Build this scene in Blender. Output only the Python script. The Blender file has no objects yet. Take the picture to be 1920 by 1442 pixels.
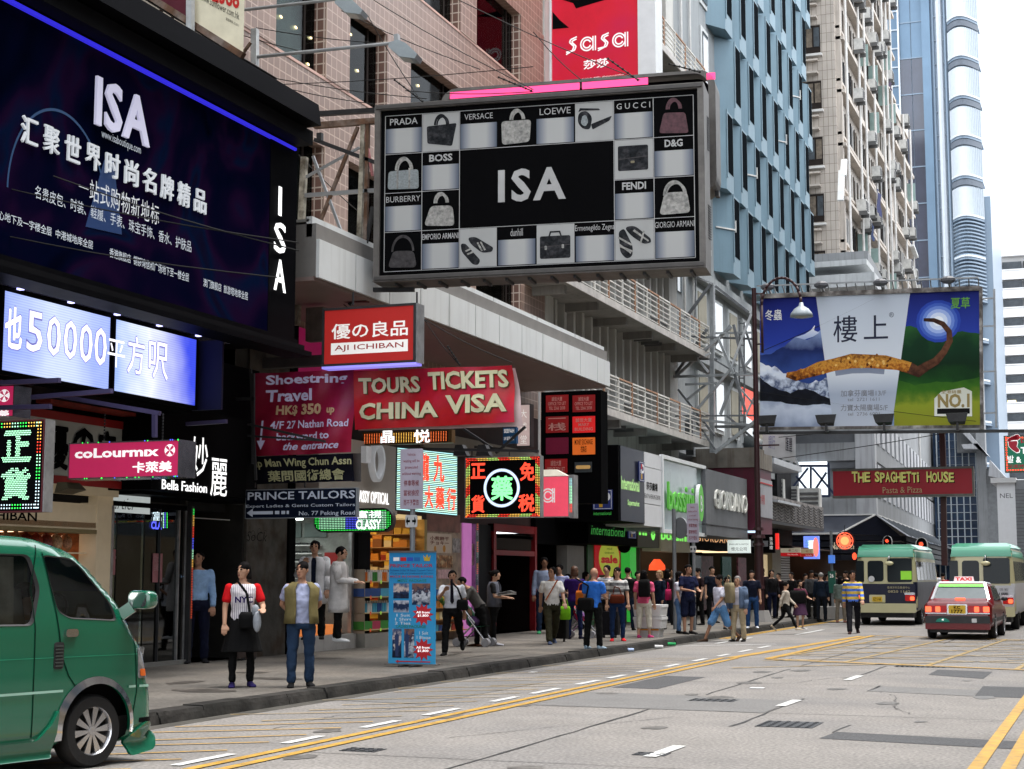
import bpy,math,random
import numpy as np
from mathutils import Vector,Matrix
from mathutils.geometry import delaunay_2d_cdt,tessellate_polygon
random.seed(7)
S=bpy.context.scene
COL=S.collection
CAM_H=1.6
PITCH=math.atan(360/3000.);YAW=math.atan(1130/3021.)
cd=bpy.data.cameras.new('camera');cam=bpy.data.objects.new('camera',cd);COL.objects.link(cam)
cam.location=(0,0,CAM_H);cam.rotation_euler=(math.pi/2+PITCH,0,YAW)
cd.sensor_fit='HORIZONTAL';cd.sensor_width=36;cd.lens=36*3000/1920.
cd.clip_start=.1;cd.clip_end=2000
S.camera=cam
W=bpy.data.worlds.new('World');S.world=W;W.use_nodes=True
nt=W.node_tree;nt.nodes.clear()
sky=nt.nodes.new('ShaderNodeTexSky');sky.sky_type='NISHITA';sky.sun_disc=False
sky.sun_elevation=math.radians(76);sky.sun_rotation=math.radians(60);sky.air_density=1.0;sky.dust_density=4
mx=nt.nodes.new('ShaderNodeMix');mx.data_type='RGBA';mx.inputs[0].default_value=.85
nt.links.new(sky.outputs[0],mx.inputs[6]);mx.inputs[7].default_value=(9.6,10,10.5,1)
bg=nt.nodes.new('ShaderNodeBackground');bg.inputs[1].default_value=.125
wo=nt.nodes.new('ShaderNodeOutputWorld')
nt.links.new(mx.outputs[2],bg.inputs[0]);nt.links.new(bg.outputs[0],wo.inputs[0])
sl=bpy.data.lights.new('sun','SUN');sl.energy=1.5;sl.angle=math.radians(20);sl.color=(1,.96,.9)
so=bpy.data.objects.new('sun',sl);COL.objects.link(so)
so.rotation_euler=(math.radians(14),0,math.radians(-60+180))
S.view_settings.view_transform='Standard';S.view_settings.look='None'
S.view_settings.exposure=1.55;S.view_settings.gamma=1
S.view_settings.use_curve_mapping=False
S.cycles.max_bounces=7;S.cycles.diffuse_bounces=3;S.cycles.glossy_bounces=3
S.cycles.transparent_max_bounces=12;S.cycles.transmission_bounces=5
S.cycles.sample_clamp_indirect=6;S.cycles.caustics_reflective=False;S.cycles.caustics_refractive=False
S.cycles.use_denoising=True
def ray(px,py):
 a=(px-960)/3000.;b=(721-py)/3000.
 cp,sp=math.cos(PITCH),math.sin(PITCH)
 v=(a,cp-b*sp,sp+b*cp);c,s=math.cos(YAW),math.sin(YAW)
 return(v[0]*c-v[1]*s,v[0]*s+v[1]*c,v[2])
def A(px,py,x=None,y=None,z=None):
 r=ray(px,py)
 t=x/r[0]if x is not None else y/r[1]if y is not None else(z-CAM_H)/r[2]
 return Vector((r[0]*t,r[1]*t,CAM_H+r[2]*t))
V=Vector
def L(h):
 h=h.lstrip('#');c=[int(h[i:i+2],16)/255 for i in(0,2,4)]
 return tuple(x/12.92 if x<.04045 else((x+.055)/1.055)**2.4 for x in c)
MATS={};EM=.36
def mat(name,col,rough=.6,metal=0,var=.12,vs=2.5,bump=0,bs=30,emit=0,ecol=None,spec=None,coat=0,streak=0,grime=None,alpha=1,trans=0,mix2=None,m2s=1.0):
 if name in MATS:return MATS[name]
 if isinstance(col,str):col=L(col)
 m=bpy.data.materials.new(name);m.use_nodes=True;MATS[name]=m
 n=m.node_tree.nodes;l=m.node_tree.links;b=n['Principled BSDF']
 if spec is None:spec=.04 if max(col)<.03 and not metal and rough>.25 else .3
 b.inputs['Roughness'].default_value=rough;b.inputs['Metallic'].default_value=metal
 b.inputs['Specular IOR Level'].default_value=spec
 if coat:b.inputs['Coat Weight'].default_value=coat;b.inputs['Coat Roughness'].default_value=.05
 if alpha<1:b.inputs['Alpha'].default_value=alpha
 if trans:b.inputs['Transmission Weight'].default_value=trans;b.inputs['IOR'].default_value=1.1
 tc=n.new('ShaderNodeTexCoord')
 if var or mix2 or streak:
  ns=n.new('ShaderNodeTexNoise');ns.inputs['Scale'].default_value=vs;ns.inputs['Detail'].default_value=6;ns.inputs['Roughness'].default_value=.65
  l.new(tc.outputs['Object'],ns.inputs['Vector'])
  mr=n.new('ShaderNodeMapRange');mr.inputs[1].default_value=.3;mr.inputs[2].default_value=.7
  mr.inputs[3].default_value=1-var*1.3;mr.inputs[4].default_value=1+var*.7
  l.new(ns.outputs[0],mr.inputs[0])
  mm=n.new('ShaderNodeMix');mm.data_type='RGBA';mm.blend_type='MULTIPLY';mm.inputs[0].default_value=1
  cn=n.new('ShaderNodeRGB');cn.outputs[0].default_value=(*col,1)
  src=cn.outputs[0]
  if mix2:
   c2=L(mix2)if isinstance(mix2,str)else mix2
   n2=n.new('ShaderNodeTexNoise');n2.inputs['Scale'].default_value=m2s;n2.inputs['Detail'].default_value=5
   l.new(tc.outputs['Object'],n2.inputs['Vector'])
   r2=n.new('ShaderNodeMapRange');r2.inputs[1].default_value=.45;r2.inputs[2].default_value=.65
   l.new(n2.outputs[0],r2.inputs[0])
   m2=n.new('ShaderNodeMix');m2.data_type='RGBA';l.new(r2.outputs[0],m2.inputs[0])
   l.new(src,m2.inputs[6]);m2.inputs[7].default_value=(*c2,1);src=m2.outputs[2]
  if streak:
   mp=n.new('ShaderNodeMapping');mp.inputs['Scale'].default_value=(3.5,3.5,.18);l.new(tc.outputs['Object'],mp.inputs[0])
   n3=n.new('ShaderNodeTexNoise');n3.inputs['Scale'].default_value=1.6;n3.inputs['Detail'].default_value=5
   l.new(mp.outputs[0],n3.inputs['Vector'])
   r3=n.new('ShaderNodeMapRange');r3.inputs[1].default_value=.5;r3.inputs[2].default_value=.75
   r3.inputs[3].default_value=0;r3.inputs[4].default_value=streak;l.new(n3.outputs[0],r3.inputs[0])
   m3=n.new('ShaderNodeMix');m3.data_type='RGBA';l.new(r3.outputs[0],m3.inputs[0]);l.new(src,m3.inputs[6])
   m3.inputs[7].default_value=(*(L(grime)if grime else(.05,.045,.04)),1);src=m3.outputs[2]
  l.new(src,mm.inputs[6])
  l.new(mr.outputs[0],mm.inputs[7]);l.new(mm.outputs[2],b.inputs['Base Color'])
  if not metal and rough>.2:
   rr=n.new('ShaderNodeMapRange');rr.inputs[3].default_value=rough*.85;rr.inputs[4].default_value=min(1,rough*1.15)
   l.new(ns.outputs[0],rr.inputs[0]);l.new(rr.outputs[0],b.inputs['Roughness'])
 else:b.inputs['Base Color'].default_value=(*col,1)
 if bump:
  nb=n.new('ShaderNodeTexNoise');nb.inputs['Scale'].default_value=bs;nb.inputs['Detail'].default_value=4
  l.new(tc.outputs['Object'],nb.inputs['Vector'])
  bp=n.new('ShaderNodeBump');bp.inputs['Strength'].default_value=bump;bp.inputs['Distance'].default_value=.02
  l.new(nb.outputs[0],bp.inputs['Height']);l.new(bp.outputs[0],b.inputs['Normal'])
 if emit:
  ec=ecol if ecol else col
  if isinstance(ec,str):ec=L(ec)
  b.inputs['Emission Color'].default_value=(*ec,1);b.inputs['Emission Strength'].default_value=emit*EM
 return m
def glass(name,col,rough=.04,ior=1.6):
 "thin window glass: a tinted see-through pane with mirror reflections"
 if name in MATS:return MATS[name]
 m=bpy.data.materials.new(name);m.use_nodes=True;MATS[name]=m
 n=m.node_tree.nodes;l=m.node_tree.links;n.remove(n['Principled BSDF']);out=n['Material Output']
 g=n.new('ShaderNodeBsdfGlossy');g.inputs['Roughness'].default_value=rough;g.inputs[0].default_value=(.9,.93,.95,1)
 t=n.new('ShaderNodeBsdfTransparent');c=L(col)if isinstance(col,str)else col
 t.inputs[0].default_value=(*c,1)
 fr=n.new('ShaderNodeFresnel');fr.inputs[0].default_value=ior
 mxs=n.new('ShaderNodeMixShader');l.new(fr.outputs[0],mxs.inputs[0]);l.new(t.outputs[0],mxs.inputs[1]);l.new(g.outputs[0],mxs.inputs[2])
 l.new(mxs.outputs[0],out.inputs[0]);return m
def tilemat(name,col,mortar,bw,bh,rough=.4,msize=.012,var=.1,axis='x',streak=0):
 "fine mosaic tiling"
 if name in MATS:return MATS[name]
 m=mat(name,col,rough,var=var,vs=.8);n=m.node_tree.nodes;l=m.node_tree.links;b=n['Principled BSDF']
 old=b.inputs['Base Color'].links[0].from_socket
 tc=n.new('ShaderNodeTexCoord');sp=n.new('ShaderNodeSeparateXYZ');cb=n.new('ShaderNodeCombineXYZ')
 l.new(tc.outputs['Object'],sp.inputs[0])
 if axis=='x':l.new(sp.outputs[1],cb.inputs[0])
 elif axis=='y':l.new(sp.outputs[0],cb.inputs[0])
 else:
  ad=n.new('ShaderNodeMath');ad.operation='ADD';l.new(sp.outputs[0],ad.inputs[0]);l.new(sp.outputs[1],ad.inputs[1]);l.new(ad.outputs[0],cb.inputs[0])
 l.new(sp.outputs[2],cb.inputs[1])
 br=n.new('ShaderNodeTexBrick');br.offset=0;br.inputs['Scale'].default_value=1;br.inputs['Brick Width'].default_value=bw;br.inputs['Row Height'].default_value=bh
 br.inputs['Mortar Size'].default_value=msize;br.inputs['Color1'].default_value=(1,1,1,1);br.inputs['Color2'].default_value=(.82,.82,.82,1)
 mo=L(mortar);br.inputs['Mortar'].default_value=(*mo,1);br.inputs['Mortar Smooth'].default_value=.1;br.inputs['Bias'].default_value=-.3
 l.new(cb.outputs[0],br.inputs['Vector'])
 mm=n.new('ShaderNodeMix');mm.data_type='RGBA';mm.blend_type='MULTIPLY';mm.inputs[0].default_value=1;l.new(old,mm.inputs[6]);l.new(br.outputs['Color'],mm.inputs[7])
 mf=n.new('ShaderNodeMix');mf.data_type='RGBA';l.new(br.outputs['Fac'],mf.inputs[0]);l.new(mm.outputs[2],mf.inputs[6]);mf.inputs[7].default_value=(*mo,1)
 l.new(mf.outputs[2],b.inputs['Base Color'])
 bp=n.new('ShaderNodeBump');bp.invert=True;bp.inputs['Strength'].default_value=.5;bp.inputs['Distance'].default_value=.01
 l.new(br.outputs['Fac'],bp.inputs['Height']);l.new(bp.outputs[0],b.inputs['Normal'])
 return m
LOCAL=set()
def rootof(o):
 while o.parent:o=o.parent
 return o
class MB:
 def __init__(s):s.v=[];s.f=[];s.m=[];s.mats=[]
 def mi(s,m):
  if m is None:return 0
  if m not in s.mats:s.mats.append(m)
  return s.mats.index(m)
 def add(s,vs,fs,m=None):
  b=len(s.v);s.v+=[tuple(v)for v in vs];k=s.mi(m)
  for f in fs:s.f.append(tuple(b+i for i in f));s.m.append(k)
  return s
 def hexa(s,p,m=None):
  return s.add(p,[(3,2,1,0),(4,5,6,7),(0,1,5,4),(1,2,6,5),(2,3,7,6),(3,0,4,7)],m)
 def box(s,x0,x1,y0,y1,z0,z1,m=None):
  x0,x1=sorted((x0,x1));y0,y1=sorted((y0,y1));z0,z1=sorted((z0,z1))
  return s.hexa([(x0,y0,z0),(x1,y0,z0),(x1,y1,z0),(x0,y1,z0),(x0,y0,z1),(x1,y0,z1),(x1,y1,z1),(x0,y1,z1)],m)
 def cbox(s,c,sx,sy,sz,m=None):
  return s.box(c[0]-sx/2,c[0]+sx/2,c[1]-sy/2,c[1]+sy/2,c[2]-sz/2,c[2]+sz/2,m)
 def bar(s,p,q,w=.05,h=None,m=None):
  p,q=V(p),V(q);h=h or w;d=(q-p).normalized()
  up=V((0,0,1))if abs(d.z)<.95 else V((1,0,0))
  a=d.cross(up).normalized()*w/2;b=a.cross(d).normalized()*h/2
  return s.hexa([p-a-b,p+a-b,p+a+b,p-a+b,q-a-b,q+a-b,q+a+b,q-a+b],m)
 def tube(s,p,q,r0,r1=None,n=8,m=None,cap=True):
  p,q=V(p),V(q);r1=r0 if r1 is None else r1;d=(q-p).normalized()
  up=V((0,0,1))if abs(d.z)<.95 else V((1,0,0))
  a=d.cross(up).normalized();b=a.cross(d)
  vs=[p+(a*math.cos(t)+b*math.sin(t))*r0 for t in[2*math.pi*i/n for i in range(n)]]+[q+(a*math.cos(t)+b*math.sin(t))*r1 for t in[2*math.pi*i/n for i in range(n)]]
  fs=[(i,(i+1)%n,n+(i+1)%n,n+i)for i in range(n)]
  if cap:fs+=[tuple(range(n-1,-1,-1)),tuple(range(n,2*n))]
  return s.add(vs,fs,m)
 def path(s,pts,r,n=6,m=None):
  for i in range(len(pts)-1):s.tube(pts[i],pts[i+1],r,r,n,m)
  return s
 def loft(s,rings,m=None,cap=True,closed=True):
  n=len(rings[0]);vs=[v for r in rings for v in r];fs=[]
  for i in range(len(rings)-1):
   for j in range(n if closed else n-1):k=(j+1)%n;fs.append((i*n+j,i*n+k,(i+1)*n+k,(i+1)*n+j))
  if cap:fs+=[tuple(range(n-1,-1,-1)),tuple(range((len(rings)-1)*n,len(rings)*n))]
  return s.add(vs,fs,m)
 def poly(s,pts,m=None):return s.add(pts,[tuple(range(len(pts)))],m)
 def prism(s,P,pts,d0,d1,m=None):
  n=len(pts);lo=[P.pt(a,b,d0)for a,b in pts];hi=[P.pt(a,b,d1)for a,b in pts]
  ar=sum(pts[i][0]*pts[(i+1)%n][1]-pts[(i+1)%n][0]*pts[i][1]for i in range(n))
  fs=[(i,(i+1)%n,n+(i+1)%n,n+i)for i in range(n)]
  tess=tessellate_polygon([[V((a,b,0))for a,b in pts]])
  for t in tess:
   a2=sum(pts[t[i]][0]*pts[t[(i+1)%3]][1]-pts[t[(i+1)%3]][0]*pts[t[i]][1]for i in range(3))
   t=t if a2>0 else t[::-1]
   fs+=[tuple(n+i for i in t),tuple(t[::-1])]
  return s.add(lo+hi,fs,m)
 def panel(s,P,a0,a1,b0,b1,d0,d1,m=None):
  c=[(a0,b0),(a1,b0),(a1,b1),(a0,b1)]
  return s.add([P.pt(a,b,d0)for a,b in c]+[P.pt(a,b,d1)for a,b in c],[(3,2,1,0),(4,5,6,7),(0,1,5,4),(1,2,6,5),(2,3,7,6),(3,0,4,7)],m)
 def ball(s,c,rx,ry=None,rz=None,n=12,k=7,m=None):
  ry=ry or rx;rz=rz or rx;rings=[]
  for i in range(k+1):
   t=math.pi*i/k;zz=-math.cos(t);rr=max(math.sin(t),.02)
   rings.append([(c[0]+rx*rr*math.cos(2*math.pi*j/n),c[1]+ry*rr*math.sin(2*math.pi*j/n),c[2]+rz*zz)for j in range(n)])
  return s.loft(rings,m)
 def build(s,name,parent=None,m=None,smooth=False,kind=None,auto=None,label=None):
  me=bpy.data.meshes.new(name);org=V((0,0,0))
  if parent is not None and rootof(parent).name not in LOCAL:org=rootof(parent).location
  if parent is None:
   a=np.array(s.v);org=V(((a[:,0].min()+a[:,0].max())/2,(a[:,1].min()+a[:,1].max())/2,a[:,2].min()))
  me.from_pydata([(v[0]-org[0],v[1]-org[1],v[2]-org[2])for v in s.v],[],s.f)
  for mm in(s.mats or([m]if m else[])):me.materials.append(mm)
  if len(s.mats)>1:me.polygons.foreach_set('material_index',s.m)
  if smooth:me.polygons.foreach_set('use_smooth',[True]*len(me.polygons))
  if auto is not None:
   me.polygons.foreach_set('use_smooth',[True]*len(me.polygons));me.set_sharp_from_angle(angle=math.radians(auto))
  me.update();o=bpy.data.objects.new(name,me);COL.objects.link(o)
  if parent is not None:o.parent=parent
  else:o.location=org
  if kind:o['kind']=kind
  if label:o['label']=label
  return o
 def single(s,name,label,cat,group=None,**k):
  o=s.build(name,None,**k);o['label']=label;o['category']=cat
  if group:o['group']=group
  return o
 def struct(s,name,**k):return s.build(name,None,kind='structure',**k)
def thing(name,label,cat,loc=(0,0,0),group=None,rz=0,local=False):
 o=bpy.data.objects.new(name,None);COL.objects.link(o);o.empty_display_size=.3
 o.location=loc;o.rotation_euler=(0,0,rz);o['label']=label;o['category']=cat
 if group:o['group']=group
 if local:LOCAL.add(o.name)
 return o
def copy_tree(o,loc=None,rz=None,label=None,parent=None,scale=None):
 c=o.copy();COL.objects.link(c);c.parent=parent
 if loc is not None:c.location=loc
 if rz is not None:c.rotation_euler=(0,0,rz)
 if scale is not None:c.scale=(scale,)*3 if not hasattr(scale,'__len__')else scale
 if label:c['label']=label
 for ch in[x for x in o.children]:copy_tree(ch,parent=c)
 return c
class Plane:
 def __init__(s,O,U,Vv=(0,0,1)):
  s.O=V(O);s.U=V(U).normalized();s.V=V(Vv).normalized();s.N=s.U.cross(s.V)
 def pt(s,a,b,d=0):return s.O+s.U*a+s.V*b+s.N*d
 def px(s,x,y,d=0):
  r=V(ray(x,y));o=V((0,0,CAM_H));P=s.O+s.N*d
  t=(P-o).dot(s.N)/r.dot(s.N);q=o+r*t-s.O
  return q.dot(s.U),q.dot(s.V)
 def rect(s,x0,y0,x1,y1,d=0):
  ym=(y0+y1)/2;return s.px(x0,ym,d)[0],s.px(x1,ym,d)[0],s.px(x0,y0,d)[1],s.px(x1,y1,d)[1]
def PY(y,x=0):return Plane((x,y,0),(1,0,0))
def PX(x,y=0):return Plane((x,y,0),(0,1,0))
def PP(p,q):return Plane((p[0],p[1],0),(q[0]-p[0],q[1]-p[1],0))
GC={}
def glyphs(s,off=0.,res=2,shear=0,sp=1.0,ls=1.0):
 k=(s,off,res,shear,sp,ls)
 if k not in GC:
  cjk=any(ord(ch)>0x2E7F for ch in s);want=off
  if cjk:off=min(off,.004)
  c=bpy.data.curves.new('t','FONT');c.body=s;c.size=1;c.resolution_u=res;c.offset=off;c.shear=shear
  c.align_x='CENTER' if '\n' in s else 'LEFT';c.space_character=sp;c.space_line=ls
  o=bpy.data.objects.new('t',c);me=bpy.data.meshes.new_from_object(o)
  n=len(me.vertices);a=np.empty(n*3);me.vertices.foreach_get('co',a);a=a.reshape(-1,3)
  F_=[tuple(p.vertices)for p in me.polygons];a[:,2]=0
  if cjk and want>.006:
   r_=want*.85;base,bf=a.copy(),list(F_)
   for q,(dx,dy)in enumerate(((r_,0),(-r_,0),(0,r_),(0,-r_),(r_*.7,r_*.7),(-r_*.7,-r_*.7))):
    b=base.copy();b[:,0]+=dx;b[:,1]+=dy;b[:,2]=-.0004*(q+1);F_+=[tuple(i+len(a)for i in f)for f in bf];a=np.concatenate([a,b])
  GC[k]=(a,F_);bpy.data.objects.remove(o);bpy.data.curves.remove(c);bpy.data.meshes.remove(me)
 return GC[k]
def letters(mb,P,s,a0,a1,b0,b1,m,d=.004,off=.0,res=2,shear=0,keep=False,slant=0,sp=1.0,depth=0,align='c',ls=1.0,bend=None,warp=None):
 a,f=glyphs(s,off,res,shear,sp,ls)
 if len(a)==0:return
 mn=a.min(0);mxx=a.max(0);w,h=np.maximum(mxx-mn,1e-3)[:2]
 sx=(a1-a0)/w;sy=(b1-b0)/h;ox=a0
 if keep:
  sx0=sx;sx=min(sx,sy*1.0)if keep is True else sy*keep;ox=a0+((a1-a0)-w*sx)*(.5 if align=='c' else 0)
 pts=[(ox+(x-mn[0])*sx,b0+(y-mn[1])*sy+slant*((x-mn[0])*sx),z)for x,y,z in a]
 dd=(lambda x,y:warp(x,y))if warp else(lambda x,y:0)
 if depth:
  n=len(pts);vs=[P.pt(x,y,d)for x,y,z in pts]+[P.pt(x,y,d+depth+z*2)for x,y,z in pts]
  ed={}
  for p in f:
   for i in range(len(p)):
    e=(p[i],p[(i+1)%len(p)]);ed[e]=1
  fs=[tuple(n+i for i in p)for p in f]+[(e[0],e[1],n+e[1],n+e[0])for e in ed if(e[1],e[0])not in ed]
  mb.add(vs,fs,m)
 else:mb.add([P.pt(x,y,d+z+dd(x,y))for x,y,z in pts],f,m)
def tpx(mb,P,s,x0,y0,x1,y1,m,d=.004,**k):
 "text whose lower left and upper right lie on two sight lines"
 a0,a1,b0,b1=P.rect(x0,y0,x1,y1);letters(mb,P,s,a0,a1,b0,b1,m,d=d,**k)
def inside(pts,poly):
 x,y=pts[:,0],pts[:,1];r=np.zeros(len(pts),bool);n=len(poly)
 for i in range(n):
  x0,y0=poly[i];x1,y1=poly[(i+1)%n]
  if y0==y1:continue
  c=((y0>y)!=(y1>y))&(x<(x1-x0)*(y-y0)/(y1-y0)+x0);r^=c
 return r
def glyph_dots(s,a0,a1,b0,b1,step,off=.02):
 "grid points falling inside the strokes, for bulb signs"
 a,f=glyphs(s,off);a=a[:,:2];mn=a.min(0);mxx=a.max(0);P=(a-mn)/(mxx-mn)*np.array([a1-a0,b1-b0])+np.array([a0,b0])
 gx,gy=np.meshgrid(np.arange(a0,a1+step,step),np.arange(b0,b1+step,step));gx=gx+(np.arange(gx.shape[0])%2)[:,None]*step/2
 g=np.stack([gx.ravel(),gy.ravel()],1);r=np.zeros(len(g),bool)
 for t in f:r|=inside(g,P[list(t)])
 return g[r]
def dots(mb,P,pts,r,m,d=.006,n=6):
 for x,y in pts:mb.poly([P.pt(x+r*math.cos(2*math.pi*i/n),y+r*math.sin(2*math.pi*i/n),d)for i in range(n)],m)
def arrow(P,x0,x1,y,h,head):
 s=1 if x1>x0 else-1
 return[(x0,y-h/2),(x1-s*head,y-h/2),(x1-s*head,y-h*1.3),(x1,y),(x1-s*head,y+h*1.3),(x1-s*head,y+h/2),(x0,y+h/2)]
def disc(mb,P,a,b,r,m,d=.004,n=24,ry=None):mb.poly([P.pt(a+r*math.cos(2*math.pi*i/n),b+(ry or r)*math.sin(2*math.pi*i/n),d)for i in range(n)],m)
def ring(mb,P,a,b,r0,r1,m,d=.004,n=28,e0=0,e1=2*math.pi,ry=1):
 k=n;pts=[]
 for i in range(k+1):
  t=e0+(e1-e0)*i/k;pts.append((math.cos(t),math.sin(t)))
 mb.add([P.pt(a+r0*c,b+r0*s*ry,d)for c,s in pts]+[P.pt(a+r1*c,b+r1*s*ry,d)for c,s in pts],[(i,k+1+i,k+2+i,i+1)for i in range(k)],m)
def resample(p,step,closed=True):
 p=[np.array(q,float)for q in p];out=[];n=len(p)
 for i in range(n if closed else n-1):
  a,b=p[i],p[(i+1)%n];k=max(1,int(round(np.linalg.norm(b-a)/step)))
  out+=[a+(b-a)*j/k for j in range(k)]
 if not closed:out.append(p[-1])
 return np.array(out)
def rrect(x0,x1,y0,y1,r,n=4):
 o=[]
 for cx,cy,t0 in((x1-r,y0+r,-90),(x1-r,y1-r,0),(x0+r,y1-r,90),(x0+r,y0+r,180)):
  for i in range(n+1):
   t=math.radians(t0+90*i/n);o.append((cx+r*math.cos(t),cy+r*math.sin(t)))
 return o
def rpoly(pts,r,n=4):
 "polygon with rounded corners"
 o=[];N=len(pts)
 for i in range(N):
  p0,p,p1=[np.array(pts[(i+k)%N],float)for k in(-1,0,1)]
  rr=r[i]if hasattr(r,'__len__')else r
  a=(p0-p);b=(p1-p);la,lb=np.linalg.norm(a),np.linalg.norm(b);rr=min(rr,la*.45,lb*.45)
  s,e=p+a/la*rr,p+b/lb*rr
  for k in range(n+1):
   t=k/n;o.append(tuple(s*(1-t)**2+p*2*t*(1-t)+e*t*t))
 return o
def segdist(pts,poly):
 d=np.full(len(pts),1e9);n=len(poly)
 for i in range(n):
  a,b=poly[i],poly[(i+1)%n];ab=b-a;t=np.clip(((pts-a)@ab)/max(ab@ab,1e-12),0,1)
  d=np.minimum(d,np.linalg.norm(pts-(a+t[:,None]*ab),axis=1))
 return d
def sheet(mb,outer,holes,fn,step,m,flip=False,thick=0,tmat=None):
 outer=resample(outer,step);holes=[resample(h,step)for h in holes]
 loops=[outer]+holes;pts=[];edges=[]
 for lp in loops:
  b=len(pts);pts+=[tuple(p)for p in lp];edges+=[(b+i,b+(i+1)%len(lp))for i in range(len(lp))]
 mn,mxx=outer.min(0),outer.max(0)
 gx,gy=np.meshgrid(np.arange(mn[0]+step/2,mxx[0],step),np.arange(mn[1]+step/2,mxx[1],step));g=np.stack([gx.ravel(),gy.ravel()],1)
 if len(g):
  ok=inside(g,outer)
  for h in holes:ok&=~inside(g,h)
  for lp in loops:ok&=segdist(g,lp)>step*.45
  g=g[ok]
 pts+=[tuple(p)for p in g]
 vv,ee,ff,_,_,_=delaunay_2d_cdt([V(p)for p in pts],edges,[],0,1e-5)
 P=np.array([(v.x,v.y)for v in vv]);F=[tuple(f)for f in ff]
 c=np.array([P[list(f)].mean(0)for f in F]);ok=inside(c,outer)
 for h in holes:ok&=~inside(c,h)
 F=[f if not flip else f[::-1]for f,k in zip(F,ok)if k]
 mb.add(fn(P),F,m)
 if thick:
  n=len(outer);a=fn(outer);b=fn(outer,-thick)
  mb.add(list(a)+list(b),[(i,(i+1)%n,n+(i+1)%n,n+i)[::-1 if flip else 1]for i in range(n)],tmat or m)
def mesh_of(mb,name,smooth=False,auto=None):
 o=mb.build(name,None,smooth=smooth,auto=auto);me=o.data
 if sum(o.location[:])or True:
  me.transform(Matrix.Translation(o.location))
 bpy.data.objects.remove(o);return me
def inst(name,me,loc,parent=None,rz=0,scale=None,label=None,cat=None,group=None):
 o=bpy.data.objects.new(name,me);COL.objects.link(o);o.rotation_euler=(0,0,rz)
 if scale is not None:o.scale=(scale,)*3 if not hasattr(scale,'__len__')else scale
 if parent is not None:
  o.parent=parent;loc=V(loc)-(rootof(parent).location if rootof(parent).name not in LOCAL else V((0,0,0)))
 o.location=loc
 if label:o['label']=label
 if cat:o['category']=cat
 if group:o['group']=group
 return o
class Quad:
 "bilinear patch: (0..1, 0..1) between four corners, with its own normal"
 def __init__(s,bl,br,tr,tl,wave=None):
  s.c=[V(p)for p in(bl,br,tr,tl)];s.N=((s.c[1]-s.c[0]).cross(s.c[3]-s.c[0])).normalized();s.wave=wave
 def pt(s,a,b,d=0):
  p=s.c[0]*(1-a)*(1-b)+s.c[1]*a*(1-b)+s.c[2]*a*b+s.c[3]*(1-a)*b
  return p+s.N*(d+(s.wave(a,b)if s.wave else 0))
def qpx(P,bl,br,tr,tl,wave=None):
 return Quad(*[P.pt(*P.px(*q))for q in(bl,br,tr,tl)],wave=wave)
def bpx(mb,P,p,q,w,m,d=0,h=None):
 a=P.px(*p);b=P.px(*q);mb.bar(P.pt(a[0],a[1],d),P.pt(b[0],b[1],d),w,h,m)
def signbox(P,r,depth,face,frame,parent,fw=.05,fd=.03,back=True,nm='face'):
 a0,a1,b0,b1=r
 mb=MB();mb.panel(P,a0,a1,b0,b1,-depth,0,frame);mb.build('casing',parent)
 MB().panel(P,a0+fw,a1-fw,b0+fw,b1-fw,.001,.006,face).build(nm,parent)
 for q in((a0,a1,b0,b0+fw),(a0,a1,b1-fw,b1),(a0,a0+fw,b0+fw,b1-fw),(a1-fw,a1,b0+fw,b1-fw)):
  MB().panel(P,*q,.001,fd,frame).build('frame',parent)
def gridsheet(mb,Q,n,k,m,thick=.01):
 vs=[Q.pt(i/n,j/k)for j in range(k+1)for i in range(n+1)];fs=[(j*(n+1)+i,j*(n+1)+i+1,(j+1)*(n+1)+i+1,(j+1)*(n+1)+i)for j in range(k)for i in range(n)]
 mb.add(vs,fs,m)
def letter_parts(P,s,a0,a1,b0,b1,m,parent,d=.01,depth=.03,off=0,name='letter',back=None):
 "raised lettering, one part per character"
 tot,_=glyphs(s,off,2);X0,X1=tot[:,0].min(),tot[:,0].max();Y0,Y1=tot[:,1].min(),tot[:,1].max();k=(a1-a0)/(X1-X0);ky=(b1-b0)/(Y1-Y0)
 for i,ch in enumerate(s):
  if ch in ' \n':continue
  pre,_=glyphs(s[:i+1],off,2);g,_=glyphs(ch,off,2)
  r=(pre[:,0].max()-X0)*k;w=(g[:,0].max()-g[:,0].min())*k
  mb=MB();letters(mb,P,ch,a0+r-w+(w*.05 if off>.015 else 0),a0+r-(w*.05 if off>.015 else 0),b0+(g[:,1].min()-Y0)*ky,b0+(g[:,1].max()-Y0)*ky,m,d=d,depth=depth,off=off);mb.build(name,parent)
#GROUND
R=random.Random(3)
asph=mat('road concrete',(.215,.2,.186),.8,var=.14,vs=1.1,bump=.25,bs=90,mix2=(.175,.166,.16),m2s=.35)
def speckle(m,sc=60,amt=.3):
 n=m.node_tree.nodes;l=m.node_tree.links;b=n['Principled BSDF'];s0=b.inputs['Base Color'].links[0].from_socket
 tc=n.new('ShaderNodeTexCoord');ns=n.new('ShaderNodeTexNoise');ns.inputs['Scale'].default_value=sc;ns.inputs['Detail'].default_value=2
 l.new(tc.outputs['Object'],ns.inputs[0]);mr=n.new('ShaderNodeMapRange');mr.inputs[1].default_value=.35;mr.inputs[2].default_value=.65
 mr.inputs[3].default_value=1-amt;mr.inputs[4].default_value=1+amt*.6;l.new(ns.outputs[0],mr.inputs[0])
 mm=n.new('ShaderNodeMix');mm.data_type='RGBA';mm.blend_type='MULTIPLY';mm.inputs[0].default_value=1;l.new(s0,mm.inputs[6]);l.new(mr.outputs[0],mm.inputs[7]);l.new(mm.outputs[2],b.inputs['Base Color'])
speckle(asph,28,.34)
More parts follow.
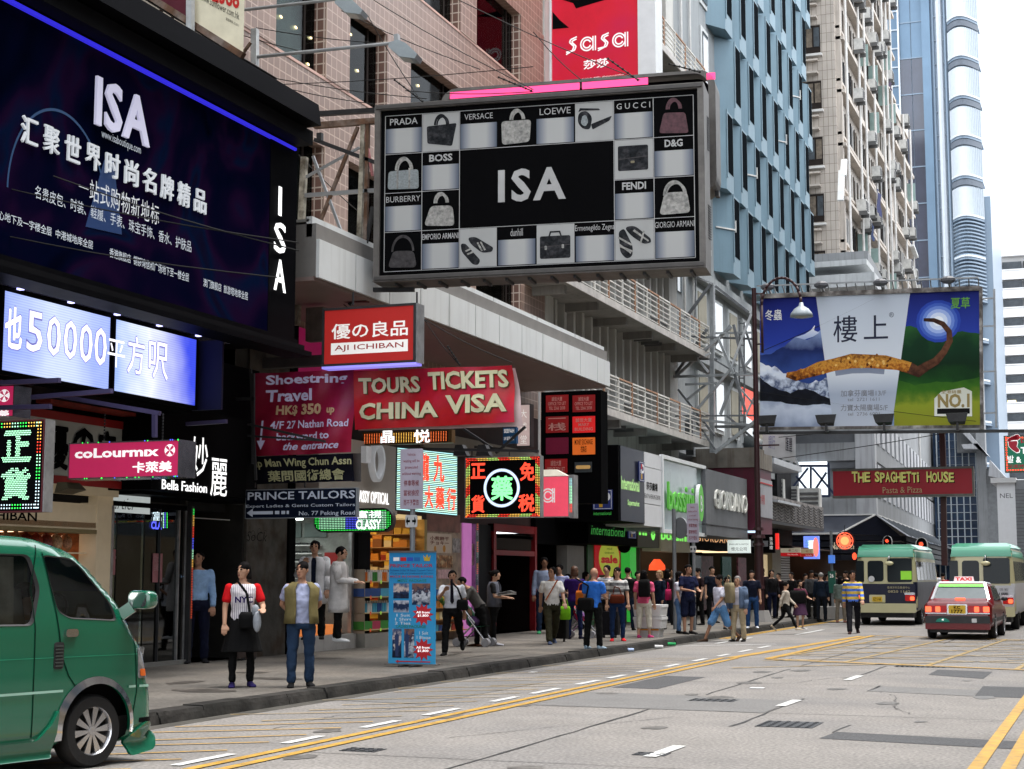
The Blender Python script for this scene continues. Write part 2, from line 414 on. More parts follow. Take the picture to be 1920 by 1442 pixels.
patchm=mat('patch asphalt',(.07,.07,.073),.8,var=.15,vs=3,bump=.3,bs=80);speckle(patchm,30,.3)
patch2=mat('grey patch concrete',(.15,.146,.142),.8,var=.1,vs=2);speckle(patch2,30,.2)
tar=mat('tar seam',(.03,.03,.03),.6,var=.3,vs=4)
yel=mat('yellow paint',(.46,.26,.035),.6,var=.3,vs=6,mix2=(.34,.21,.06),m2s=9);yelf=mat('worn yellow paint',(.33,.22,.07),.7,var=.4,vs=5,mix2=(.3,.25,.17),m2s=3)
wht=mat('white road paint',(.5,.5,.49),.6,var=.2,vs=8,mix2=(.6,.6,.58),m2s=10)
pave=mat('pavement',(.11,.1,.088),.75,var=.35,vs=.7,bump=.25,bs=60,mix2=(.15,.132,.112),m2s=.5);speckle(pave,25,.25)
kerbm=mat('kerb granite',(.04,.037,.034),.7,spec=.1,var=.5,vs=3,bump=.5,bs=14,mix2=(.025,.024,.022),m2s=1.2)
iron=mat('cast iron',(.05,.052,.056),.5,metal=.3,var=.3,vs=12,bump=.4,bs=60)
MB().add([(-400,-60,-.02),(400,-60,-.02),(400,900,-.02),(-400,900,-.02)],[(0,1,2,3)],mat('far ground',(.2,.2,.2),.9)).struct('ground')
road=MB().add([(-9.8,-20,0),(3,-20,0),(3,260,0),(-9.8,260,0)],[(0,1,2,3)],asph).struct('road')
def flat(mb,pts,z,m):mb.poly([(x,y,z)for x,y in pts],m)
def strip(mb,p,q,w,z,m):
 p,q=V((*p,0)),V((*q,0));d=(q-p).normalized();n=V((-d.y,d.x,0))*w/2
 mb.poly([(v.x,v.y,z)for v in(p+n,p-n,q-n,q+n)],m)
def wobble(p,q,w,z,m,mb,jit=.02,step=.5):
 p,q=V((*p,0)),V((*q,0));L_=(q-p).length;k=max(2,int(L_/step));d=(q-p).normalized();n=V((-d.y,d.x,0));a=[]
 for i in range(k+1):
  c=p+d*L_*i/k+n*R.uniform(-jit,jit);ww=w/2*R.uniform(.5,1.3);a.append((c+n*ww,c-n*ww))
 for i in range(k):mb.poly([(v.x,v.y,z)for v in(a[i][0],a[i][1],a[i+1][1],a[i+1][0])],m)
for p,q in[((-5.25,10),(-5.35,19.1)),((-5.28,21.6),(-5.36,28.2)),((-3.92,17.2),(-3.9,21.4)),((-2.8,16.9),(-2.76,17.8)),((-3.32,23.1),(-3.31,24.3)),((-3.94,26.7),(-3.91,29.6)),((-5.35,29),(-5.4,44)),((-3.9,40),(-3.9,60))]:
 mb=MB();wobble(p,q,.035,.004,tar,mb);mb.build('tar_seam',road)
for y,x0,x1 in[(13.35,-7,-1),(19.1,-7,-1),(16.9,-2.8,1),(24.3,-7,-1),(28.9,-7,0),(39,-9.7,1),(48,-9.7,1)]:
 mb=MB();wobble((x0,y),(x1,y-.1),.018,.004,tar,mb,.012);mb.build('tar_seam',road)
for pts,m in[([(-2.93,27.3),(-2.0,26.5),(-2.0,28.5),(-2.93,28.8)],patchm),([(-1.83,22.62),(1,22.3),(1,24.5),(-1.88,24.74)],patchm),([(-3.3,23.1),(-1.84,22.63),(-1.86,23.9),(-3.3,24.2)],patch2),([(-2.82,16.25),(.6,15.6),(.6,16.35),(-2.76,16.98)],patchm),([(-6.95,19.2),(-5.3,19.12),(-5.3,21.4),(-6.95,21.6)],patch2),([(-6.9,22.6),(-6.2,22.5),(-6.2,25.4),(-6.9,25.5)],patchm),([(-5.3,19.12),(-3.95,19.0),(-3.95,21),(-5.3,21.3)],patch2),([(-9.5,19),(-8.2,18.8),(-8.2,23.5),(-9.4,24)],patch2)]:
 mb=MB();flat(mb,pts,.004,m);mb.build('road_patch',road)
for x,y,a in((-6.3,15,.3),(-2.3,19.5,-.5),(-4.6,24.5,.2),(-8.6,26,.6),(-5.9,31,-.3),(-1.6,18.6,.9),(-8.4,15.2,.1),(-3,33,.4)):
 mb=MB();p=(x,y)
 for k in range(6):q=(p[0]+math.sin(a)*.5+R.uniform(-.1,.1),p[1]+math.cos(a)*.6);wobble(p,q,.012,.0045,tar,mb,.03,.12);p=q;a+=R.uniform(-.4,.4)
 mb.build('crack',road)
oil=mat('oil stain',(.12,.113,.105),.5,var=.5,vs=6)
for k in range(26):
 x,y,s_=R.uniform(-9,-1.5),R.uniform(12,44),R.uniform(.05,.22);mb=MB();flat(mb,[(x+s_*math.cos(t)*R.uniform(.6,1.2),y+1.6*s_*math.sin(t)*R.uniform(.6,1.2))for t in np.arange(0,6.2,.45)],.0048,oil);mb.build('stain',road)
def line(p,q,w,m=yel,z=.009,nm='painted_line'):
 mb=MB();strip(mb,p,q,w,z,m);return mb.build(nm,road)
for dx in(-.13,.13):
 line((-7.17+dx,5),(-7.17+dx,31.5),.11);line((-1.03+dx,3),(-1.03+dx,24),.12)
line((-7.17,31.5),(-6.45,44),.22)
for y0,y1 in[(10,11),(12,12.95),(13.93,14.7),(15.65,16.55),(17.3,18.3),(19.45,20.35),(20.95,22.1),(22.95,24.0),(24.5,25.45),(26.2,27),(28,28.9),(30,31),(32,33),(34,35.2),(36,37.2)]:
 line((-7.55,y0),(-7.55,y1),.11,wht,nm='lane_dash')
for y0,y1 in[(8.6,9.6),(14.05,15.05),(20.05,21.1),(25.4,26.6)]:line((-3.95,y0),(-3.93,y1),.13,wht,nm='lane_dash')
for x,y0,y1 in[(-8.3,44.5,49),(-4.6,46,50),(-9.0,38,42)]:line((x,y0),(x,y1),.12,wht,nm='lane_dash')
line((-9.55,36.3),(-7.6,38.2),.1,wht,nm='stop_line');line((-9.6,41),(-9.6,90),.1);line((-9.45,41),(-9.45,90),.1)
k=0
for y in np.arange(10.8,31,.78):
 wid=1.4+.5*math.sin(y*3);x0=-7.75;x1=-7.75-wid-(0.3 if k%3 else 0);m=yelf if y>15.5 else yel
 line((x0,y+.85),(max(x1,-9.7),y-.1-.2*wid),.055,m,nm='hatch_line');k+=1
bx=[(-6.4,31.3),(1.5,27.8),(1.5,41),(-6.2,44.6)]
for i in range(4):line(bx[i],bx[(i+1)%4],.16,yel,.013)
for t in np.arange(0,1.01,.2):
 line((bx[0][0]+(bx[1][0]-bx[0][0])*t,bx[0][1]+(bx[1][1]-bx[0][1])*t),(bx[3][0]+(bx[2][0]-bx[3][0])*(t*.9+.1),bx[3][1]+(bx[2][1]-bx[3][1])*(t*.9+.1)),.1,yelf)
for i in range(7):
 y0=30+i*2.1;line((-6.35,y0+1),(1.5,y0-2+i*.1),.1,yelf,.011)
for i in range(5):
 y0=28+i*2.6;line((-6.35,y0),(1.5,y0+7.5),.1,yelf,.011)
def cover(x,y,sx,sy,tread=True):
 o=MB();o.box(x-sx/2,x+sx/2,y-sy/2,y+sy/2,.001,.006,iron);
 n1=int(sx/.09);n2=int(sy/.09)
 for i in range(n1):
  for j in range(n2):
   o.box(x-sx/2+.02+i*sx/n1,x-sx/2+.06+i*sx/n1,y-sy/2+.02+j*sy/n2,y-sy/2+.06+j*sy/n2,.0065,.012,iron)
 return o
cover(-3.38,17.65,.62,.7).single('manhole_cover','dark studded iron manhole cover in the road above the long asphalt patch','manhole cover')
cover(-4.95,20.7,.6,.42).single('manhole_cover','rectangular dark iron manhole cover in the road beside the white dash, farther left','manhole cover')
cover(-6.6,13.7,.36,.28).single('drain_cover','small dark drain cover beside the double yellow lines, lower left of the road','drain cover')
cover(-4.0,14.3,.3,.25).single('drain_cover','tiny dark iron cover in the road just left of the nearest white dash','drain cover')
cover(-3.3,29.6,.9,.3).single('drain_cover','long narrow iron cover at the near edge of the yellow box','drain cover')
cover(-12.3,17.9,.5,.4).single('drain_cover','dark cover let into the pavement beside the green van','drain cover')
pv=MB();pv.box(-40,-10.1,-20,91,-.01,.13,pave);pavement=pv.struct('pavement')
y=-2.0
while y<91:
 l_=.95+R.uniform(-.08,.15)if y<60 else 2.4;mb=MB();dx=R.uniform(-.012,.012);h=.135+R.uniform(-.006,.01);x0,x1,y0,y1=-10.1+.004,-9.8+dx,y+.008,y+l_-.008
 mb.hexa([(x0,y0,0),(x1+.02,y0,0),(x1+.02,y1,0),(x0,y1,0),(x0,y0,h),(x1-.035,y0,h),(x1-.035,y1,h),(x0,y1,h)],kerbm)
 mb.add([(x1+.02,y0,.002),(x1-.006,y0,h-.04),(x1-.006,y1,h-.04),(x1+.02,y1,.002)],[(0,1,2,3)],kerbm)
 mb.build('kerbstone',pavement);y+=l_
mb=MB();strip(mb,(-9.66,5),(-9.66,60),.22,.0035,mat('gutter grime',(.07,.065,.055),.7,var=.4,vs=2));mb.build('gutter',road)
for y in(16.2,22.5,31.5):
 mb=MB();wobble((-14.6,y),(-10.15,y-.3),.012,.134,tar,mb,.01);mb.build('paving_joint',pavement)
for x in(-11.6,-13.2):
 mb=MB();wobble((x,12),(x,50),.01,.1345,tar,mb,.01);mb.build('paving_joint',pavement)
stain=mat('pavement stain',(.06,.052,.045),.5,var=.4,vs=5)
for x,y,a,b in[(-11.4,20.8,.5,.25),(-11.1,18.3,.45,.3),(-12.5,22,.3,.2),(-12.2,19.6,.2,.4),(-12.0,29.2,.25,.3)]:
 mb=MB();mb.poly([(x+a*math.cos(t)*R.uniform(.7,1.1),y+b*math.sin(t)*R.uniform(.7,1.1),.1345)for t in np.arange(0,6.28,.4)],stain);mb.build('stain',pavement)
mb=MB()
for p,q in[((-11.1,27.2),(-10.5,27.2)),((-10.5,27.2),(-10.5,28.6)),((-10.5,28.6),(-11.1,28.6)),((-11.1,28.6),(-11.1,27.2))]:strip(mb,p,q,.03,.1345,tar)
mb.build('access_cover',pavement)
mb=MB();mb.box(3,12,-20,260,-.01,.13,pave);mb.struct('far_side_pavement')
glz=mat('dark glazing',(.035,.045,.055),.08,var=.3,vs=.5,spec=.8)
opm=[mat('opposite wall %d'%k,c,.7,var=.15,vs=.5,streak=.4)for k,c in enumerate(((.3,.28,.25),(.22,.2,.19),(.35,.33,.3),(.2,.23,.26)))]
for k,(ya,yb,hh)in enumerate(((-24,-2,24),(-1.6,16,32),(16.4,38,22),(38.4,60,34),(60.4,90,26),(90.4,130,30))):
 t=thing('opposite_building',['plain concrete block behind the camera position','tall brown block on the near side of the street','low cream block on the near side of the street','tall grey blue block on the near side of the street','brown block on the near side of the street beyond the grey blue one','farthest cream block on the near side of the street'][k],'building',(10,(ya+yb)/2,0))
 MB().box(6.5,22,ya,yb,0,hh,opm[k%4]).build('wall',t)
 for z in np.arange(4.5,hh-2,3.3):MB().box(6.42,6.5,ya+.8,yb-.8,z,z+1.6,glz if k!=1 else mat('opposite band glass',(.1,.12,.14),.1)).build('window_band',t)
 MB().box(6.3,6.5,ya+.5,yb-.5,.2,3.2,mat('opposite shop glass',(.12,.1,.08),.1,emit=.12,ecol=(1,.8,.5),var=.6,vs=.8)).build('shop_window',t)
#FAR BUILDINGS
hw=mat('hotel white cladding',(.6,.6,.6),.6,var=.06,vs=.3);hg=mat('hotel window',(.07,.075,.08),.12,var=.6,vs=.4,spec=.8)
hyz=250.;HP=PY(hyz,0)
a0,b0=HP.px(1838,470);a1=a0+30
hotel=thing('hotel','wide white hotel block with long dark window bands closing the street at far right','building',HP.pt(a0+15,0))
MB().box(a0,a1,hyz+1,hyz+20,0,b0-1.2,hw).build('wall',hotel)
MB().box(a0-1,a1+1,hyz-.4,hyz+20,b0-1.2,b0,hw).build('parapet',hotel)
MB().tube((a0+7.5,hyz+2,b0),(a0+7.5,hyz+2,b0+5),.15,.06,6,hw).build('mast',hotel)
per=34.75/3000*hyz;z=b0-1.9;pane=None
while z>2:
 MB().box(a0,a1,hyz,hyz+1,z-per+.08,z-per+per*.5,hw).build('spandrel',hotel)
 MB().box(a0,a1,hyz-.12,hyz+.05,z-per+per*.5,z-per+per*.5+.18,hw).build('sill',hotel)
 for i in range(10):
  w=(a1-a0)/10;x=a0+i*w
  if pane is None:
   mb=MB();mb.box(-w/2+.1,w/2-.1,0,.1,0,per*.46,hg);pane=mesh_of(mb,'pane')
  inst('pane',pane,(x+w/2,hyz+.45,z-per+per*.52),hotel)
 z-=per
for px_,py_ in((1893,581),(1897,752)):
 aa,bb=HP.px(px_,py_);MB().box(aa-.6,aa+.6,hyz+.3,hyz+.4,bb-.15,bb+.15,mat('lit strip',(1,.85,.45),emit=1.6,var=0)).build('ceiling_light',hotel)
ty=170.;TP=PY(ty);tower=thing('glass_tower','tall pale blue glass and aluminium tower with curved louvred balconies behind the beige flats','building',TP.pt(-15,0))
tb=mat('hazed pale blue cladding',(.19,.25,.32),.35,var=.06,vs=.2,metal=.2);tbl=mat('hazed light blue glass',(.13,.2,.28),.35,var=.15,vs=.15,metal=.3)  # distance haze mixed into these pale bluish tower colours
td=mat('dark blue glass',(.035,.045,.075),.1,var=.3,vs=.2,spec=.8);tw=mat('tower white mullion',(.55,.6,.65),.4,var=.05);TH=75
xs={k:TP.px(k,300)[0]for k in(1660,1690,1693,1730,1736,1752,1755,1768,1780,1785,1790,1810,1842,1850)}
MB().box(xs[1660],xs[1690],ty+3,ty+20,0,TH,tbl).build('side_glass',tower)
for i,z in enumerate(np.arange(2,TH,2.1)):MB().box(xs[1660],xs[1690],ty+2.85,ty+3,z,z+.15,tw).build('transom',tower)
MB().box(xs[1690],xs[1842]-.6,ty+.2,ty+20,0,TH,tb).build('core',tower)
MB().box(xs[1690],xs[1693],ty-.4,ty+.2,0,TH,tw).build('mullion',tower)
MB().box(xs[1736],xs[1752],ty-.5,ty+.2,0,TH,tbl).build('blue_fin',tower)
for i,z in enumerate(np.arange(1,TH,3.97)):
 lit=54<z<62
 for xa,xb in((xs[1693],(xs[1693]+xs[1736])/2),((xs[1693]+xs[1736])/2,xs[1736])):
  MB().box(xa+.04,xb-.04,ty+.05,ty+.19,z+.06,z+3.9,tbl if lit else td).build('pane',tower)
 MB().box(xs[1693],xs[1736],ty-.02,ty+.05,z-.06,z+.06,tb).build('transom',tower)
for k in(1755,1768,1780):MB().tube((xs[k],ty+.1,0),(xs[k],ty+.1,TH),.35 if k==1768 else .22,.35 if k==1768 else .22,8,tw if k==1768 else tb).build('column',tower)
for i,z in enumerate(np.arange(1,TH,2.6)):MB().box(xs[1755],xs[1785],ty-.01,ty+.19,z,z+.06,mat('joint grey',(.3,.35,.42),.5)).build('cladding_joint',tower)
def arc(x0,x1,bulge,n,yb):
 return[(x0+(x1-x0)*i/n,yb-bulge*math.sin(math.pi*(.12+.88*i/n)))for i in range(n+1)]
for i,z in enumerate(np.arange(4.5,TH,4.25)):
 mb=MB();p=arc(xs[1785],xs[1842],2.6,10,ty);lower=z<36
 for q in range(10):
  (xa,ya),(xb,yb2)=p[q],p[q+1]
  mb.hexa([(xa,ya,z-.35),(xb,yb2,z-.35),(xb,ty+3,z-.35),(xa,ty+3,z-.35),(xa,ya,z),(xb,yb2,z),(xb,ty+3,z),(xa,ty+3,z)],tb)
  mb.hexa([(xa,ya-.25,z-.1),(xb,yb2-.25,z-.1),(xb,yb2,z-.1),(xa,ya,z-.1),(xa,ya-.25,z+.1),(xb,yb2-.25,z+.1),(xb,yb2,z+.1),(xa,ya,z+.1)],tw)
 mb.build('balcony_slab',tower)
 if z>37:
  mb=MB()
  for q in range(10):
   (xa,ya),(xb,yb2)=p[q],p[q+1]
   for t in(.25,.75):
    xx=xa+(xb-xa)*t;yy=ya+(yb2-ya)*t+.25
    mb.box(xx-.09,xx+.09,yy,yy+.12,z+.05,z+3.1,tw)
   mb.hexa([(xa,ya+.35,z),(xb,yb2+.35,z),(xb,yb2+.4,z),(xa,ya+.4,z),(xa,ya+.35,z+3.2),(xb,yb2+.35,z+3.2),(xb,yb2+.4,z+3.2),(xa,ya+.4,z+3.2)],mat('balcony blind glass',(.2,.25,.295),.2,var=.1,vs=.4))
  mb.build('glazed_screen',tower)
  mb=MB()
  for q in range(10):
   (xa,ya),(xb,yb2)=p[q],p[q+1]
   mb.hexa([(xa,ya+.1,z+3.25),(xb,yb2+.1,z+3.25),(xb,yb2+.3,z+3.25),(xa,ya+.3,z+3.25),(xa,ya+.1,z+3.85),(xb,yb2+.1,z+3.85),(xb,yb2+.3,z+3.85),(xa,ya+.3,z+3.85)],mat('dark vent',(.12,.14,.17),.6))  # vent band in a darker grey than the cladding
  mb.build('vent_band',tower)
 elif z>28:
  mb=MB()
  for zz in np.arange(z+.1,z+4,.38):
   for q in range(10):
    (xa,ya),(xb,yb2)=p[q],p[q+1]
    mb.hexa([(xa,ya-.1,zz),(xb,yb2-.1,zz),(xb,yb2+.3,zz+.1),(xa,ya+.3,zz+.1),(xa,ya-.1,zz+.14),(xb,yb2-.1,zz+.14),(xb,yb2+.3,zz+.24),(xa,ya+.3,zz+.24)],tb)
  mb.build('louvre_bank',tower,kind='stuff')
MB().box(xs[1842]-.6,xs[1850]+.2,ty+.5,ty+16,0,41,tb).build('corner_fin',tower)
bf=tilemat('beige tile',(.46,.41,.36),'#6b625a',.3,.6,.7,msize=.012,axis='s');bl=mat('beige render',(.5,.45,.4),.8,var=.15,vs=.8,streak=.4)
bs_=mat('beige side wall',(.42,.37,.325),.8,var=.2,vs=.6,streak=.55);pipe=mat('white pipe',(.6,.59,.57),.5,var=.2,vs=1)
flats=thing('apartment_block','tall stained beige apartment block crowded with air conditioners, pipes and hanging laundry','building',(-18,110,0))
FX0,FX1,FY=-19.6,-15.,97.6
MB().box(FX0-12,FX1,FY,124.8,0,60,bf).build('front_wing',flats)
MB().box(FX0-12,FX1-.01,124.8,136,0,39,bs_).build('rear_wing',flats)
MB().box(FX0-12,FX1+.1,124.8,136.2,38.6,39.4,bl).build('roof_edge',flats)
acm=mat('air conditioner casing',(.5,.5,.48),.6,var=.3,vs=2);grl=mat('grille',(.1,.1,.1),.6)
aw=mat('flat window glass',(.05,.06,.07),.1,var=.8,vs=.6,spec=.7);cur=mat('curtain',(.16,.13,.10),.8,var=.5,vs=3)
fr_=mat('dark bronze frame',(.025,.02,.018),.5)
wx0,wx1=PY(FY).px(1506,200)[0],PY(FY).px(1541,200)[0]
for r_,zb in enumerate(np.arange(4.5,60,3.6)):
 zc=zb+.9;MB().box(wx0-1.2,wx1,FY-.06,FY+.2,zc,zc+1.75,fr_).build('window',flats)
 w_=flats.children[-1]
 mb=MB();n=5
 for q in range(n):mb.box(wx0-1.1+q*(wx1-wx0+1.1)/n+.05,wx0-1.1+(q+1)*(wx1-wx0+1.1)/n-.05,FY-.09,FY-.07,zc+.35,zc+1.6,cur if(q+r_)%3 else aw)
 mb.build('pane',w_)
 MB().box(wx0-1.3,wx1-.15,FY-.55,FY,zc+2.15,zc+2.27,bl).build('hood',flats)
 MB().box(wx0-1.3,wx1+.12,FY-.35,FY,zc-.28,zc-.14,pipe).build('sill',flats)
 MB().box(wx0-1.3,wx1-.15,FY-.4,FY,zc-.6,zc-.5,bl).build('ledge',flats)
rr=random.Random(11)
acp=None;ORD='lowest second third fourth fifth sixth seventh eighth ninth tenth eleventh twelfth topmost'.split()
def box_ac(s=1.0):
 g=MB();g.box(0,.5*s,-.42*s,.42*s,0,.62*s,acm);o_=g
 for i in range(5):g.box(.5*s,.53*s,-.38*s,.38*s,(.08+i*.1)*s,(.13+i*.1)*s,grl)
 g.box(-.0,.55*s,-.4*s,-.36*s,-.22*s,-.0*s,grl);g.box(0,.55*s,.36*s,.4*s,-.22*s,0,grl)
 for i in range(4):g.box(.05*s,.09*s,-.4*s+.2*i*s,.36*s-.0*s,-.06*s,-.03*s,grl)if i==0 else None
 return g
winb=[100,102.3,104.6,107.2,109.6,112,114.6,117,119.4,122,126.4,129,131.6,134]
for r_,zb in enumerate(np.arange(14.5,60,3.42)):
 for z_,d,h in((zb,.5,.22),(zb+.75,.25,.18)):
  ym=124.7 if zb>38 else 136
  MB().box(FX1,FX1+d,98,ym,z_,z_+h,bl).build('ledge',flats)
 for y_ in winb:
  if y_>124 and zb>35.5:continue
  if y_>124.8:pass
  MB().box(FX1-.01,FX1+.05,y_,y_+1.5,zb+1.05,zb+2.75,aw if rr.random()<.6 else cur).build('window',flats)
  w_=flats.children[-1];mb=MB()
  for q in(0,.75,1.5):mb.box(FX1+.05,FX1+.1,y_+q-.04,y_+q+.04,zb+1.0,zb+2.8,pipe if rr.random()<.5 else fr_)
  mb.box(FX1+.05,FX1+.11,y_-.05,y_+1.55,zb+1.0,zb+1.08,bl);mb.build('frame',w_)
  if rr.random()<.12:
   MB().box(FX1+.1,FX1+.75,y_+.1,y_+.14,zb+1.1,zb+2.6,mat('open sash',(.25,.35,.33),.15)).build('open_sash',w_)
 MB().box(FX1,FX1+.3,98,98.5,zb-3.4,zb,bl).build('pier',flats)
for y_ in(98.6,104.2,106.9,111.6,116.6,119,121.6,128.6,133.4):
 zt=60 if y_<124 else 38.6;MB().tube((FX1+.55,y_,8),(FX1+.55,y_,zt),.09,.09,6,pipe).build('drain_pipe',flats)
k=0
for r_,zb in enumerate(np.arange(14.5,60,3.42)):
 for y_ in winb:
  if y_>124 and zb>35.5:continue
  if rr.random()<.42:
   s_=rr.uniform(.9,1.25);yy,zz=y_+rr.uniform(0,1.6),zb+rr.choice((.3,1.0,2.9))
   if acp is None:acp=mesh_of(box_ac(1),'air_conditioner')
   inst('air_conditioner',acp,(FX1+.35,yy,zz),scale=s_,label='grey air conditioner on the beige apartment block, %s storey seen, %s part'%(ORD[min(r_,12)],'nearest' if y_<106 else 'near middle' if y_<114 else 'far middle' if y_<122 else 'farthest'),cat='air conditioner',group='air conditioners on the beige apartment block')
def cloth(name,px,py0,py1,w,col,lab,x=FX1+1.1):
 p=A(px,py0,x=x);q=A(px,py1,x=x);g=MB();n=6;rows=[]
 for i in range(n+1):
  z=p.z+(q.z-p.z)*i/n;rows.append([(x+.06*math.sin(t*9+i),p.y+w*(t-.5)*(1-.2*i/n),z)for t in np.linspace(0,1,7)])
 g.loft(rows,mat('laundry '+col,col,.9,var=.3),cap=False,closed=False);g.single(name,lab,'laundry',smooth=True)
cloth('hanging_laundry',1648,360,402,2.2,'#232a55','dark blue and green clothes hung out below a window of the beige flats')
cloth('hanging_laundry',1669,152,166,1.6,'#2b1838','single dark purple cloth hung high on the edge of the beige flats')
cloth('hanging_laundry',1636,422,450,1.0,'#28365a','narrow slate blue garment hanging low on the beige flats')
for i,(px_,py_,ln)in enumerate([(1578,320,56),(1583,300,30),(1637,510,28),(1708,500,42),(1710,460,22)]):
 p=A(px_,py_,x=-14.3);q=A(px_+8,py_+ln,x=-14.3)if i>2 else A(px_-2,py_+ln,x=-14.3)
 mb=MB();mb.bar(p,q,.35,.16,mat('antenna white',(.62,.63,.62),.5));mb.single('panel_antenna',['white panel antenna on the near corner of the beige flats','shorter grey antenna above the white one on the beige flats','cream panel antenna on the white roof below the beige flats','slanted white antenna on a bracket before the dark tower glass','small upper slanted antenna before the dark tower glass'][i],'antenna')
#BLUE LOUVRED BUILDING
gw=mat('grey painted wall',(.27,.29,.3),.7,var=.12,vs=.5,streak=.35,bump=.15,bs=8);gwl=mat('pale window surround',(.55,.57,.57),.7,var=.12,vs=1,streak=.3)
fb=mat('blue louvre paint',(.155,.24,.295),.6,var=.1,vs=.5,streak=.15,bump=.1,bs=12)
blue=thing('blue_louvred_building','grey office building clad in staggered slate blue louvre boxes behind the big billboards','building',(-20,70,0))
MB().box(-40,-15,57.6,80,6.2,60,gw).build('wall',blue);MB().box(-40,-15.002,80,85.4,12.9,60,gw).build('wall',blue)
def fin(y0,z0,h,hook,x=-15.):
 y1,y2,d=y0+.95,y0+2.3,.62;g=MB()
 g.hexa([(x,y0,z0),(x+d,y1,z0),(x+d,y2,z0),(x,y2,z0),(x,y0,z0+h),(x+d,y1,z0+h),(x+d,y2,z0+h),(x,y2,z0+h)],fb)
 o=g.build('louvre_box',blue)
 MB().box(x+d,x+d+.012,y1+.2,y2-.08,z0+.8,z0+h-.1,mat('slot dark',(.008,.01,.012),.9,spec=0)).build('slot',o)
 MB().box(x+d+.012,x+d+.05,y1+.02,y1+.12,z0+.5,z0+h,fb).build('edge_trim',o)
 if hook:
  g=MB();g.bar((x+.1,y0+.1,z0+h*.55),(x+d+.1,y1+.1,z0+h*.55),.04,.06,pipe);g.bar((x+d+.1,y1+.1,z0+h*.55-.1),(x+d+.1,y1+.1,z0+h*.55+.4),.05,.05,pipe);g.build('bracket',o)
rows=[(14.15,63.9),(17.55,62.9),(21.0,64.6),(24.45,63.1),(27.95,64.4),(31.4,63.2),(34.9,64.6),(38.3,63.1),(41.8,64.5)]
for ri,(z0,y0)in enumerate(rows):
 for k in range(9):
  yy=y0+k*2.8
  if yy<83.2:fin(yy,z0,3.4,(k*2+ri*3)%7==0)
for ri in range(9):
 zb=14.15+3.45*ri
 MB().box(-15,-14.94,62.0,63.3,zb+.5,zb+3.0,gwl).build('window_surround',blue);MB().box(-14.94,-14.9,62.25,63.1,zb+.7,zb+2.8,glz).build('window',blue)
for zb in(7.4,10.7,13.0):
 for k in range(9):
  y_=60.5+k*2.8
  if zb<13 and y_<78:MB().box(-15,-14.9,y_,y_+1.7,zb,zb+2.2,gwl).build('window_surround',blue);MB().box(-14.9,-14.86,y_+.15,y_+1.5,zb+.15,zb+2.05,aw if k%2 else mat('warm blind',(.3,.28,.22),.7)).build('window',blue)
MB().box(-15,-14.7,59.5,86,13.2,13.6,gw).build('string_course',blue)
MB().box(-15,-14.7,59.5,80,9.9,10.3,gw).build('string_course',blue)
for y_ in(58.6,60.0):MB().tube((-14.9,y_,10),(-14.9,y_,34),.05,.05,6,pipe).build('drain_pipe',blue)
MB().box(-15.2,-14.96,57.8,58.5,12.3,14.6,mat('grey window glass',(.12,.15,.17),.1)).build('window',blue)
#MARY BUILDING with vertical fins and railed ledges
mw=mat('cream wall',(.4,.38,.35),.7,var=.12,vs=.8,streak=.45,bump=.15,bs=10);mwl=mat('white fin',(.5,.49,.46),.65,var=.1,vs=1,streak=.3)
ml=mat('ledge concrete',(.22,.21,.195),.7,var=.2,vs=1,streak=.4)
mary=thing('office_building','cream office building with tall white fins and railed ledges right of the pink one','building',(-20,50,0))
MB().box(-40,-15.45,42.9,57.3,5,60,mw).build('wall',mary)
MB().box(-15.5,-14.95,56.5,57.6,5,60,mwl).build('corner_column',mary);MB().box(-15.5,-14.95,42.7,43.4,5,60,mwl).build('corner_column',mary)
MB().box(-15.45,-15.1,43.4,56.5,5.2,7.1,mw).build('base_band',mary);MB().box(-15.45,-14.9,43.4,57.6,4.2,5.6,ml).build('lower_band',mary)
spand=[mat('spandrel '+c,c,.7,var=.2,vs=1.5,streak=.3)for c in('#8c7668','#8a8a88','#94918b')]
for fz in(6.5,9.78,13.05,16.35,19.6,22.9,26.2,29.5,32.8,36):
 for k,y_ in enumerate(np.arange(43.7,56.6,.86)):
  MB().box(-15.45,-15.0,y_,y_+.2,fz+.6,fz+3.2,mwl).build('fin',mary)
  MB().box(-15.445,-15.40,y_+.2,y_+.86,fz+.95,fz+2.75,glz).build('window',mary)
  w_=mary.children[-1]
  MB().box(-15.40,-15.36,y_+.2,y_+.26,fz+.95,fz+2.75,fr_).build('frame',w_)
  if k%4==1:MB().box(-15.399,-15.385,y_+.4,y_+.8,fz+1.0,fz+1.9,mat('amber blind',(.45,.22,.06),.7)).build('blind',w_)
  MB().box(-15.45,-15.3,y_+.2,y_+.86,fz+.02,fz+.93,spand[(k*7+int(fz))%3]).build('spandrel',mary)
  MB().box(-15.45,-15.3,y_+.2,y_+.86,fz+2.77,fz+3.22,mw).build('lintel',mary)
railw=mat('railing white',(.66,.64,.6),.55,var=.2,vs=3);railr=mat('railing rust',(.42,.24,.15),.75,var=.3,vs=3)
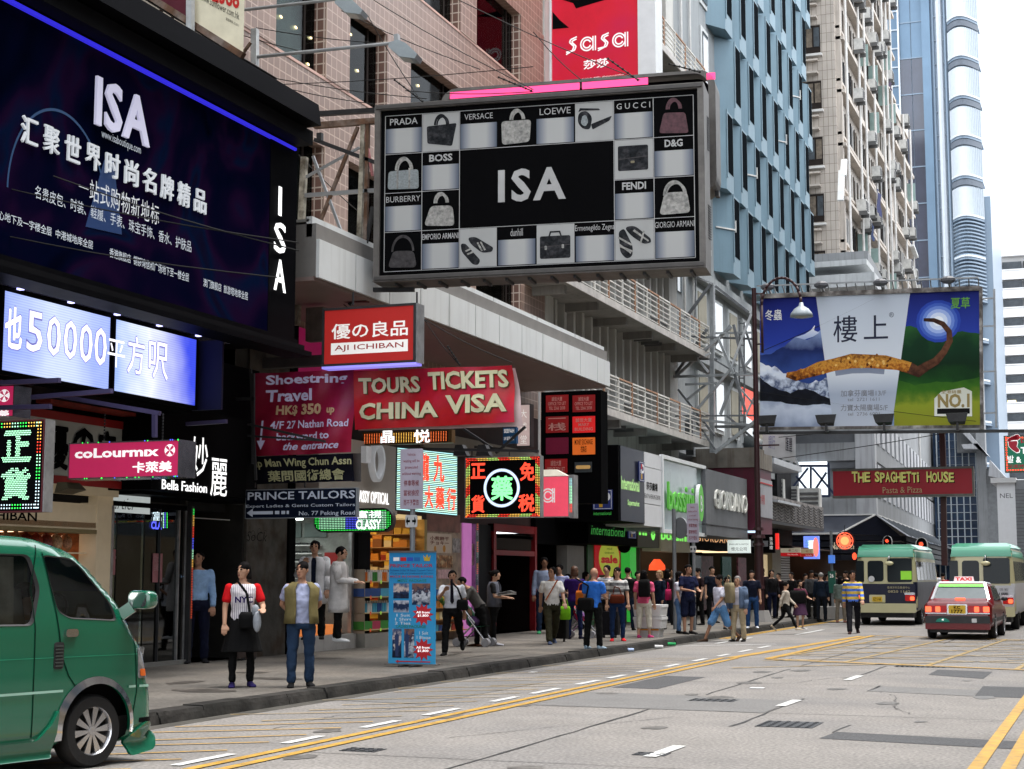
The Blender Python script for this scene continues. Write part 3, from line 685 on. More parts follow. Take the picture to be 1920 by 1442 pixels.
def ledge(z,y0,y1,x0=-15.3,x1=-13.8,ext=True):
 MB().box(x0,x1,y0,y1,z-.12,z,ml).build('ledge',mary);MB().box(x1,x1+.04,y0,y1,z-.16,z+.05,mat('ledge edge',(.5,.47,.44),.6,var=.2)).build('ledge_edge',mary)
 n=int((y1-y0)/1.35);posts=[y0+(y1-y0)*i/n for i in range(n+1)]
 for i,y_ in enumerate(posts):MB().box(x1-.05,x1,y_-.025,y_+.025,z,z+1.1,railr if i%2 else railw).build('post',mary)
 for i in range(n):
  m_=railw if i%2 else railr
  for q in range(6):MB().box(x1-.045,x1-.015,posts[i]+.027,posts[i+1]-.027,z+.12+q*.17,z+.15+q*.17,railw).build('rail',mary)
  MB().box(x1-.05,x1,posts[i]+.027,posts[i+1]-.027,z+1.05,z+1.1,m_ if i%2 else railr).build('top_rail',mary)
 for q in range(6):MB().box(x0+.3,x1-.05,y1-.03,y1,z+.12+q*.17,z+.15+q*.17,railw).build('rail',mary)
 for y_ in np.arange(y0+.6,y1,3.0):MB().box(x0,x1-.2,y_,y_+.18,z-.36,z-.12,ml).build('bracket',mary)
ledge(6.48,43.2,57.9);ledge(9.78,41,57.9);ledge(19.7,47.5,57.9);ledge(13.05,44,57.9)
for y_,z_,lb in((52.4,9.8,'grey air conditioner standing on the upper railed ledge of the cream building'),(53.7,9.8,'farther air conditioner on the upper railed ledge of the cream building'),(49.2,6.5,'air conditioner behind the lower railing, above the directory board')):
 inst('air_conditioner',acp,(-15.0,y_,z_),scale=1.15,label=lb,cat='air conditioner')
#PINK TILED BUILDING
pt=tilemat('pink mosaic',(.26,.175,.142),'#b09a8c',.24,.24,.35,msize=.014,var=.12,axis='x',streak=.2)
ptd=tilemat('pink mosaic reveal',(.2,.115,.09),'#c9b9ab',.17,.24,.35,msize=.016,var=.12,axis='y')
pink=thing('pink_tiled_building','pink mosaic tiled building with deep recessed windows behind the hanging billboards','building',(-22,34,0))
cols=[(25.35,26.8),(28.95,30.05),(31.95,33.25),(36.3,37.4),(40.75,42.7)]
rows_=[(8.5,10.45),(11.93,13.85),(15.35,17.3),(18.8,20.7),(22.2,24.1),(25.6,27.5)]
MB().box(-40,-15.45,25.4,42.68,4,30,mat('pink core',(.3,.17,.14),.8)).build('wall',pink)
zb=6.0
for(z0,z1)in rows_+[(29,29)]:
 MB().box(-15.45,-15.0,25.4,42.68,zb,z0,pt).build('spandrel',pink)
 MB().box(-15.0,-14.985,25.4,42.68,z0-.06,z0,mat('pink cap',(.56,.36,.3),.5)).build('sill',pink);zb=z1
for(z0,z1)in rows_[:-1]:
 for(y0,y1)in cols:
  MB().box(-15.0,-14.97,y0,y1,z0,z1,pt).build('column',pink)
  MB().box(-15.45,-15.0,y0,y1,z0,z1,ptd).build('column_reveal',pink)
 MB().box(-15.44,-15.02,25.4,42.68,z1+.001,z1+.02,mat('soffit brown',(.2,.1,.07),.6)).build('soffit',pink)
wg=glass('shop window glass','#8a938f',.04,1.12)
lam=mat('ceiling downlight',(1,.75,.4),emit=3,var=0);lat=mat('gold lattice',(.42,.33,.16),.5,var=.2)
inner={(1,0):mat('grey poster',(.2,.215,.23),.7,spec=.02,var=.6,vs=.6),(1,1):mat('deep green poster',(.01,.08,.065),.7,var=.6,vs=1.2,spec=.02,mix2=(.015,.2,.14),m2s=.7),(1,2):mat('crimson poster',(.35,.008,.02),.7,spec=.02,var=.4,vs=1)}
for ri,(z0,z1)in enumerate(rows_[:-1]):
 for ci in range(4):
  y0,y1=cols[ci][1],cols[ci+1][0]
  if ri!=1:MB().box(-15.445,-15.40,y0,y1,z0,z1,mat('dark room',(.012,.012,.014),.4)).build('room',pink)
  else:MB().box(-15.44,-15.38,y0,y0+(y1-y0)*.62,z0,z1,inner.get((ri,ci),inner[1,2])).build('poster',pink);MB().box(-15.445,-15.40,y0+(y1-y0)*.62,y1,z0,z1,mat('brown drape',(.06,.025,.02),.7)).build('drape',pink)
  MB().box(-15.27,-15.26,y0,y1,z0,z1,wg).build('pane',pink)
  MB().box(-15.28,-15.24,y1-.5,y1-.42,z0,z1,fr_).build('mullion',pink)
  if ri==0:
   g=MB()
   for s_ in(-1,1):
    for q in np.arange(-1.5,3.5,.42):
     a,b=y0+q,z0;ta,tb_=y0+q+s_*(z1-z0)*.62,z1
     pts=[]
     for t in np.linspace(0,1,21):
      yy=a+(ta-a)*t
      if y0<=yy<=y1:pts.append((yy,b+(tb_-b)*t))
     if len(pts)>1:g.bar((-15.31,pts[0][0],pts[0][1]),(-15.31,pts[-1][0],pts[-1][1]),.03,.045,lat)
   g.build('lattice',pink,kind='stuff')
   MB().box(-15.40,-15.36,y0,y1,z0,z1,mat('green gold wall',(.12,.12,.04),.6,var=.7,vs=1.5)).build('inner_wall',pink)
for px_,py_ in((523,32),(551,52),(579,71),(574,121),(654,65),(667,133),(781,161)):
 p=A(px_,py_,x=-15.31);g=MB();g.ball(p,.07,.09,.045,8,5,lam);g.build('downlight',pink)
RP=PX(-15.36)
mb=MB();rw=mat('sign rose print',(.75,.5,.5),.6)
tpx(mb,RP,'莎莎',768,158,842,150,rw,off=.02);mb.build('lettering',pink)
bg_=mat('aged beige plaster',(.30,.265,.22),.85,var=.2,vs=.8,streak=.5,bump=.2,bs=8)
lb=thing('beige_plaster_building','aged beige plaster building behind the cream sunflower signboard at top left','building',(-25,16,0))
MB().box(-40,-15.2,2,25.38,4.4,30,bg_).build('wall',lb)
for y_ in(21.7,23.6):
 MB().box(-15.2,-15.12,y_,y_+1.2,12.6,14.2,glz).build('window',lb)
MB().box(-15.2,-14.9,24.9,25.38,5,30,mat('rough column',(.36,.33,.29),.8,var=.3,vs=2,streak=.4)).build('column',lb)
#WHITE PANELLED CANOPY over the shops
cx=-12.6;cw=mat('white canopy panel',(.66,.68,.68),.4,var=.06,vs=.6,streak=.22,grime='#6b6257');cpj=mat('canopy joint',(.2,.19,.18),.7)
canopy=thing('shop_canopy','long white panelled canopy jutting over the pavement above the travel banners','canopy',(-13,31,5))
ez0,ez1=6.71,7.70
MB().box(-15,cx-.06,24.2,41.2,ez0+.02,ez1-.04,cpj).build('core',canopy)
yy=24.2
while yy<41.1:
 MB().box(cx-.06,cx,yy+.012,min(yy+1.44,41.22)-.012,ez0,7.38,cw).build('panel',canopy);yy+=1.45
for y_ in np.arange(24.2,41,2.9):MB().box(cx-.25,cx-.14,y_,min(y_+2.86,41.2),7.43,7.79,cw).build('upper_panel',canopy)
MB().box(-15,cx-.001,41.22,41.28,ez0,7.38,cw).build('end_panel',canopy)
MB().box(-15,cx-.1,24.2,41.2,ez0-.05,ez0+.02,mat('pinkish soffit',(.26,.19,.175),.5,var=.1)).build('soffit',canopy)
MB().box(-15,cx-.2,24.2,41.2,7.70,7.75,mat('canopy roof',(.3,.3,.28),.8,var=.3)).build('roof',canopy)
#LEFT: ISA PROJECTING SIGN BOX
blk=mat('black aluminium',(.004,.004,.005),.45,var=.2,spec=.01);blk2=mat('black trim',(.008,.008,.009),.5,spec=.01)
isa=thing('projecting_shop_sign','huge dark blue illuminated fashion sign box hanging over the pavement at upper left','sign',(-13.4,16,4.5))
SX=-12.6;SP=PX(SX)
def isaface():
 m=mat('isa print',(.01,.012,.03),.5,var=0,emit=.01,spec=0,mix2=(.01,.012,.03));n=m.node_tree.nodes;l=m.node_tree.links;b=n['Principled BSDF']
 tc=n.new('ShaderNodeTexCoord');ns=n.new('ShaderNodeTexNoise');ns.inputs['Scale'].default_value=.35;ns.inputs['Detail'].default_value=2;ns.inputs['Distortion'].default_value=2.2
 mp=n.new('ShaderNodeMapping');mp.inputs['Location'].default_value=(3,5.5,1);l.new(tc.outputs['Object'],mp.inputs[0]);l.new(mp.outputs[0],ns.inputs['Vector'])
 cr=n.new('ShaderNodeValToRGB');e=cr.color_ramp.elements
 e[0].position=.28;e[0].color=(.0005,.0006,.0025,1);e[1].position=.82;e[1].color=(.001,.008,.022,1)
 for p_,c in((.42,(.002,.004,.022,1)),(.5,(.006,.004,.025,1)),(.57,(.018,.006,.035,1)),(.64,(.004,.012,.05,1)),(.72,(.012,.003,.012,1))):
  q=e.new(p_);q.color=tuple(v*.45 for v in c[:3])+(1,)
 l.new(ns.outputs[0],cr.inputs[0]);l.new(cr.outputs[0],b.inputs['Base Color']);l.new(cr.outputs[0],b.inputs['Emission Color']);b.inputs['Emission Strength'].default_value=.17*EM
 return m
yL,yR=6.0,23.35;zB,zT=5.45,8.72
MB().box(SX-1.5,SX-.02,yL,yR,zB-.05,zT+.25,blk).build('box',isa)
MB().add([SP.pt(yL,zB,0),SP.pt(22.45,zB,0),SP.pt(22.45,zT-.04,0),SP.pt(yL,zT-.04,0)],[(0,1,2,3)],isaface()).build('printed_face',isa)
MB().box(SX-.01,SX+.01,22.45,yR,zB,zT,blk).build('end_column',isa)
MB().box(SX-.02,SX+.05,yL,yR-.1,zT-.03,zT+.012,mat('blue led',(.05,.05,1),emit=.6,ecol=(.04,.03,.9),var=0)).build('led_strip',isa)
MB().hexa([(SX-2.6,yL,zT+.25),(SX+.5,yL,zT+.35),(SX+.5,yR-.1,zT+.35),(SX-2.6,yR-.1,zT+.25),(SX-2.6,yL,zT+.55),(SX+.45,yL,zT+.72),(SX+.45,yR-.1,zT+.72),(SX-2.6,yR-.1,zT+.55)],blk).build('eave',isa)
MB().box(SX+.02,SX+.3,yL,yR,zT+.06,zT+.3,blk2).build('eave_fascia',isa)
for dz,dx in((-.03,.05),(-.12,.13),(-.22,.22)):MB().box(SX-.25,SX+dx,yL,yR+dx,zB+dz,zB+dz+.085,blk2 if dx==.13 else blk).build('base_moulding',isa)
tm=mat('isa white letters',(.5,.5,.58),.5,emit=.4,ecol=(.62,.6,.85),var=0);tm2=mat('isa cast letters',(.5,.52,.55),.5,emit=.3,ecol=(.75,.8,.85),var=0)
tm3=mat('isa thin letters',(.5,.55,.6),.5,emit=.22,ecol=(.6,.65,.75),var=0)
a0,a1,b0,b1=SP.px(173,225)[0],SP.px(277,277)[0],SP.px(173,232)[1],SP.px(277,201)[1]
letter_parts(SP,'ISA',a0,a1,SP.px(175,232)[1]-.02,SP.px(178,142)[1],tm,isa,off=.022,d=.02,depth=.04)
a0,b0=SP.px(189,259);a1,_=SP.px(263,285);mb=MB();letters(mb,SP,'www.isaboutique.com',a0,a1,b0-.02,b0+.13,tm3,d=.01);mb.build('web_lettering',isa)
def row(s,x0,y0,x1,ytop0,m,off=0,sp=1.0,d=.01,depth=0):
 a0,b0=SP.px(x0,y0);a1,_=SP.px(x1,y0);_,b1=SP.px(x0,ytop0)
 if len(s)<9:
  w_=(a1-a0)/(len(s)-.12)
  for i,ch in enumerate(s):mb=MB();letters(mb,SP,ch,a0+i*w_,a0+(i+.88)*w_,(b0+b1)/2-.014 if ch=='一' else b0,(b0+b1)/2+.014 if ch=='一' else b1,m,d=d);mb.build('letter',isa)
  return
 mb=MB();letters(mb,SP,s,a0,a1,b0,b1,m,off=off,sp=sp,d=d,depth=depth);mb.build('lettering',isa)
a0,b0=SP.px(35,266);a1,_=SP.px(385,266);_,b1=SP.px(35,214);n_=10;w_=(a1-a0)/(n_-.28)
for i,ch in enumerate('汇聚世界时尚名牌精品'):
 mb=MB();letters(mb,SP,ch,a0+i*w_,a0+i*w_+w_*.72,b0,b1,tm2,off=.009,d=.02,depth=.03);mb.build('letter',isa)
row('一站式购物新地标',146,368,298,327,tm2,.008,1.0)
row('名贵皮包、时装、鞋履、手表、珠宝手饰、香水、护肤品',64,371,360,346,tm3,0,1.0)
row('汉口中心地下及一字楼全层  中港城地库全层',-40,400,175,382,tm3,.004)
row('香港旗舰店  铜锣湾信和广场地下至一楼全层',204,482,354,464,tm3,.004)
row('澳门旗舰店  旅游塔地库全层',380,537,464,521,tm3,.004)
mb=MB();a,b=SP.px(110,385)
ring(mb,SP,a,b,1.02,1.05,mat('print blue line',(.01,.03,.08),.4,emit=.5,ecol=(.02,.06,.14),var=0),d=.004,n=40,e0=0,e1=math.pi,ry=1.2)
pq=[SP.px(195,300),SP.px(212,300),SP.px(228,440),SP.px(160,425)]
mb.prism(SP,pq[::-1],.001,.006,mat('print bottle',(.01,.02,.06),.3,emit=.7,ecol=(.015,.035,.1),var=0));mb.build('printed_bottle',isa)
wl=mat('white lit letters',(.9,.9,.9),emit=1.1,ecol=(1,1,1),var=0)
for ch,y0,y1 in(('I',345,400),('S',413,471),('A',483,543)):
 a0,b0=SP.px(509,y1);a1,_=SP.px(531,y1);_,b1=SP.px(509,y0)
 if ch=='I':a0,a1=SP.px(517.5,y1)[0],SP.px(523,y1)[0]
 mb=MB();letters(mb,SP,ch,a0,a1,b0,b1,wl,off=.012,d=.04,depth=.01);mb.build('letter',isa)
und=mat('purple soffit metal',(.2,.2,.3),.25,metal=.6,var=.2,vs=1)
MB().box(SX-1.4,SX-.26,6,22.6,5.37,5.395,und).build('soffit',isa)
for i,y_ in enumerate(np.arange(12.8,22.4,1.1)):
 for x_ in(SX-.75,SX-.45):MB().cbox((x_,y_,5.36),.07,.07,.02,mat('soffit lamp',(.6,.6,1),emit=2.5,ecol=(.5,.5,1),var=0)).build('soffit_lamp',isa)
scr=thing('led_screen_wall','pair of bright blue white video screens showing 50000 beneath the dark projecting sign','led screen',(-14,18,3.5))
LX=-13.4;LP=PX(LX)
def screenmat(nm,flip):
 m=mat(nm,(.02,.02,.03),.4,var=0,emit=1);n=m.node_tree.nodes;l=m.node_tree.links;b=n['Principled BSDF']
 tc=n.new('ShaderNodeTexCoord');sp=n.new('ShaderNodeSeparateXYZ');l.new(tc.outputs['Generated'],sp.inputs[0])
 cr=n.new('ShaderNodeValToRGB');e=cr.color_ramp.elements;e[0].color=(.3,.4,.95,1)if not flip else(.35,.5,1,1);e[1].color=(.35,.45,1,1)if not flip else(.05,.08,.8,1);e[0].position=0;e[1].position=1
 q=e.new(.5 if not flip else .35);q.color=(.62,.72,1,1)if not flip else(.85,.9,1,1)
 ns=n.new('ShaderNodeTexNoise');ns.inputs['Scale'].default_value=1.3;l.new(tc.outputs['Object'],ns.inputs[0])
 ad=n.new('ShaderNodeMath');ad.operation='ADD';mu=n.new('ShaderNodeMath');mu.operation='MULTIPLY_ADD';mu.inputs[1].default_value=.7;mu.inputs[2].default_value=-.35;l.new(ns.outputs[0],mu.inputs[0])
 l.new(sp.outputs[1],ad.inputs[0]);l.new(mu.outputs[0],ad.inputs[1]);l.new(ad.outputs[0],cr.inputs[0])
 wv=n.new('ShaderNodeTexWave');wv.bands_direction='Z';wv.inputs['Scale'].default_value=9;l.new(tc.outputs['Object'],wv.inputs[0])
 mm=n.new('ShaderNodeMapRange');mm.inputs[3].default_value=.95*EM;mm.inputs[4].default_value=1.2*EM;l.new(wv.outputs[1],mm.inputs[0])
 l.new(cr.outputs[0],b.inputs['Emission Color']);l.new(mm.outputs[0],b.inputs['Emission Strength']);return m
MB().box(-14.9,LX-.1,8,21.7,4.15,5.35,blk).build('backing',scr)
for i,(ya,yb,fl)in enumerate(((16.95,19.3,0),(19.45,21.62,1))):
 MB().box(LX-.1,LX,ya-.06,yb+.06,4.2,5.36,blk).build('screen_frame',scr)
 MB().add([LP.pt(ya,4.26,.004),LP.pt(yb,4.26,.004),LP.pt(yb,5.3,.004),LP.pt(ya,5.3,.004)],[(0,1,2,3)],screenmat('screen %d'%i,fl)).build('screen',scr)
MB().box(LX-.1,LX+.0,10,16.7,4.2,5.36,blk).build('screen_frame',scr)
pw=mat('screen glyph',(.9,.9,.95),emit=1.25,ecol=(.98,.95,1),var=0);ph=mat('screen glyph halo',(.2,.25,.6),emit=.6,ecol=(.28,.26,.7),var=0)
for s_,y0,y1,o_ in(('也',16.97,17.32,.02),('5',17.42,17.75,0),('0',17.85,18.15,0),('0',18.22,18.52,0),('0',18.58,18.88,0),('0',18.93,19.22,0),('方',19.75,20.18,0),('呎',20.3,20.82,0)):
 hh=(.3,.0)if s_ not in '50' else(.22,-.06)
 mb=MB();letters(mb,LP,s_,y0,y1,4.56-hh[1]*.3,5.12,pw,d=.012,off=o_+.006);letters(mb,LP,s_,y0-.015,y1+.015,4.545-hh[1]*.3,5.135,ph,d=.008,off=o_+.035);mb.build('glyph',scr)
mb=MB();letters(mb,LP,'平',19.25,19.68,4.6,5.0,pw,d=.012);mb.build('glyph',scr)
dk=mat('shop black',(.008,.008,.01),.5)
rec=thing('shop_facade','dark recessed upper shop front under the video screens','shop front',(-15.5,19,0))
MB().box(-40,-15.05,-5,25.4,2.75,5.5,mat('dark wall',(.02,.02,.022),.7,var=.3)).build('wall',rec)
MB().box(-15.05,-14.4,21.7,25.4,2.9,5.3,blk).build('dark_return',rec)
MB().box(-15,-13.0,21.75,21.8,4.2,5.3,mat('midnight blue panel',(.003,.004,.03),.6)).build('blue_return',rec)
#HANGING AND PROJECTING SIGNS
alu=mat('weathered aluminium frame',(.13,.12,.112),.5,metal=.2,var=.25,vs=3,streak=.3);alud=mat('dark frame',(.07,.065,.062),.5,var=.25,vs=3)
steel=mat('steel grey',(.3,.31,.32),.5,metal=.3,var=.25,vs=2);rust=mat('rusty steel',(.14,.075,.045),.8,var=.4,vs=4,mix2=(.25,.2,.17),m2s=3);dkst=mat('dark steel',(.03,.03,.032),.5,var=.3)
bpr=mat('print black',(.0035,.0035,.004),.6,spec=.01);gpr=mat('print light grey',(.38,.385,.38),.6,spec=.2,var=.05);gtx=mat('print grey type',(.42,.42,.42),.6,spec=.1)
BB=PP((-12.46,26.),(-6.34,26.75));bb=thing('hanging_billboard','large black and white handbag billboard reading ISA hung over the road','billboard',BB.pt(3,5,-.4))
aL,_=BB.px(703,360);aR,_=BB.px(1322,320);_,bT=BB.px(703,199);_,bB=BB.px(703,530)
MB().panel(BB,aL,aR,bB,bT,-.75,-.03,alu).build('casing',bb)
f=.11
for q in((aL,aR,bB,bB+f),(aL,aR,bT-f,bT),(aL,aL+f,bB+f,bT-f),(aR-f,aR,bB+f,bT-f)):MB().panel(BB,*q,-.03,.06,alu).build('frame',bb)
for q in((aL+.03,aR-.03,bB+.03,bB+.09),(aL+.03,aR-.03,bT-.09,bT-.03)):MB().panel(BB,*q,.06,.1,alud).build('frame_lip',bb)
MB().panel(BB,aL+f,aR-f,bB+f,bT-f,-.03,.0,bpr).build('face',bb)
for zz in(bT-.5,bB+1.2):
 g=MB()
 for i in range(14):
  p=BB.pt(aR,zz-i*.045,-.45);g.cbox((p[0]+.006,p[1],p[2]),.012,.3,.02,dkst)
 g.build('side_louvre',bb)
x0,x1=aL+f+.08,aR-f-.08;y1,y0=bT-f-.1,bB+f+.08;cwid=(x1-x0)/8;chh=(y1-y0)/4
def gradcell():
 m=mat('print column shade',(.38,.385,.38),.6,spec=.1,var=0.01);n=m.node_tree.nodes;l=m.node_tree.links;b=n['Principled BSDF']
 tc=n.new('ShaderNodeTexCoord');sp=n.new('ShaderNodeSeparateXYZ');l.new(tc.outputs['Generated'],sp.inputs[0]);cr=n.new('ShaderNodeValToRGB');e=cr.color_ramp.elements
 e[0].color=(.08,.1,.14,1);e[0].position=0;e[1].color=(.08,.1,.14,1);e[1].position=1
 for p_,c in((.12,(.22,.24,.28,1)),(.3,(.42,.425,.42,1)),(.7,(.42,.425,.42,1)),(.88,(.22,.24,.28,1))):q=e.new(p_);q.color=c
 l.new(sp.outputs[0],cr.inputs[0]);l.new(cr.outputs[0],b.inputs['Base Color']);return m
gc=gradcell()
def cell(c,r):return x0+c*cwid,y1-(r+1)*chh
def brand(c,r,s,off=.01,wide=.78,hh=.42):
 x,y=cell(c,r);e=.012
 MB().add([BB.pt(x+e,y+.02,.004),BB.pt(x+cwid-e,y+.02,.004),BB.pt(x+cwid-e,y+chh*.66,.004),BB.pt(x+e,y+chh*.66,.004)],[(0,1,2,3)],gc).build('printed_cell',bb)
 mb=MB();letters(mb,BB,s,x+cwid*(1-wide)/2,x+cwid*(1+wide)/2,y+chh*(.83-hh*.17),y+chh*(.83+hh*.2),gtx,d=.006,off=off);mb.build('lettering',bb)
def light(c,r):
 x,y=cell(c,r);MB().panel(BB,x+.012,x+cwid-.012,y+.012,y+chh-.012,.001,.004,gpr).build('printed_cell',bb)
for c,r,s,o_,w_,h_ in((0,0,'PRADA',.01,.75,.45),(2,0,'VERSACE',.0,.75,.4),(4,0,'LOEWE',.0,.8,.45),(6,0,'G U C C I',.005,.85,.4),(1,1,'BOSS',.03,.62,.5),(7,1,'D&G',.03,.45,.5),(0,2,'BURBERRY',0,.92,.4),(6,2,'FENDI',.03,.6,.5),(1,3,'EMPORIO ARMANI',.012,.96,.4),(3,3,'dunhill',0,.32,.5),(5,3,'Ermenegildo Zegna',.0,1.0,.5),(7,3,'GIORGIO ARMANI',.0,.98,.4)):brand(c,r,s,o_,w_,h_)
for c,r in((1,0),(5,0),(6,1),(2,3),(4,3),(6,3)):light(c,r)
mb=MB();a0,a1,b0,b1=BB.rect(934,379,1061,313);b0,b1=BB.px(997,377)[1],BB.px(997,315)[1];letters(mb,BB,'ISA',a0,a1,b0,b1,gtx,off=.03,d=.006,sp=1.2);mb.build('lettering',bb)
def bag(c,r,body,handle,shape,kind='tote',band=None):
 x,y=cell(c,r);X=lambda u:x+cwid*u;Y=lambda v:y+chh*v;mb=MB()
 hx,hw,hy,hh={'tote':(.5,.16,.68,.24),'duffel':(.5,.2,.58,.3),'hobo':(.5,.28,.5,.38),'wide':(.5,.25,.55,.33)}[kind]
 ring(mb,BB,X(hx),Y(hy),cwid*hw-.02,cwid*hw+.02,handle,.008,20,0,math.pi,ry=chh*hh/(cwid*hw))
 if kind!='hobo':ring(mb,BB,X(hx+.05),Y(hy),cwid*hw-.018,cwid*hw+.01,handle,.007,20,0,math.pi,ry=chh*hh*.9/(cwid*hw))
 mb.prism(BB,[(X(u),Y(v))for u,v in shape],.006,.010,body)
 if band:
  for u in(.32,.64):mb.prism(BB,[(X(u),Y(.1)),(X(u+.05),Y(.1)),(X(u+.05),Y(.62)),(X(u),Y(.62))],.011,.013,band)
 mb.build('printed_handbag',bb)
rr2=lambda a,b,c,d,r=.07:rrect(a,b,c,d,r,3)
k1=mat('print bag black',(.02,.022,.025),.6,var=.5,vs=14,mix2=(.05,.05,.055),m2s=9);k2=mat('print bag pale',(.36,.35,.33),.6,var=.35,vs=16,mix2=(.22,.22,.21),m2s=12);k3=mat('print bag maroon',(.09,.035,.045),.6,var=.4,vs=14);k4=mat('print bag silver',(.25,.28,.29),.6,var=.3,vs=30);k5=mat('print bag charcoal',(.045,.04,.042),.6,var=.6,vs=10)
bag(1,0,k1,k1,rpoly([(.14,.22),(.8,.12),(.92,.7),(.12,.66)],.05));bag(3,0,k2,k2,rpoly([(.12,.06),(.84,.1),(.88,.66),(.1,.66)],.1));bag(7,0,k3,k3,rpoly([(.14,.1),(.88,.06),(.8,.58),(.26,.6)],.08))
bag(0,1,k4,k2,rpoly([(.08,.1),(.92,.08),(.9,.58),(.1,.56)],.08),'duffel',k2);bag(1,2,k2,k2,rpoly([(.06,.12),(.88,.08),(.82,.6),(.24,.62)],.12));bag(7,2,k2,k2,rpoly([(.12,.08),(.9,.1),(.82,.62),(.26,.62)],.12),'wide');bag(0,3,k5,k5,rpoly([(.1,.1),(.88,.08),(.8,.5),(.24,.52)],.12),'hobo')
def shape(c,r,polys):
 x,y=cell(c,r);mb=MB()
 for i,(pts,m)in enumerate(polys):mb.prism(BB,[(x+cwid*u,y+chh*v)for u,v in pts],.006+i*.0015,.0072+i*.0015,m)
 mb.build('printed_product',bb)
shape(6,1,[(rr2(.1,.86,.22,.84,.04),k1),([(.1,.5),(.86,.55),(.86,.57),(.1,.52)],k5),(rr2(.42,.52,.4,.46,.02),mat('print gold',(.2,.17,.1),.5))])
shape(4,3,[(rr2(.1,.88,.14,.7,.04),k1),([(.32,.7),(.36,.82),(.62,.82),(.66,.7),(.62,.7),(.59,.78),(.39,.78),(.36,.7)],k1),([(.1,.42),(.88,.46),(.88,.48),(.1,.44)],k5),(rr2(.22,.28,.36,.46,.02),k2),(rr2(.66,.72,.38,.48,.02),k2)])
shape(2,3,[(rpoly([(.04,.62),(.16,.62),(.56,.18),(.5,.06),(.36,.08),(.06,.42)],.1),k1),(rpoly([(.22,.76),(.42,.78),(.9,.48),(.86,.38),(.6,.36),(.3,.6)],.1),k1),([(.46,.62),(.5,.64),(.62,.42),(.58,.4)],k2),([(.54,.64),(.58,.65),(.7,.44),(.66,.42)],k2),([(.16,.44),(.3,.5),(.32,.46),(.18,.4)],k2),([(.2,.36),(.36,.42),(.38,.38),(.23,.32)],k2)])
shape(5,0,[(rpoly([(.08,.5),(.1,.74),(.3,.8),(.46,.62),(.4,.3),(.2,.34)],.1),k1),(rpoly([(.42,.44),(.46,.3),(.9,.5),(.96,.62),(.9,.6)],.04),k1),([(.1,.76),(.14,.86),(.62,.82),(.66,.78),(.6,.78),(.18,.8)],k1),(rpoly([(.16,.46),(.2,.66),(.3,.68),(.36,.5),(.28,.38)],.08),k4)])
shape(6,3,[(rpoly([(.1,.72),(.24,.8),(.46,.34),(.44,.1),(.3,.04),(.14,.2)],.12),k1),(rpoly([(.24,.82),(.5,.86),(.9,.52),(.92,.42),(.74,.38),(.42,.6)],.12),k1),([(.08,.56),(.42,.36),(.44,.4),(.1,.6)],k2),([(.12,.34),(.44,.2),(.46,.24),(.14,.38)],k2),([(.46,.72),(.84,.44),(.86,.47),(.5,.76)],k2),([(.62,.4),(.72,.72),(.76,.7),(.66,.38)],k2),([(.1,.4),(.4,.16),(.42,.19),(.12,.43)],k2)])
for c in range(9):
 if c not in(3,4,5):MB().panel(BB,x0+c*cwid-.006,x0+c*cwid+.006,y0,y1,.001,.0055,gtx).build('printed_rule',bb)
for r in range(5):
 for c0,c1 in(((0,8),)if r in(0,1,3,4)else((0,2),(6,8))):MB().panel(BB,x0+c0*cwid,x0+c1*cwid,y0+r*chh-.005,y0+r*chh+.005,.001,.0052,gtx).build('printed_rule',bb)
for s_ in np.linspace(.06,.95,14):
 MB().panel(BB,aL+(aR-aL)*s_,aL+(aR-aL)*s_+.05,bB-.05,bB,-.6,-.1,dkst).build('bracket',bb)
NB=PP((-12.3,27.4),(-6.2,28.1));na,nbt=NB.px(826,174);nr,_=NB.px(1341,150);nbx=thing('neon_light_box','round cornered grey light box with a pink neon edge just behind the handbag billboard','sign',NB.pt(na+2,5,-.3))
nbt=NB.px(1100,147)[1];nbb=NB.px(1341,360)[1];neon=mat('pink neon',(.9,.05,.25),emit=1.15,ecol=(1,.08,.22),var=0)
ro=rrect(na,nr,nbb,nbt,.32,6);ri=rrect(na+.13,nr-.13,nbb+.13,nbt-.06,.26,6);n_=len(ro)
MB().add([NB.pt(*p,0)for p in ro]+[NB.pt(*p,0)for p in ri],[(i,(i+1)%n_,n_+(i+1)%n_,n_+i)for i in range(n_)],alu).add([NB.pt(*p,0)for p in ro]+[NB.pt(*p,-.7)for p in ro],[(i,(i+1)%n_,n_+(i+1)%n_,n_+i)for i in range(n_)],alu).build('casing',nbx)
MB().prism(NB,ri,-.4,-.35,blk).build('back',nbx)
for u0,u1 in((.06,2.7),(2.75,4.05),(5.35,5.6)):MB().panel(NB,na+.13+u0*.96,na+.13+u1*.96 if u1<5 else nr-.16,nbt-.2,nbt-.07,-.02,.0,neon).build('neon_tube',nbx)
MB().panel(NB,nr-.07,nr,nbb,nbb+.1,-.5,-.3,dkst).build('vent',nbx)
tr=thing('sign_truss','rusty steel truss carrying the handbag billboard from the pink building','steel frame',(-13,26.4,5));TR=PY(26.4)
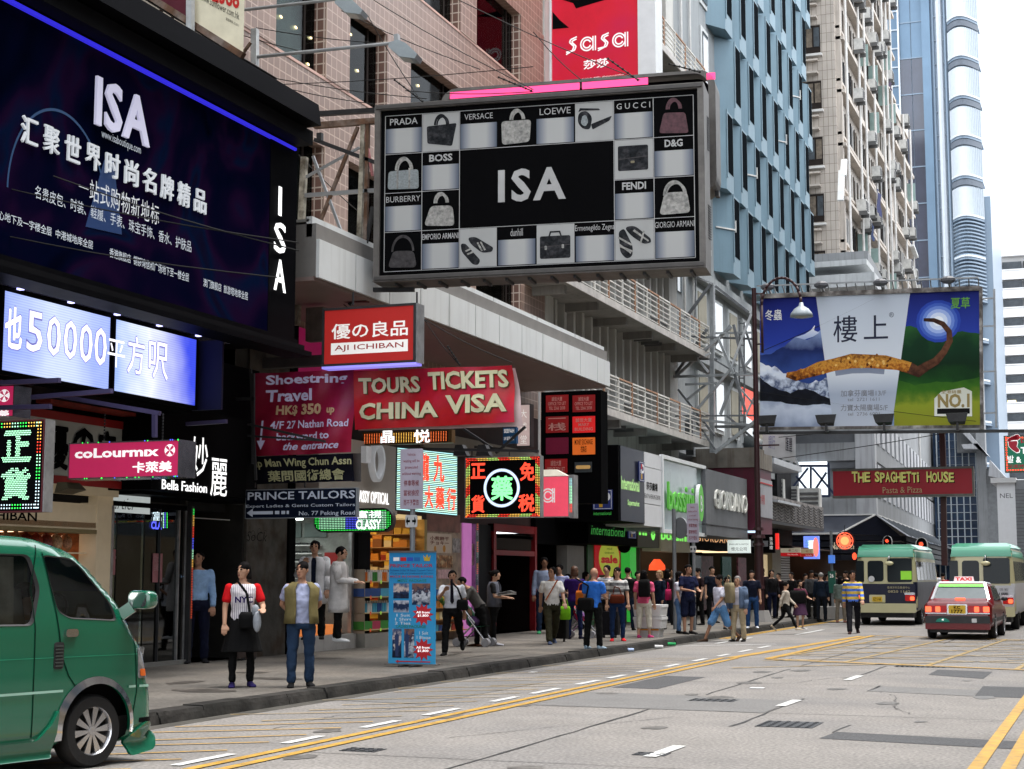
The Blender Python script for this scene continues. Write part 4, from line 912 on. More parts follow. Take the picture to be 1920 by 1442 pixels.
for p,q,w,m in[((571,295),(556,610),.11,mat('flaking cream steel',(.4,.37,.3),.7,var=.5,vs=5,mix2=(.12,.1,.07),m2s=4)),((682,232),(672,512),.09,mat('flaking cream steel','aaaaaa')),((690,232),(684,512),.07,rust),((562,216),(704,207),.09,dkst),((590,236),(704,227),.11,rust),((565,367),(704,357),.07,steel),((565,514),(704,510),.09,rust),((587,293),(669,512),.05,steel),((671,238),(562,512),.06,rust),((568,335),(674,277),.045,steel),((683,240),(699,330),.05,mat('pinkish steel',(.4,.15,.15),.6)),((699,388),(676,512),.06,dkst),((565,456),(655,470),.06,steel),((565,475),(652,478),.1,rust),((556,545),(776,543),.08,dkst),((560,490),(690,560),.05,dkst),((590,262),(704,305),.07,dkst),((655,470),(655,520),.08,steel),((600,265),(600,250),.1,dkst),((630,560),(690,560),.14,mat('maroon beam',(.1,.03,.03),.6)),((655,572),(675,548),.06,dkst)]:
 g=MB();bpx(g,TR,p,q,w,m);g.build('strut',tr)
lampm=mat('floodlight casing',(.27,.31,.33),.4,var=.2)
for i,(P_,base,p0,p1,arm,hd,lb)in enumerate([(PY(24.2),(478,175),(478,55),None,((478,107),(745,80)),(756,96),'grey floodlight on the lower long arm in front of the pink building'),(PY(24.4),(357,100),(357,-20),None,((357,30),(645,-3)),(655,14),'grey floodlight on the upper arm cut by the top of the photo')]):
 a,b=P_.px(*arm[1]);t=thing('arm_floodlight',lb,'floodlight',P_.pt(a,b-1))
 g=MB();bpx(g,P_,base,p0,.11,mat('pale post',(.55,.57,.58),.5,var=.3,vs=3));g.build('post',t)
 g=MB();pa,pb=P_.px(*arm[0]),P_.px(*arm[1]);g.tube(P_.pt(*pa),P_.pt(*pb),.035,.03,8,steel);g.build('arm',t)
 g=MB();ca,cb_=P_.px(*hd);c=P_.pt(ca,cb_);pts=[(-.2,.12),(-.05,.16),(.1,.08),(.3,-.12),(.26,-.2),(-.02,-.14),(-.22,.05)]
 PL=Plane(c,(.85,.1,0));g.prism(PL,pts,-.16,.16,lampm);g.build('lamp_head',t);g=MB();g.prism(PL,[(-.15,.04),(.0,-.1),(.22,-.17),(.2,-.185),(-.02,-.15),(-.17,.03)],-.12,.12,mat('lamp lens',(.6,.62,.6),.2));g.build('lens',t.children[-1])
 g=MB();g.bar(PL.pt(-.12,.3),PL.pt(-.1,.1),.1,.08,steel);g.build('bracket',t)
wire=mat('cable black',(.02,.02,.02),.5)
def wireline(pts,P_,r=.008,sag=.0,name='overhead_cable',lab='thin black cable strung above the street'):
 g=MB();q=[P_.pt(*P_.px(*p))for p in pts];o=[]
 for i in range(len(q)-1):
  for t in np.linspace(0,1,7)[:-1 if i<len(q)-2 else None]:v=q[i].lerp(q[i+1],t);v.z-=sag*math.sin(math.pi*t);o.append(v)
 g.path(o,r,4,wire);g.single(name,lab,'cable','cables strung in front of the pink building')
for pts,y_ in[(((700,0),(1000,168)),25.5),(((860,0),(1200,150)),25.6),(((480,52),(760,84)),24.4),(((480,140),(800,185)),24.6),(((357,30),(560,95)),24.5),(((760,170),(1000,172)),25.4),(((1000,60),(1090,150)),25.5),(((480,150),(700,195)),25),(((100,330),(560,470)),16),(((0,440),(520,520)),16),(((0,350),(560,455)),16),(((690,30),(790,190)),25),(((640,20),(900,130)),25),(((480,160),(1000,125)),25.2),(((560,290),(700,420)),26.6),(((560,500),(700,610)),26.6),(((790,590),(862,685)),25),(((790,595),(960,680)),25.2),(((1425,660),(1640,560)),56),(((1425,735),(1830,790)),56),(((1460,820),(1800,780)),60),(((1460,860),(1840,800)),60)]:
 wireline(pts,PY(y_),.008 if y_<40 else .014,.05,lab='thin black cable %s'%('before the far corner building' if y_>50 else 'strung across the dark blue sign' if y_<17 else 'crossing the upper pink facade' if pts[0][1]<200 else 'hanging by the red banners'))
for pts,y_ in[(((740,150),(792,190)),25),(((1140,110),(1196,150)),25.5),(((935,145),(996,170)),25.4),(((1255,120),(1312,135)),25.6),(((840,650),(862,684)),25)]:
 P_=PY(y_);g=MB();a=P_.pt(*P_.px(*pts[0]));b=P_.pt(*P_.px(*pts[1]))
 for k in range(7):c=a.lerp(b,k/6);g.ball(c,.022,.022,.022,6,4,wire)
 g.path([a,b],.012,4,wire);g.single('stay_chain','short knotted stay chain at the handbag billboard top, %s'%('left corner' if pts[0][0]<800 and y_==25 and pts[0][1]<300 else 'middle left' if pts[0][0]<960 and pts[0][1]<300 else 'middle' if pts[0][0]<1200 and pts[0][1]<300 else 'right corner' if pts[0][1]<300 else 'below the canopy edge'),'chain','stay chains at the billboard')
SU=PY(21.5);t=thing('sunflower_signboard','cream and maroon signboard on a rusty frame above the dark sign','signboard',SU.pt(-13.5,10))
a0,b0=SU.px(362,55);a1,bx_=SU.px(458,110);a00,_=SU.px(262,0);top=14.5
MB().add([SU.pt(*SU.px(362,40)),SU.pt(*SU.px(456,100)),SU.pt(a1,top),SU.pt(a0,top)],[(0,1,2,3)],mat('cream sign face',(.62,.58,.44),.5,emit=.12,ecol=(.9,.85,.65))).build('cream_face',t)
MB().add([SU.pt(*SU.px(262,-20)),SU.pt(*SU.px(362,40)),SU.pt(a0,top),SU.pt(a00,top)],[(0,1,2,3)],mat('maroon sign face',(.09,.012,.025),.5)).build('maroon_face',t)
g=MB();g.bar(SU.pt(*SU.px(262,-18),.03),SU.pt(*SU.px(458,106),.03),.1,.1,rust);g.build('lower_edge',t)
g=MB()
for i in range(12):
 p=SU.px(262+i*17,-14+i*10.5);g.bar(SU.pt(p[0],p[1]-.05,0),SU.pt(p[0]+.0,p[1]-.05,-1.2),.03,.03,dkst)
g.build('grating',t,kind='stuff')
g=MB();g.add([SU.pt(*SU.px(262,-12),-1.2),SU.pt(*SU.px(458,110),-1.2),SU.pt(*SU.px(458,110),0),SU.pt(*SU.px(262,-12),0)],[(0,1,2,3)],mat('rust deck',(.04,.035,.03),.8));g.build('underside',t)
red=mat('sign red type',(.55,.02,.02),.5);blkt=mat('sign black type',(.02,.02,.02),.5)
def slanttext(s,x0,y0,x1,y1,h,m,P=SU,sh=0):
 a,b=P.px(x0,y0);c,d=P.px(x1,y1);mb=MB();letters(mb,P,s,a,c,b,b+h,m,d=.01,slant=(d-b)/(c-a),off=sh);return mb
slanttext('2388',398,3,449,18,.32,red,sh=.03).build('lettering',t);slanttext('www.sunflower.com.hk',376,0,449,38,.12,blkt).build('lettering',t);slanttext('旅遊牌照 352011',424,38,448,51,.05,blkt).build('lettering',t)
for xx in((357,108,-30),(206,30,-30)):
 g=MB();bpx(g,PY(21.3),(xx[0],xx[1]),(xx[0],xx[2]),.1,mat('pale post','aaaaaa'));g.build('post',t)
for p,q in(((240,60),(350,-10)),((420,150),(470,80)),((300,70),(345,0)),((240,0),(260,40))):
 g=MB();bpx(g,PY(21.9),p,q,.04,rust);g.build('strut',t)
SA=PY(43.2);t=thing('cosmetics_sign','tall crimson cosmetics sign in a white frame above the handbag billboard','sign',SA.pt(-14,15))
crim=mat('crimson sign',(.56,.005,.025),.45,var=.25,vs=.5,mix2=(.36,.003,.05),m2s=.5,emit=.28,ecol=(.6,.01,.03));whf=mat('white sign frame',(.7,.72,.73),.5,var=.06)
r=SA.rect(1035,153,1197,0);MB().panel(SA,r[0],r[1],r[2]-.3,r[3]+2,-.02,0,crim).build('face',t)
for q0,q1 in((1013,1035),(1197,1230)):u0,u1=SA.px(q0,80)[0],SA.px(q1,80)[0];MB().panel(SA,u0,u1,r[2]-.3,r[3]+2,-.7,.06,whf).build('frame',t)
MB().panel(SA,r[0],r[1],r[2]-.3,r[3]+2,-.7,-.05,whf).build('casing',t)
sawh=mat('sign white',(.8,.8,.8),.5,emit=.35,ecol=(1,.95,.95))
def sasa(P,a0,a1,b0,b1,parent,m,crm):
 "double lined rounded wordmark"
 g=MB();w=(a1-a0)/4.;h=b1-b0;lw=.045*h
 def A_(x):
  for rr_ in(.40,.24):ring(g,P,x+w*.42,b0+h*.46,h*rr_-lw,h*rr_+lw,m,.012,26,.35,2*math.pi-.35,ry=1.05)
  for dx in(.80,.95):g.panel(P,x+w*dx-lw*.9,x+w*dx+lw*.9,b0,b0+h*.92,.008,.013,m)
 def S_(x):
  for k in(0,1):
   o=k*.14*h;pts=[(x+w*.74-o*.2,b0+h*1.0-o),(x+w*.34+o,b0+h*.86-o*.6),(x+w*.28+o,b0+h*.68),(x+w*.55+o,b0+h*.40),(x+w*.45+o,b0+h*.12+o*.2),(x+w*.05,b0-h*.06+o)]
   for i in range(len(pts)-1):
    (u0,v0),(u1,v1)=pts[i],pts[i+1];L_=math.hypot(u1-u0,v1-v0);nx,ny=-(v1-v0)/L_*lw,(u1-u0)/L_*lw
    g.add([P.pt(u0+nx,v0+ny,.012),P.pt(u0-nx,v0-ny,.012),P.pt(u1-nx,v1-ny,.012),P.pt(u1+nx,v1+ny,.012)],[(0,1,2,3)],m)
 S_(a0);A_(a0+w*.95);S_(a0+2*w);A_(a0+2.95*w);g.build('wordmark',parent)
q=SA.rect(1060,101,1180,57);sasa(SA,q[0],q[1],q[2],q[3],t,sawh,crim)
mb=MB();tpx(mb,SA,'莎莎',1094,131,1142,108,sawh,off=.025,d=.012);tpx(mb,SA,'making life beautiful',1075,152,1172,138,sawh,off=-.004,shear=.5,d=.012);mb.build('lettering',t)
g=MB();g.prism(SA,[SA.px(*p)for p in((1036,55),(1067,52),(1050,38),(1036,22))],.001,.008,bpr);g.prism(SA,[SA.px(*p)for p in((1055,0),(1140,-2),(1080,16),(1075,6))],.001,.008,bpr);g.build('printed_leaf',t)
AJ=PY(24.6);t=thing('red_light_box','red light box lettered AJI ICHIBAN hanging from a steel bar','sign',AJ.pt(-11.5,4.8))
r=AJ.rect(605,688,780,568);rd=mat('lit red sign',(.3,.015,.012),.4,emit=.45,ecol=(.42,.022,.02),var=.08);silv=mat('silver casing',(.4,.4,.41),.35,metal=.6,var=.3,vs=3)
signbox(AJ,r,.3,rd,dkst,t,.04);MB().panel(AJ,r[1],r[1]+.02,r[2],r[3],-.3,0,silv).build('side',t);MB().panel(AJ,r[0],r[1],r[2]-.04,r[2],-.25,.02,mat('violet tube',(.3,.3,.9),emit=.8,ecol=(.3,.25,.9),var=0)).build('tube',t)
lw_=mat('lit white type',(.8,.78,.75),.5,emit=.35,ecol=(1,.95,.9),var=0);mb=MB();tpx(mb,AJ,'優の良品',622,637,765,599,lw_,d=.008,off=.012);mb.build('lettering',t)
wr=AJ.rect(621,666,765,636);MB().panel(AJ,*wr,.007,.009,lw_).build('white_panel',t);mb=MB();tpx(mb,AJ,'AJI ICHIBAN',628,661,757,641,mat('red type',(.4,.02,.02),.5),d=.012,off=.006);mb.build('lettering',t)
g=MB()
for x_ in(655,775):bpx(g,AJ,(x_,570),(x_,545),.025,dkst,-.15)
g.build('hanger',t)
BN=PY(25.2)
ban=mat('red banner vinyl',(.50,.012,.015),.38,var=.2,vs=1.4,mix2=(.42,.01,.06),m2s=.8,bump=.25,bs=5);banp=mat('crimson banner vinyl',(.36,.012,.045),.38,var=.25,vs=1.4,mix2=(.26,.01,.09),m2s=.7,bump=.35,bs=4)
wave=lambda a,b:.035*math.sin(a*9+b*3)+.02*math.sin(a*21-b*6)+.02*math.sin(b*7)
t=thing('travel_banner','bright red banner reading TOURS TICKETS CHINA VISA','banner',BN.pt(-10.6,4))
Q=qpx(BN,(666,806),(966,792),(960,685),(664,696),wave);g=MB();gridsheet(g,Q,30,12,ban);g.build('cloth',t,smooth=True)
Qb=qpx(PY(25.35),(672,808),(982,800),(966,690),(670,700),wave);g=MB();gridsheet(g,Qb,20,8,mat('banner back',(.5,.38,.38),.6));g.build('backing',t,smooth=True)
cr_=mat('cream type',(.6,.57,.36),.5,emit=.05);crs=mat('type shadow',(.06,.05,.01),.6)
for s,a0,a1,b0,b1 in(('TOURS',.035,.42,.60,.875),('TICKETS',.48,.97,.62,.93),('CHINA',.04,.53,.15,.44),('VISA',.585,.96,.19,.52)):
 for m_,dx,dd in((crs,.006,.03),(cr_,0,.036)):
  mb=MB();a_,f_=glyphs(s,.035,2);mn,mx_=a_.min(0),a_.max(0)
  mb.add([Q.pt(a0+(x-mn[0])/(mx_-mn)[0]*(a1-a0)+dx,b0+(y-mn[1])/(mx_-mn)[1]*(b1-b0)-dx*2,dd+z)for x,y,z in a_],f_,m_);mb.build('lettering',t)
t=thing('travel_banner','crimson banner for Shoestring Travel HK$ 350 up with a down arrow','banner',BN.pt(-13,3.7))
Q=qpx(BN,(474,856),(660,848),(664,694),(480,700),wave);g=MB();gridsheet(g,Q,24,18,banp);g.build('cloth',t,smooth=True)
lv=mat('lavender type',(.52,.48,.68),.5,emit=.12,ecol=(.6,.55,.8));go=mat('gold type',(.5,.33,.2),.5,emit=.08)
def qt(Q,s,a0,a1,b0,b1,m,t,off=.01,shear=0,d=.035):
 a_,f_=glyphs(s,off,2,shear);mn,mx_=a_.min(0),a_.max(0)
 MB().add([Q.pt(a0+(x-mn[0])/(mx_-mn)[0]*(a1-a0),b0+(y-mn[1])/(mx_-mn)[1]*(b1-b0),d+z)for x,y,z in a_],f_,m).build('lettering',t)
for s,a0,a1,b0,b1,m_,o_,sh in(('Shoestring',.11,.94,.82,.97,lv,.03,0),('Travel',.11,.60,.645,.79,lv,.03,0),('HK$',.23,.44,.47,.60,go,.04,0),('350',.49,.69,.475,.61,go,.045,0),('up',.75,.83,.46,.55,go,.04,0),('4/F 27 Nathan Road',.19,.96,.315,.41,lv,.015,0),('backward to',.25,.79,.175,.265,lv,.02,0),('the entrance',.32,.88,.055,.145,lv,.025,.35)):qt(Q,s,a0,a1,b0,b1,m_,t,o_,sh)
g=MB();g.add([Q.pt(u,v,.035)for u,v in((.095,.18),(.115,.18),(.115,.42),(.095,.42),(.06,.18),(.15,.18),(.105,.07))],[(0,1,2,3),(4,6,5)],lv);g.build('arrow',t)
t=thing('club_banner','black banner with pale gold letters Ip Man Wing Chun Assn','banner',BN.pt(-13,3.2))
Q=qpx(BN,(482,908),(664,902),(661,850),(474,857),lambda a,b:.02*math.sin(a*10)+.01*math.sin(b*8+a*4));g=MB();gridsheet(g,Q,20,6,mat('black banner vinyl',(.008,.008,.014),.4,var=.4));g.build('cloth',t,smooth=True)
gt=mat('pale gold type',(.38,.37,.2),.5,emit=.03);qt(Q,'Ip Man Wing Chun Assn',.03,.99,.52,.90,gt,t,.022);qt(Q,'葉問國術總會',.14,.92,.06,.47,gt,t,.02)
Qb=qpx(PY(25.5),(660,903),(677,903),(677,850),(660,850));g=MB();gridsheet(g,Qb,3,3,mat('grey pillar poster',(.1,.09,.085),.7));g.build('side_flap',t)
PT=PY(25.0);t=thing('tailor_sign','dark navy board reading PRINCE TAILORS with a left arrow','sign',PT.pt(-13,2.6))
r=PT.rect(460,973,669,914);signbox(PT,r,.1,mat('navy sign',(.006,.01,.025),.3,var=.4,vs=1),mat('thin silver edge',(.2,.22,.25),.4),t,.015,.01)
tw_=mat('silver type',(.38,.42,.5),.5,emit=.1,ecol=(.6,.65,.8));mb=MB();tpx(mb,PT,'PRINCE TAILORS',465,938,666,919,tw_,d=.01,off=.014);mb.build('lettering',t)
mb=MB();tpx(mb,PT,'Expert Ladies & Gents Custom Tailors',462,954,666,943,tw_,d=.01,off=.004);mb.build('lettering',t);mb=MB();tpx(mb,PT,'No. 77 Peking Road',561,969,666,957,tw_,d=.01,off=.006);mb.build('lettering',t)
a0,b0=PT.px(463,962);a1,_=PT.px(512,962);g=MB();g.prism(PT,arrow(PT,a1,a0,b0,.055,.12),.006,.01,tw_)
for u0,u1 in((516,524),(528,535),(538,542)):v0,v1=PT.px(u0,962)[0],PT.px(u1,962)[0];g.panel(PT,v0,v1,b0-.028,b0+.028,.006,.01,tw_)
g.build('arrow',t)
for x_ in(476,569):
 g=MB();bpx(g,PT,(x_,914),(x_,905),.02,dkst,-.05);g.build('hanger',t)
VS=PY(25.8);t=thing('vertical_shop_sign','faded dark red vertical sign with chinese characters left of the crimson banner','sign',VS.pt(-14,3.5));r=VS.rect(443,860,475,705)
MB().panel(VS,*r,-.1,0,mat('dark red sign',(.05,.01,.012),.5,var=.3)).build('board',t);mb=MB();dtx=mat('dull type',(.12,.09,.085),.6)
for i,ch in enumerate('旅業酒店'):x0_,x1_,y0_,y1_=VS.rect(446,760+i*26,458,737+i*26);letters(mb,VS,ch,x0_,x1_,y0_,y1_,dtx)
mb.build('lettering',t)
r=VS.rect(600,560,605,700)
for p,q,w in(((425,786),(610,828),.04),((430,815),(600,826),.035),((475,700),(475,870),.05),((443,748),(478,748),.05),((470,692),(480,900),.04)):
 g=MB();bpx(g,PY(24.4),p,q,w,dkst);g.single('sign_strut','dark steel strut crossing in front of the crimson banner','strut','dark struts by the crimson banner')
GP=PY(26.3);t=thing('grey_sign_panel','grey horizontal fascia with faint lettering above the crimson banner','sign',GP.pt(-13.5,5));r=GP.rect(443,693,625,664);MB().panel(GP,*r,-.2,0,mat('grey fascia',(.1,.1,.1),.6,var=.2)).build('board',t)
r=GP.rect(573,640,606,575);MB().panel(GP,*r,-.2,.0,mat('aged pillar',(.22,.2,.18),.8,var=.3,vs=3,streak=.5)).build('pillar',t)
mb=MB();tpx(mb,GP,'since nineteen eighty',500,682,600,673,mat('ghost type',(.15,.15,.15),.6));mb=None
ZH=PY(14.6);t=thing('bulb_sign','black sign with green bulbs spelling two chinese characters above the green van','sign',ZH.pt(-11,2.3))
r=ZH.rect(-60,962,82,786);signbox(ZH,r,.16,bpr,mat('dark red edge',(.1,.015,.02),.5),t,.015,.012);MB().panel(ZH,r[1],r[1]+.015,r[2],r[3],-.16,0,silv).build('side',t)
def em(nm,c,e=1.6):return mat('bulb '+nm,c,emit=e,var=0)
bg_b=em('green',(.05,1,.12),1.3);br_b=em('red',(1,.06,.03),1.3);bw_b=em('white',(.7,.9,1),1.2);by_b=em('amber',(1,.55,.1),1.3);bb_b=em('blue',(.1,.12,1),1.5);bgw=em('mint',(.45,1,.6),1.5)
g=MB();
for ch,q in(('正',(6,866,60,806)),('貨',(2,940,58,876))):dots(g,ZH,glyph_dots(ch,*ZH.rect(*q),step=.021,off=.04),.0082,bgw,.01)
g.build('bulb',t,kind='stuff')
g=MB();a1_,bt=ZH.px(78,792);a0_=ZH.px(-50,792)[0];bb0=ZH.px(78,952)[1]
for k in(0,1):
 for i,x_ in enumerate(np.arange(a0_,a1_-k*.035,.036)):dots(g,ZH,[(x_,bt-k*.036)],.009,(bg_b,by_b,bgw)[int(i/3)%3],.01);dots(g,ZH,[(x_,bb0+k*.036)],.009,(bw_b,bg_b,bw_b)[int(i/4)%3],.01)
 for i,y_ in enumerate(np.arange(bb0,bt,.036)):dots(g,ZH,[(a1_-k*.036,y_)],.009,(bw_b,bw_b,bg_b,bgw,br_b,by_b)[min(5,int(i/4.2))],.01)
g.build('border_bulb',t,kind='stuff')
CM=PY(19.4);mag=mat('lit magenta sign',(.35,.015,.07),.3,emit=.5,ecol=(.65,.03,.13),var=.1,vs=2);chrome=mat('chrome casing',(.35,.33,.38),.18,metal=.9,var=.3,vs=4)
t=thing('cosmetics_light_box','magenta light box lettered colourmix hanging above the shop door','sign',CM.pt(-13.3,3));r=CM.rect(129,899,337,824);signbox(CM,r,.42,mag,chrome,t,.018,.02)
cm2=mat('lit white',(.85,.85,.85),emit=.7,ecol=(1,.97,.98),var=0)
def colourmix(P,q,parent):
 a0,a1,b0,b1=q;letters_=MB();letters(letters_,P,'coLourmıx',a0,a0+(a1-a0)*.86,b0,b1,cm2,d=.012,off=.035);letters_.build('wordmark',parent)
 g=MB();rr_=(b1-b0)*.62;disc(g,P,a1-rr_*.6,(b0+b1)/2+.008,rr_,cm2,.012,24)
 for k in range(4):
  t_=math.pi/4+k*math.pi/2;c0,c1=a1-rr_*.6,(b0+b1)/2+.008;g.prism(P,[(c0+rr_*.95*math.cos(t_-.22),c1+rr_*.95*math.sin(t_-.22)),(c0+rr_*.95*math.cos(t_+.22),c1+rr_*.95*math.sin(t_+.22)),(c0+rr_*.4*math.cos(t_+.5),c1+rr_*.4*math.sin(t_+.5)),(c0,c1),(c0+rr_*.4*math.cos(t_-.5),c1+rr_*.4*math.sin(t_-.5))],.0125,.015,mag)
 g.build('emblem',parent)
colourmix(CM,CM.rect(141,860,325,836),t);mb=MB();tpx(mb,CM,'卡萊美',249,887,323,864,cm2,d=.012,off=.03);mb.build('lettering',t)
g=MB()
for x_ in(180,290):
 a,b=CM.px(x_,824)
 for k in range(9):g.tube(CM.pt(a,b+k*.045,-.2),CM.pt(a,b+k*.045+.03,-.2),.012,.012,5,dkst)
g.build('hanging_chain',t)
g=MB();R4=random.Random(5)
for k in range(46):
 u=R4.choice((R4.uniform(r[0],r[1]),r[1]-.02));vv_=R4.choice((r[2]+.004,r[3]-.004));dots(g,CM,[(u,vv_)],.01,R4.choice((bg_b,bb_b,bg_b)),.024)
g.build('reflected_bulb',t,kind='stuff')
C2=PY(17.5);t=thing('cosmetics_light_box','small magenta light box cut by the left edge above the green bulb sign','sign',C2.pt(-13,3.4));r=C2.rect(-40,784,27,722);signbox(C2,r,.35,mag,chrome,t,.012,.015)
g=MB();a,b=C2.px(9,742);disc(g,C2,a,b,.085,cm2,.01)
for k in range(4):t_=math.pi/4+k*math.pi/2;g.prism(C2,[(a,b),(a+.08*math.cos(t_-.3),b+.08*math.sin(t_-.3)),(a+.08*math.cos(t_+.3),b+.08*math.sin(t_+.3))],.0105,.013,mag)
g.build('emblem',t);mb=MB();tpx(mb,C2,'美',-2,783,18,768,cm2,d=.01,off=.03);mb.build('lettering',t)
for p,q,P_ in(((-20,765),(95,762),PY(17.2)),((0,718),(112,713),PY(17.0)),((60,745),(210,733),PY(17.6)),((95,740),(300,775),PY(18.6)),((290,770),(290,820),PY(19.5)),((350,795),(425,790),PY(22))):
 g=MB();bpx(g,P_,p,q,.06,mat('purple lit bar',(.06,.05,.12),.5));g.single('sign_bar','dark horizontal sign bracket below the video screens','bracket','dark brackets below the screens')
#GROUND LEVEL SHOPS
FX=-14.9;FPx=PX(FX)
cream=mat('cream lit plaster',(.62,.52,.38),.6,var=.08,emit=.06,ecol=(1,.8,.5));dkw=mat('near black wall',(.035,.033,.03),.8,var=.4,vs=1.5)  # dkw is a near-black wall colour with random variation
tilef=mat('shop floor',(.3,.28,.25),.3,var=.1);shopw=mat('shop wall',(.45,.43,.4),.6,var=.1)
clear=glass('clear shop glass','#c8d2ce',.02);dclear=glass('dark shop glass','#566060',.03)
def ywall(y):return y
def px_y(px,x=FX,py=1050):return A(px,py,x=x).y
def room(t,y0,y1,z0,z1,dep,wall,ceil=None,lamp=0,lcol=(1,.85,.65),floor=tilef):
 MB().box(FX-dep-.1,FX-dep,y0,y1,z0,z1,wall).build('back_wall',t);MB().box(FX-dep,FX,y0,y0+.06,z0,z1,wall).build('side_wall',t);MB().box(FX-dep,FX,y1-.06,y1,z0,z1,wall).build('side_wall',t)
 MB().box(FX-dep,FX,y0,y1,z1,z1+.08,ceil or wall).build('ceiling',t);MB().box(FX-dep,FX-.002,y0,y1,z0-.1,z0,floor).build('floor',t)
 if lamp:
  for k in range(max(1,int((y1-y0)/1.6))):
   yc=y0+(y1-y0)*(k+.5)/max(1,int((y1-y0)/1.6));MB().box(FX-dep*.75,FX-dep*.25,yc-.25,yc+.25,z1-.05,z1-.02,mat('shop lamp %s %s'%(lamp,lcol),(1,1,1),emit=lamp,ecol=lcol,var=0)).build('ceiling_lamp',t)
y0,y1=14.5,px_y(207)
t=thing('sweet_shop','cream fronted sweet shop lettered ICHIBAN behind the green van','shop',(FX-1,(y0+y1)/2,0))
room(t,y0,y1,.13,2.35,2.2,mat('sweet shop wall',(.4,.16,.07),.6,var=.5,vs=4),None,3.0,(1,.62,.35));
MB().box(FX-.3,FX+.0,y0,y1-.42,2.32,2.72,cream).build('fascia',t);MB().box(FX-.25,FX+.08,y0,y1-.5,2.26,2.32,mat('olive trim',(.25,.2,.1),.6)).build('trim',t)
MB().box(FX-.3,FX+.02,y1-.42,y1,.13,3.05,cream).build('pillar',t);MB().box(FX-.1,FX+.12,y0,y1,2.85,3.05,cream).build('lit_cornice',t)
MB().box(FX+.0,FX+.16,y0,y1+.5,3.06,3.16,mat('marbled plastic sheet',(.35,.3,.28),.3,var=.8,vs=5)).build('awning_edge',t)
mb=MB();tpx(mb,PX(FX+.003),'AJI ICHIBAN',-80,976,69,961,bpr,off=.02,d=.004);mb.build('lettering',t)
RR=random.Random(9)
can=[mat('sweet bag '+c,c,.35,var=.6,vs=20,spec=.7)for c in('#8a2f22','#b8805a','#a83a20','#c9a07a','#7a2018')]
for z in(1.55,1.95):
 MB().box(FX-.5,FX-.1,y0,y1-.5,z,z+.02,cream).build('shelf',t)
 for k,yy in enumerate(np.arange(17.5,y1-.65,.24)):
  g=MB();g.ball((FX-.28,yy,z+.16),.11,.105,.14,10,6,can[(k*3+int(z*5))%5]);g.tube((FX-.28,yy,z+.29),(FX-.28,yy,z+.34),.02,.06,6,can[(k*3+int(z*5))%5])
  g.single('sweet_bag','gathered cellophane sweet bag on the sweet shop shelf above the van','sweet bag','sweet bags on the shop shelf')
AB=PX(-14.55);t=thing('fascia_sign','white fascia with large black chinese characters and red borders behind the magenta light box','sign',(-14.7,20,2.9))
MB().box(-14.9,-14.55,14,23.2,2.98,4.0,mat('off white sign',(.45,.47,.44),.5,var=.06)).build('board',t)
MB().box(-14.56,-14.53,14,23.2,3.9,4.02,mat('red trim',(.3,.015,.015),.5)).build('red_border',t);MB().box(-14.56,-14.53,14,23.2,2.96,3.08,MATS['red trim']).build('red_border',t)
for ch,x0_,x1_ in(('優',88,128),('の',133,178),('良',182,222),('品',228,268)):
 a0,a1=AB.px(x0_,800)[0],AB.px(x1_,800)[0];mb=MB();letters(mb,AB,ch,a0,a1,3.16,3.84,bpr,off=.03,d=.02);mb.build('character',t)
MB().box(-14.56,-14.3,19.2,22.5,4.1,4.35,mat('old red sign',(.25,.03,.02),.6,var=.4,vs=3)).build('red_fascia',t)
g=MB();p=A(130,918,x=-14.2);g.hexa([(p[0]-.1,p[1]-.22,p[2]-.06),(p[0]+.14,p[1]-.22,p[2]-.0),(p[0]+.14,p[1]+.22,p[2]-.0),(p[0]-.1,p[1]+.22,p[2]-.06),(p[0]-.1,p[1]-.16,p[2]+.1),(p[0]+.06,p[1]-.16,p[2]+.1),(p[0]+.06,p[1]+.16,p[2]+.1),(p[0]-.1,p[1]+.16,p[2]+.1)],mat('olive floodlight',(.09,.08,.05),.5));g.single('floodlight','small olive floodlight under the fascia right of the green bulb sign','floodlight')
y0,y1=px_y(207),px_y(346)
t=thing('glazed_shop','dark glazed fashion shop with a script lettered panel and steel door posts','shop',(FX-1,(y0+y1)/2,0))
room(t,y0,y1,.2,2.75,2.6,dkw,dkw,5,(.6,.8,.75));MB().box(FX-.05,FX+.08,y0,y1,.13,.2,mat('stone sill',(.2,.2,.19),.5)).build('sill',t)
MB().box(FX-.06,FX+.02,y0,y1,2.72,2.8,blk).build('head',t)
ys=[px_y(q)for q in(207,218,270,297,333,346)]
for a,b in zip(ys,ys[1:]):MB().box(FX-.02,FX-.01,a+.02,b-.02,.2,2.72,clear if a<ys[2]else dclear).build('glass_pane',t)
for y_,w in((ys[0],.06),(ys[3],.02),(ys[4],.03),(ys[5],.03)):MB().box(FX-.04,FX+.03,y_-w/2,y_+w/2,.2,2.72,silv if w>.02 else dkst).build('post',t)
cp=PX(FX+.004);r=cp.rect(210,960,281,928);MB().panel(cp,*r,0,.006,mat('pale backlit panel',(.55,.6,.6),.4,emit=.35,ecol=(.85,.95,.95))).build('pale_panel',t)
mb=MB();tpx(mb,cp,'artier',211,954,255,936,mat('grey script',(.06,.06,.06),.5),off=-.005,shear=.45,d=.01);mb.build('lettering',t)
for x_,y_,w,h,n in((286,1038,18,54,4),(208,1030,8,48,1)):
 r=cp.rect(x_,y_+h,x_+w,y_);MB().panel(cp,*r,0,.005,mat('pink paper',(.38,.16,.18),.7)).build('notice',t);mb=MB();tpx(mb,cp,'今期大減價\n全場優惠',x_+1,y_+h*.6,x_+w-2,y_+3,mat('pink type',(.5,.3,.32),.7),d=.008);mb.build('lettering',t)
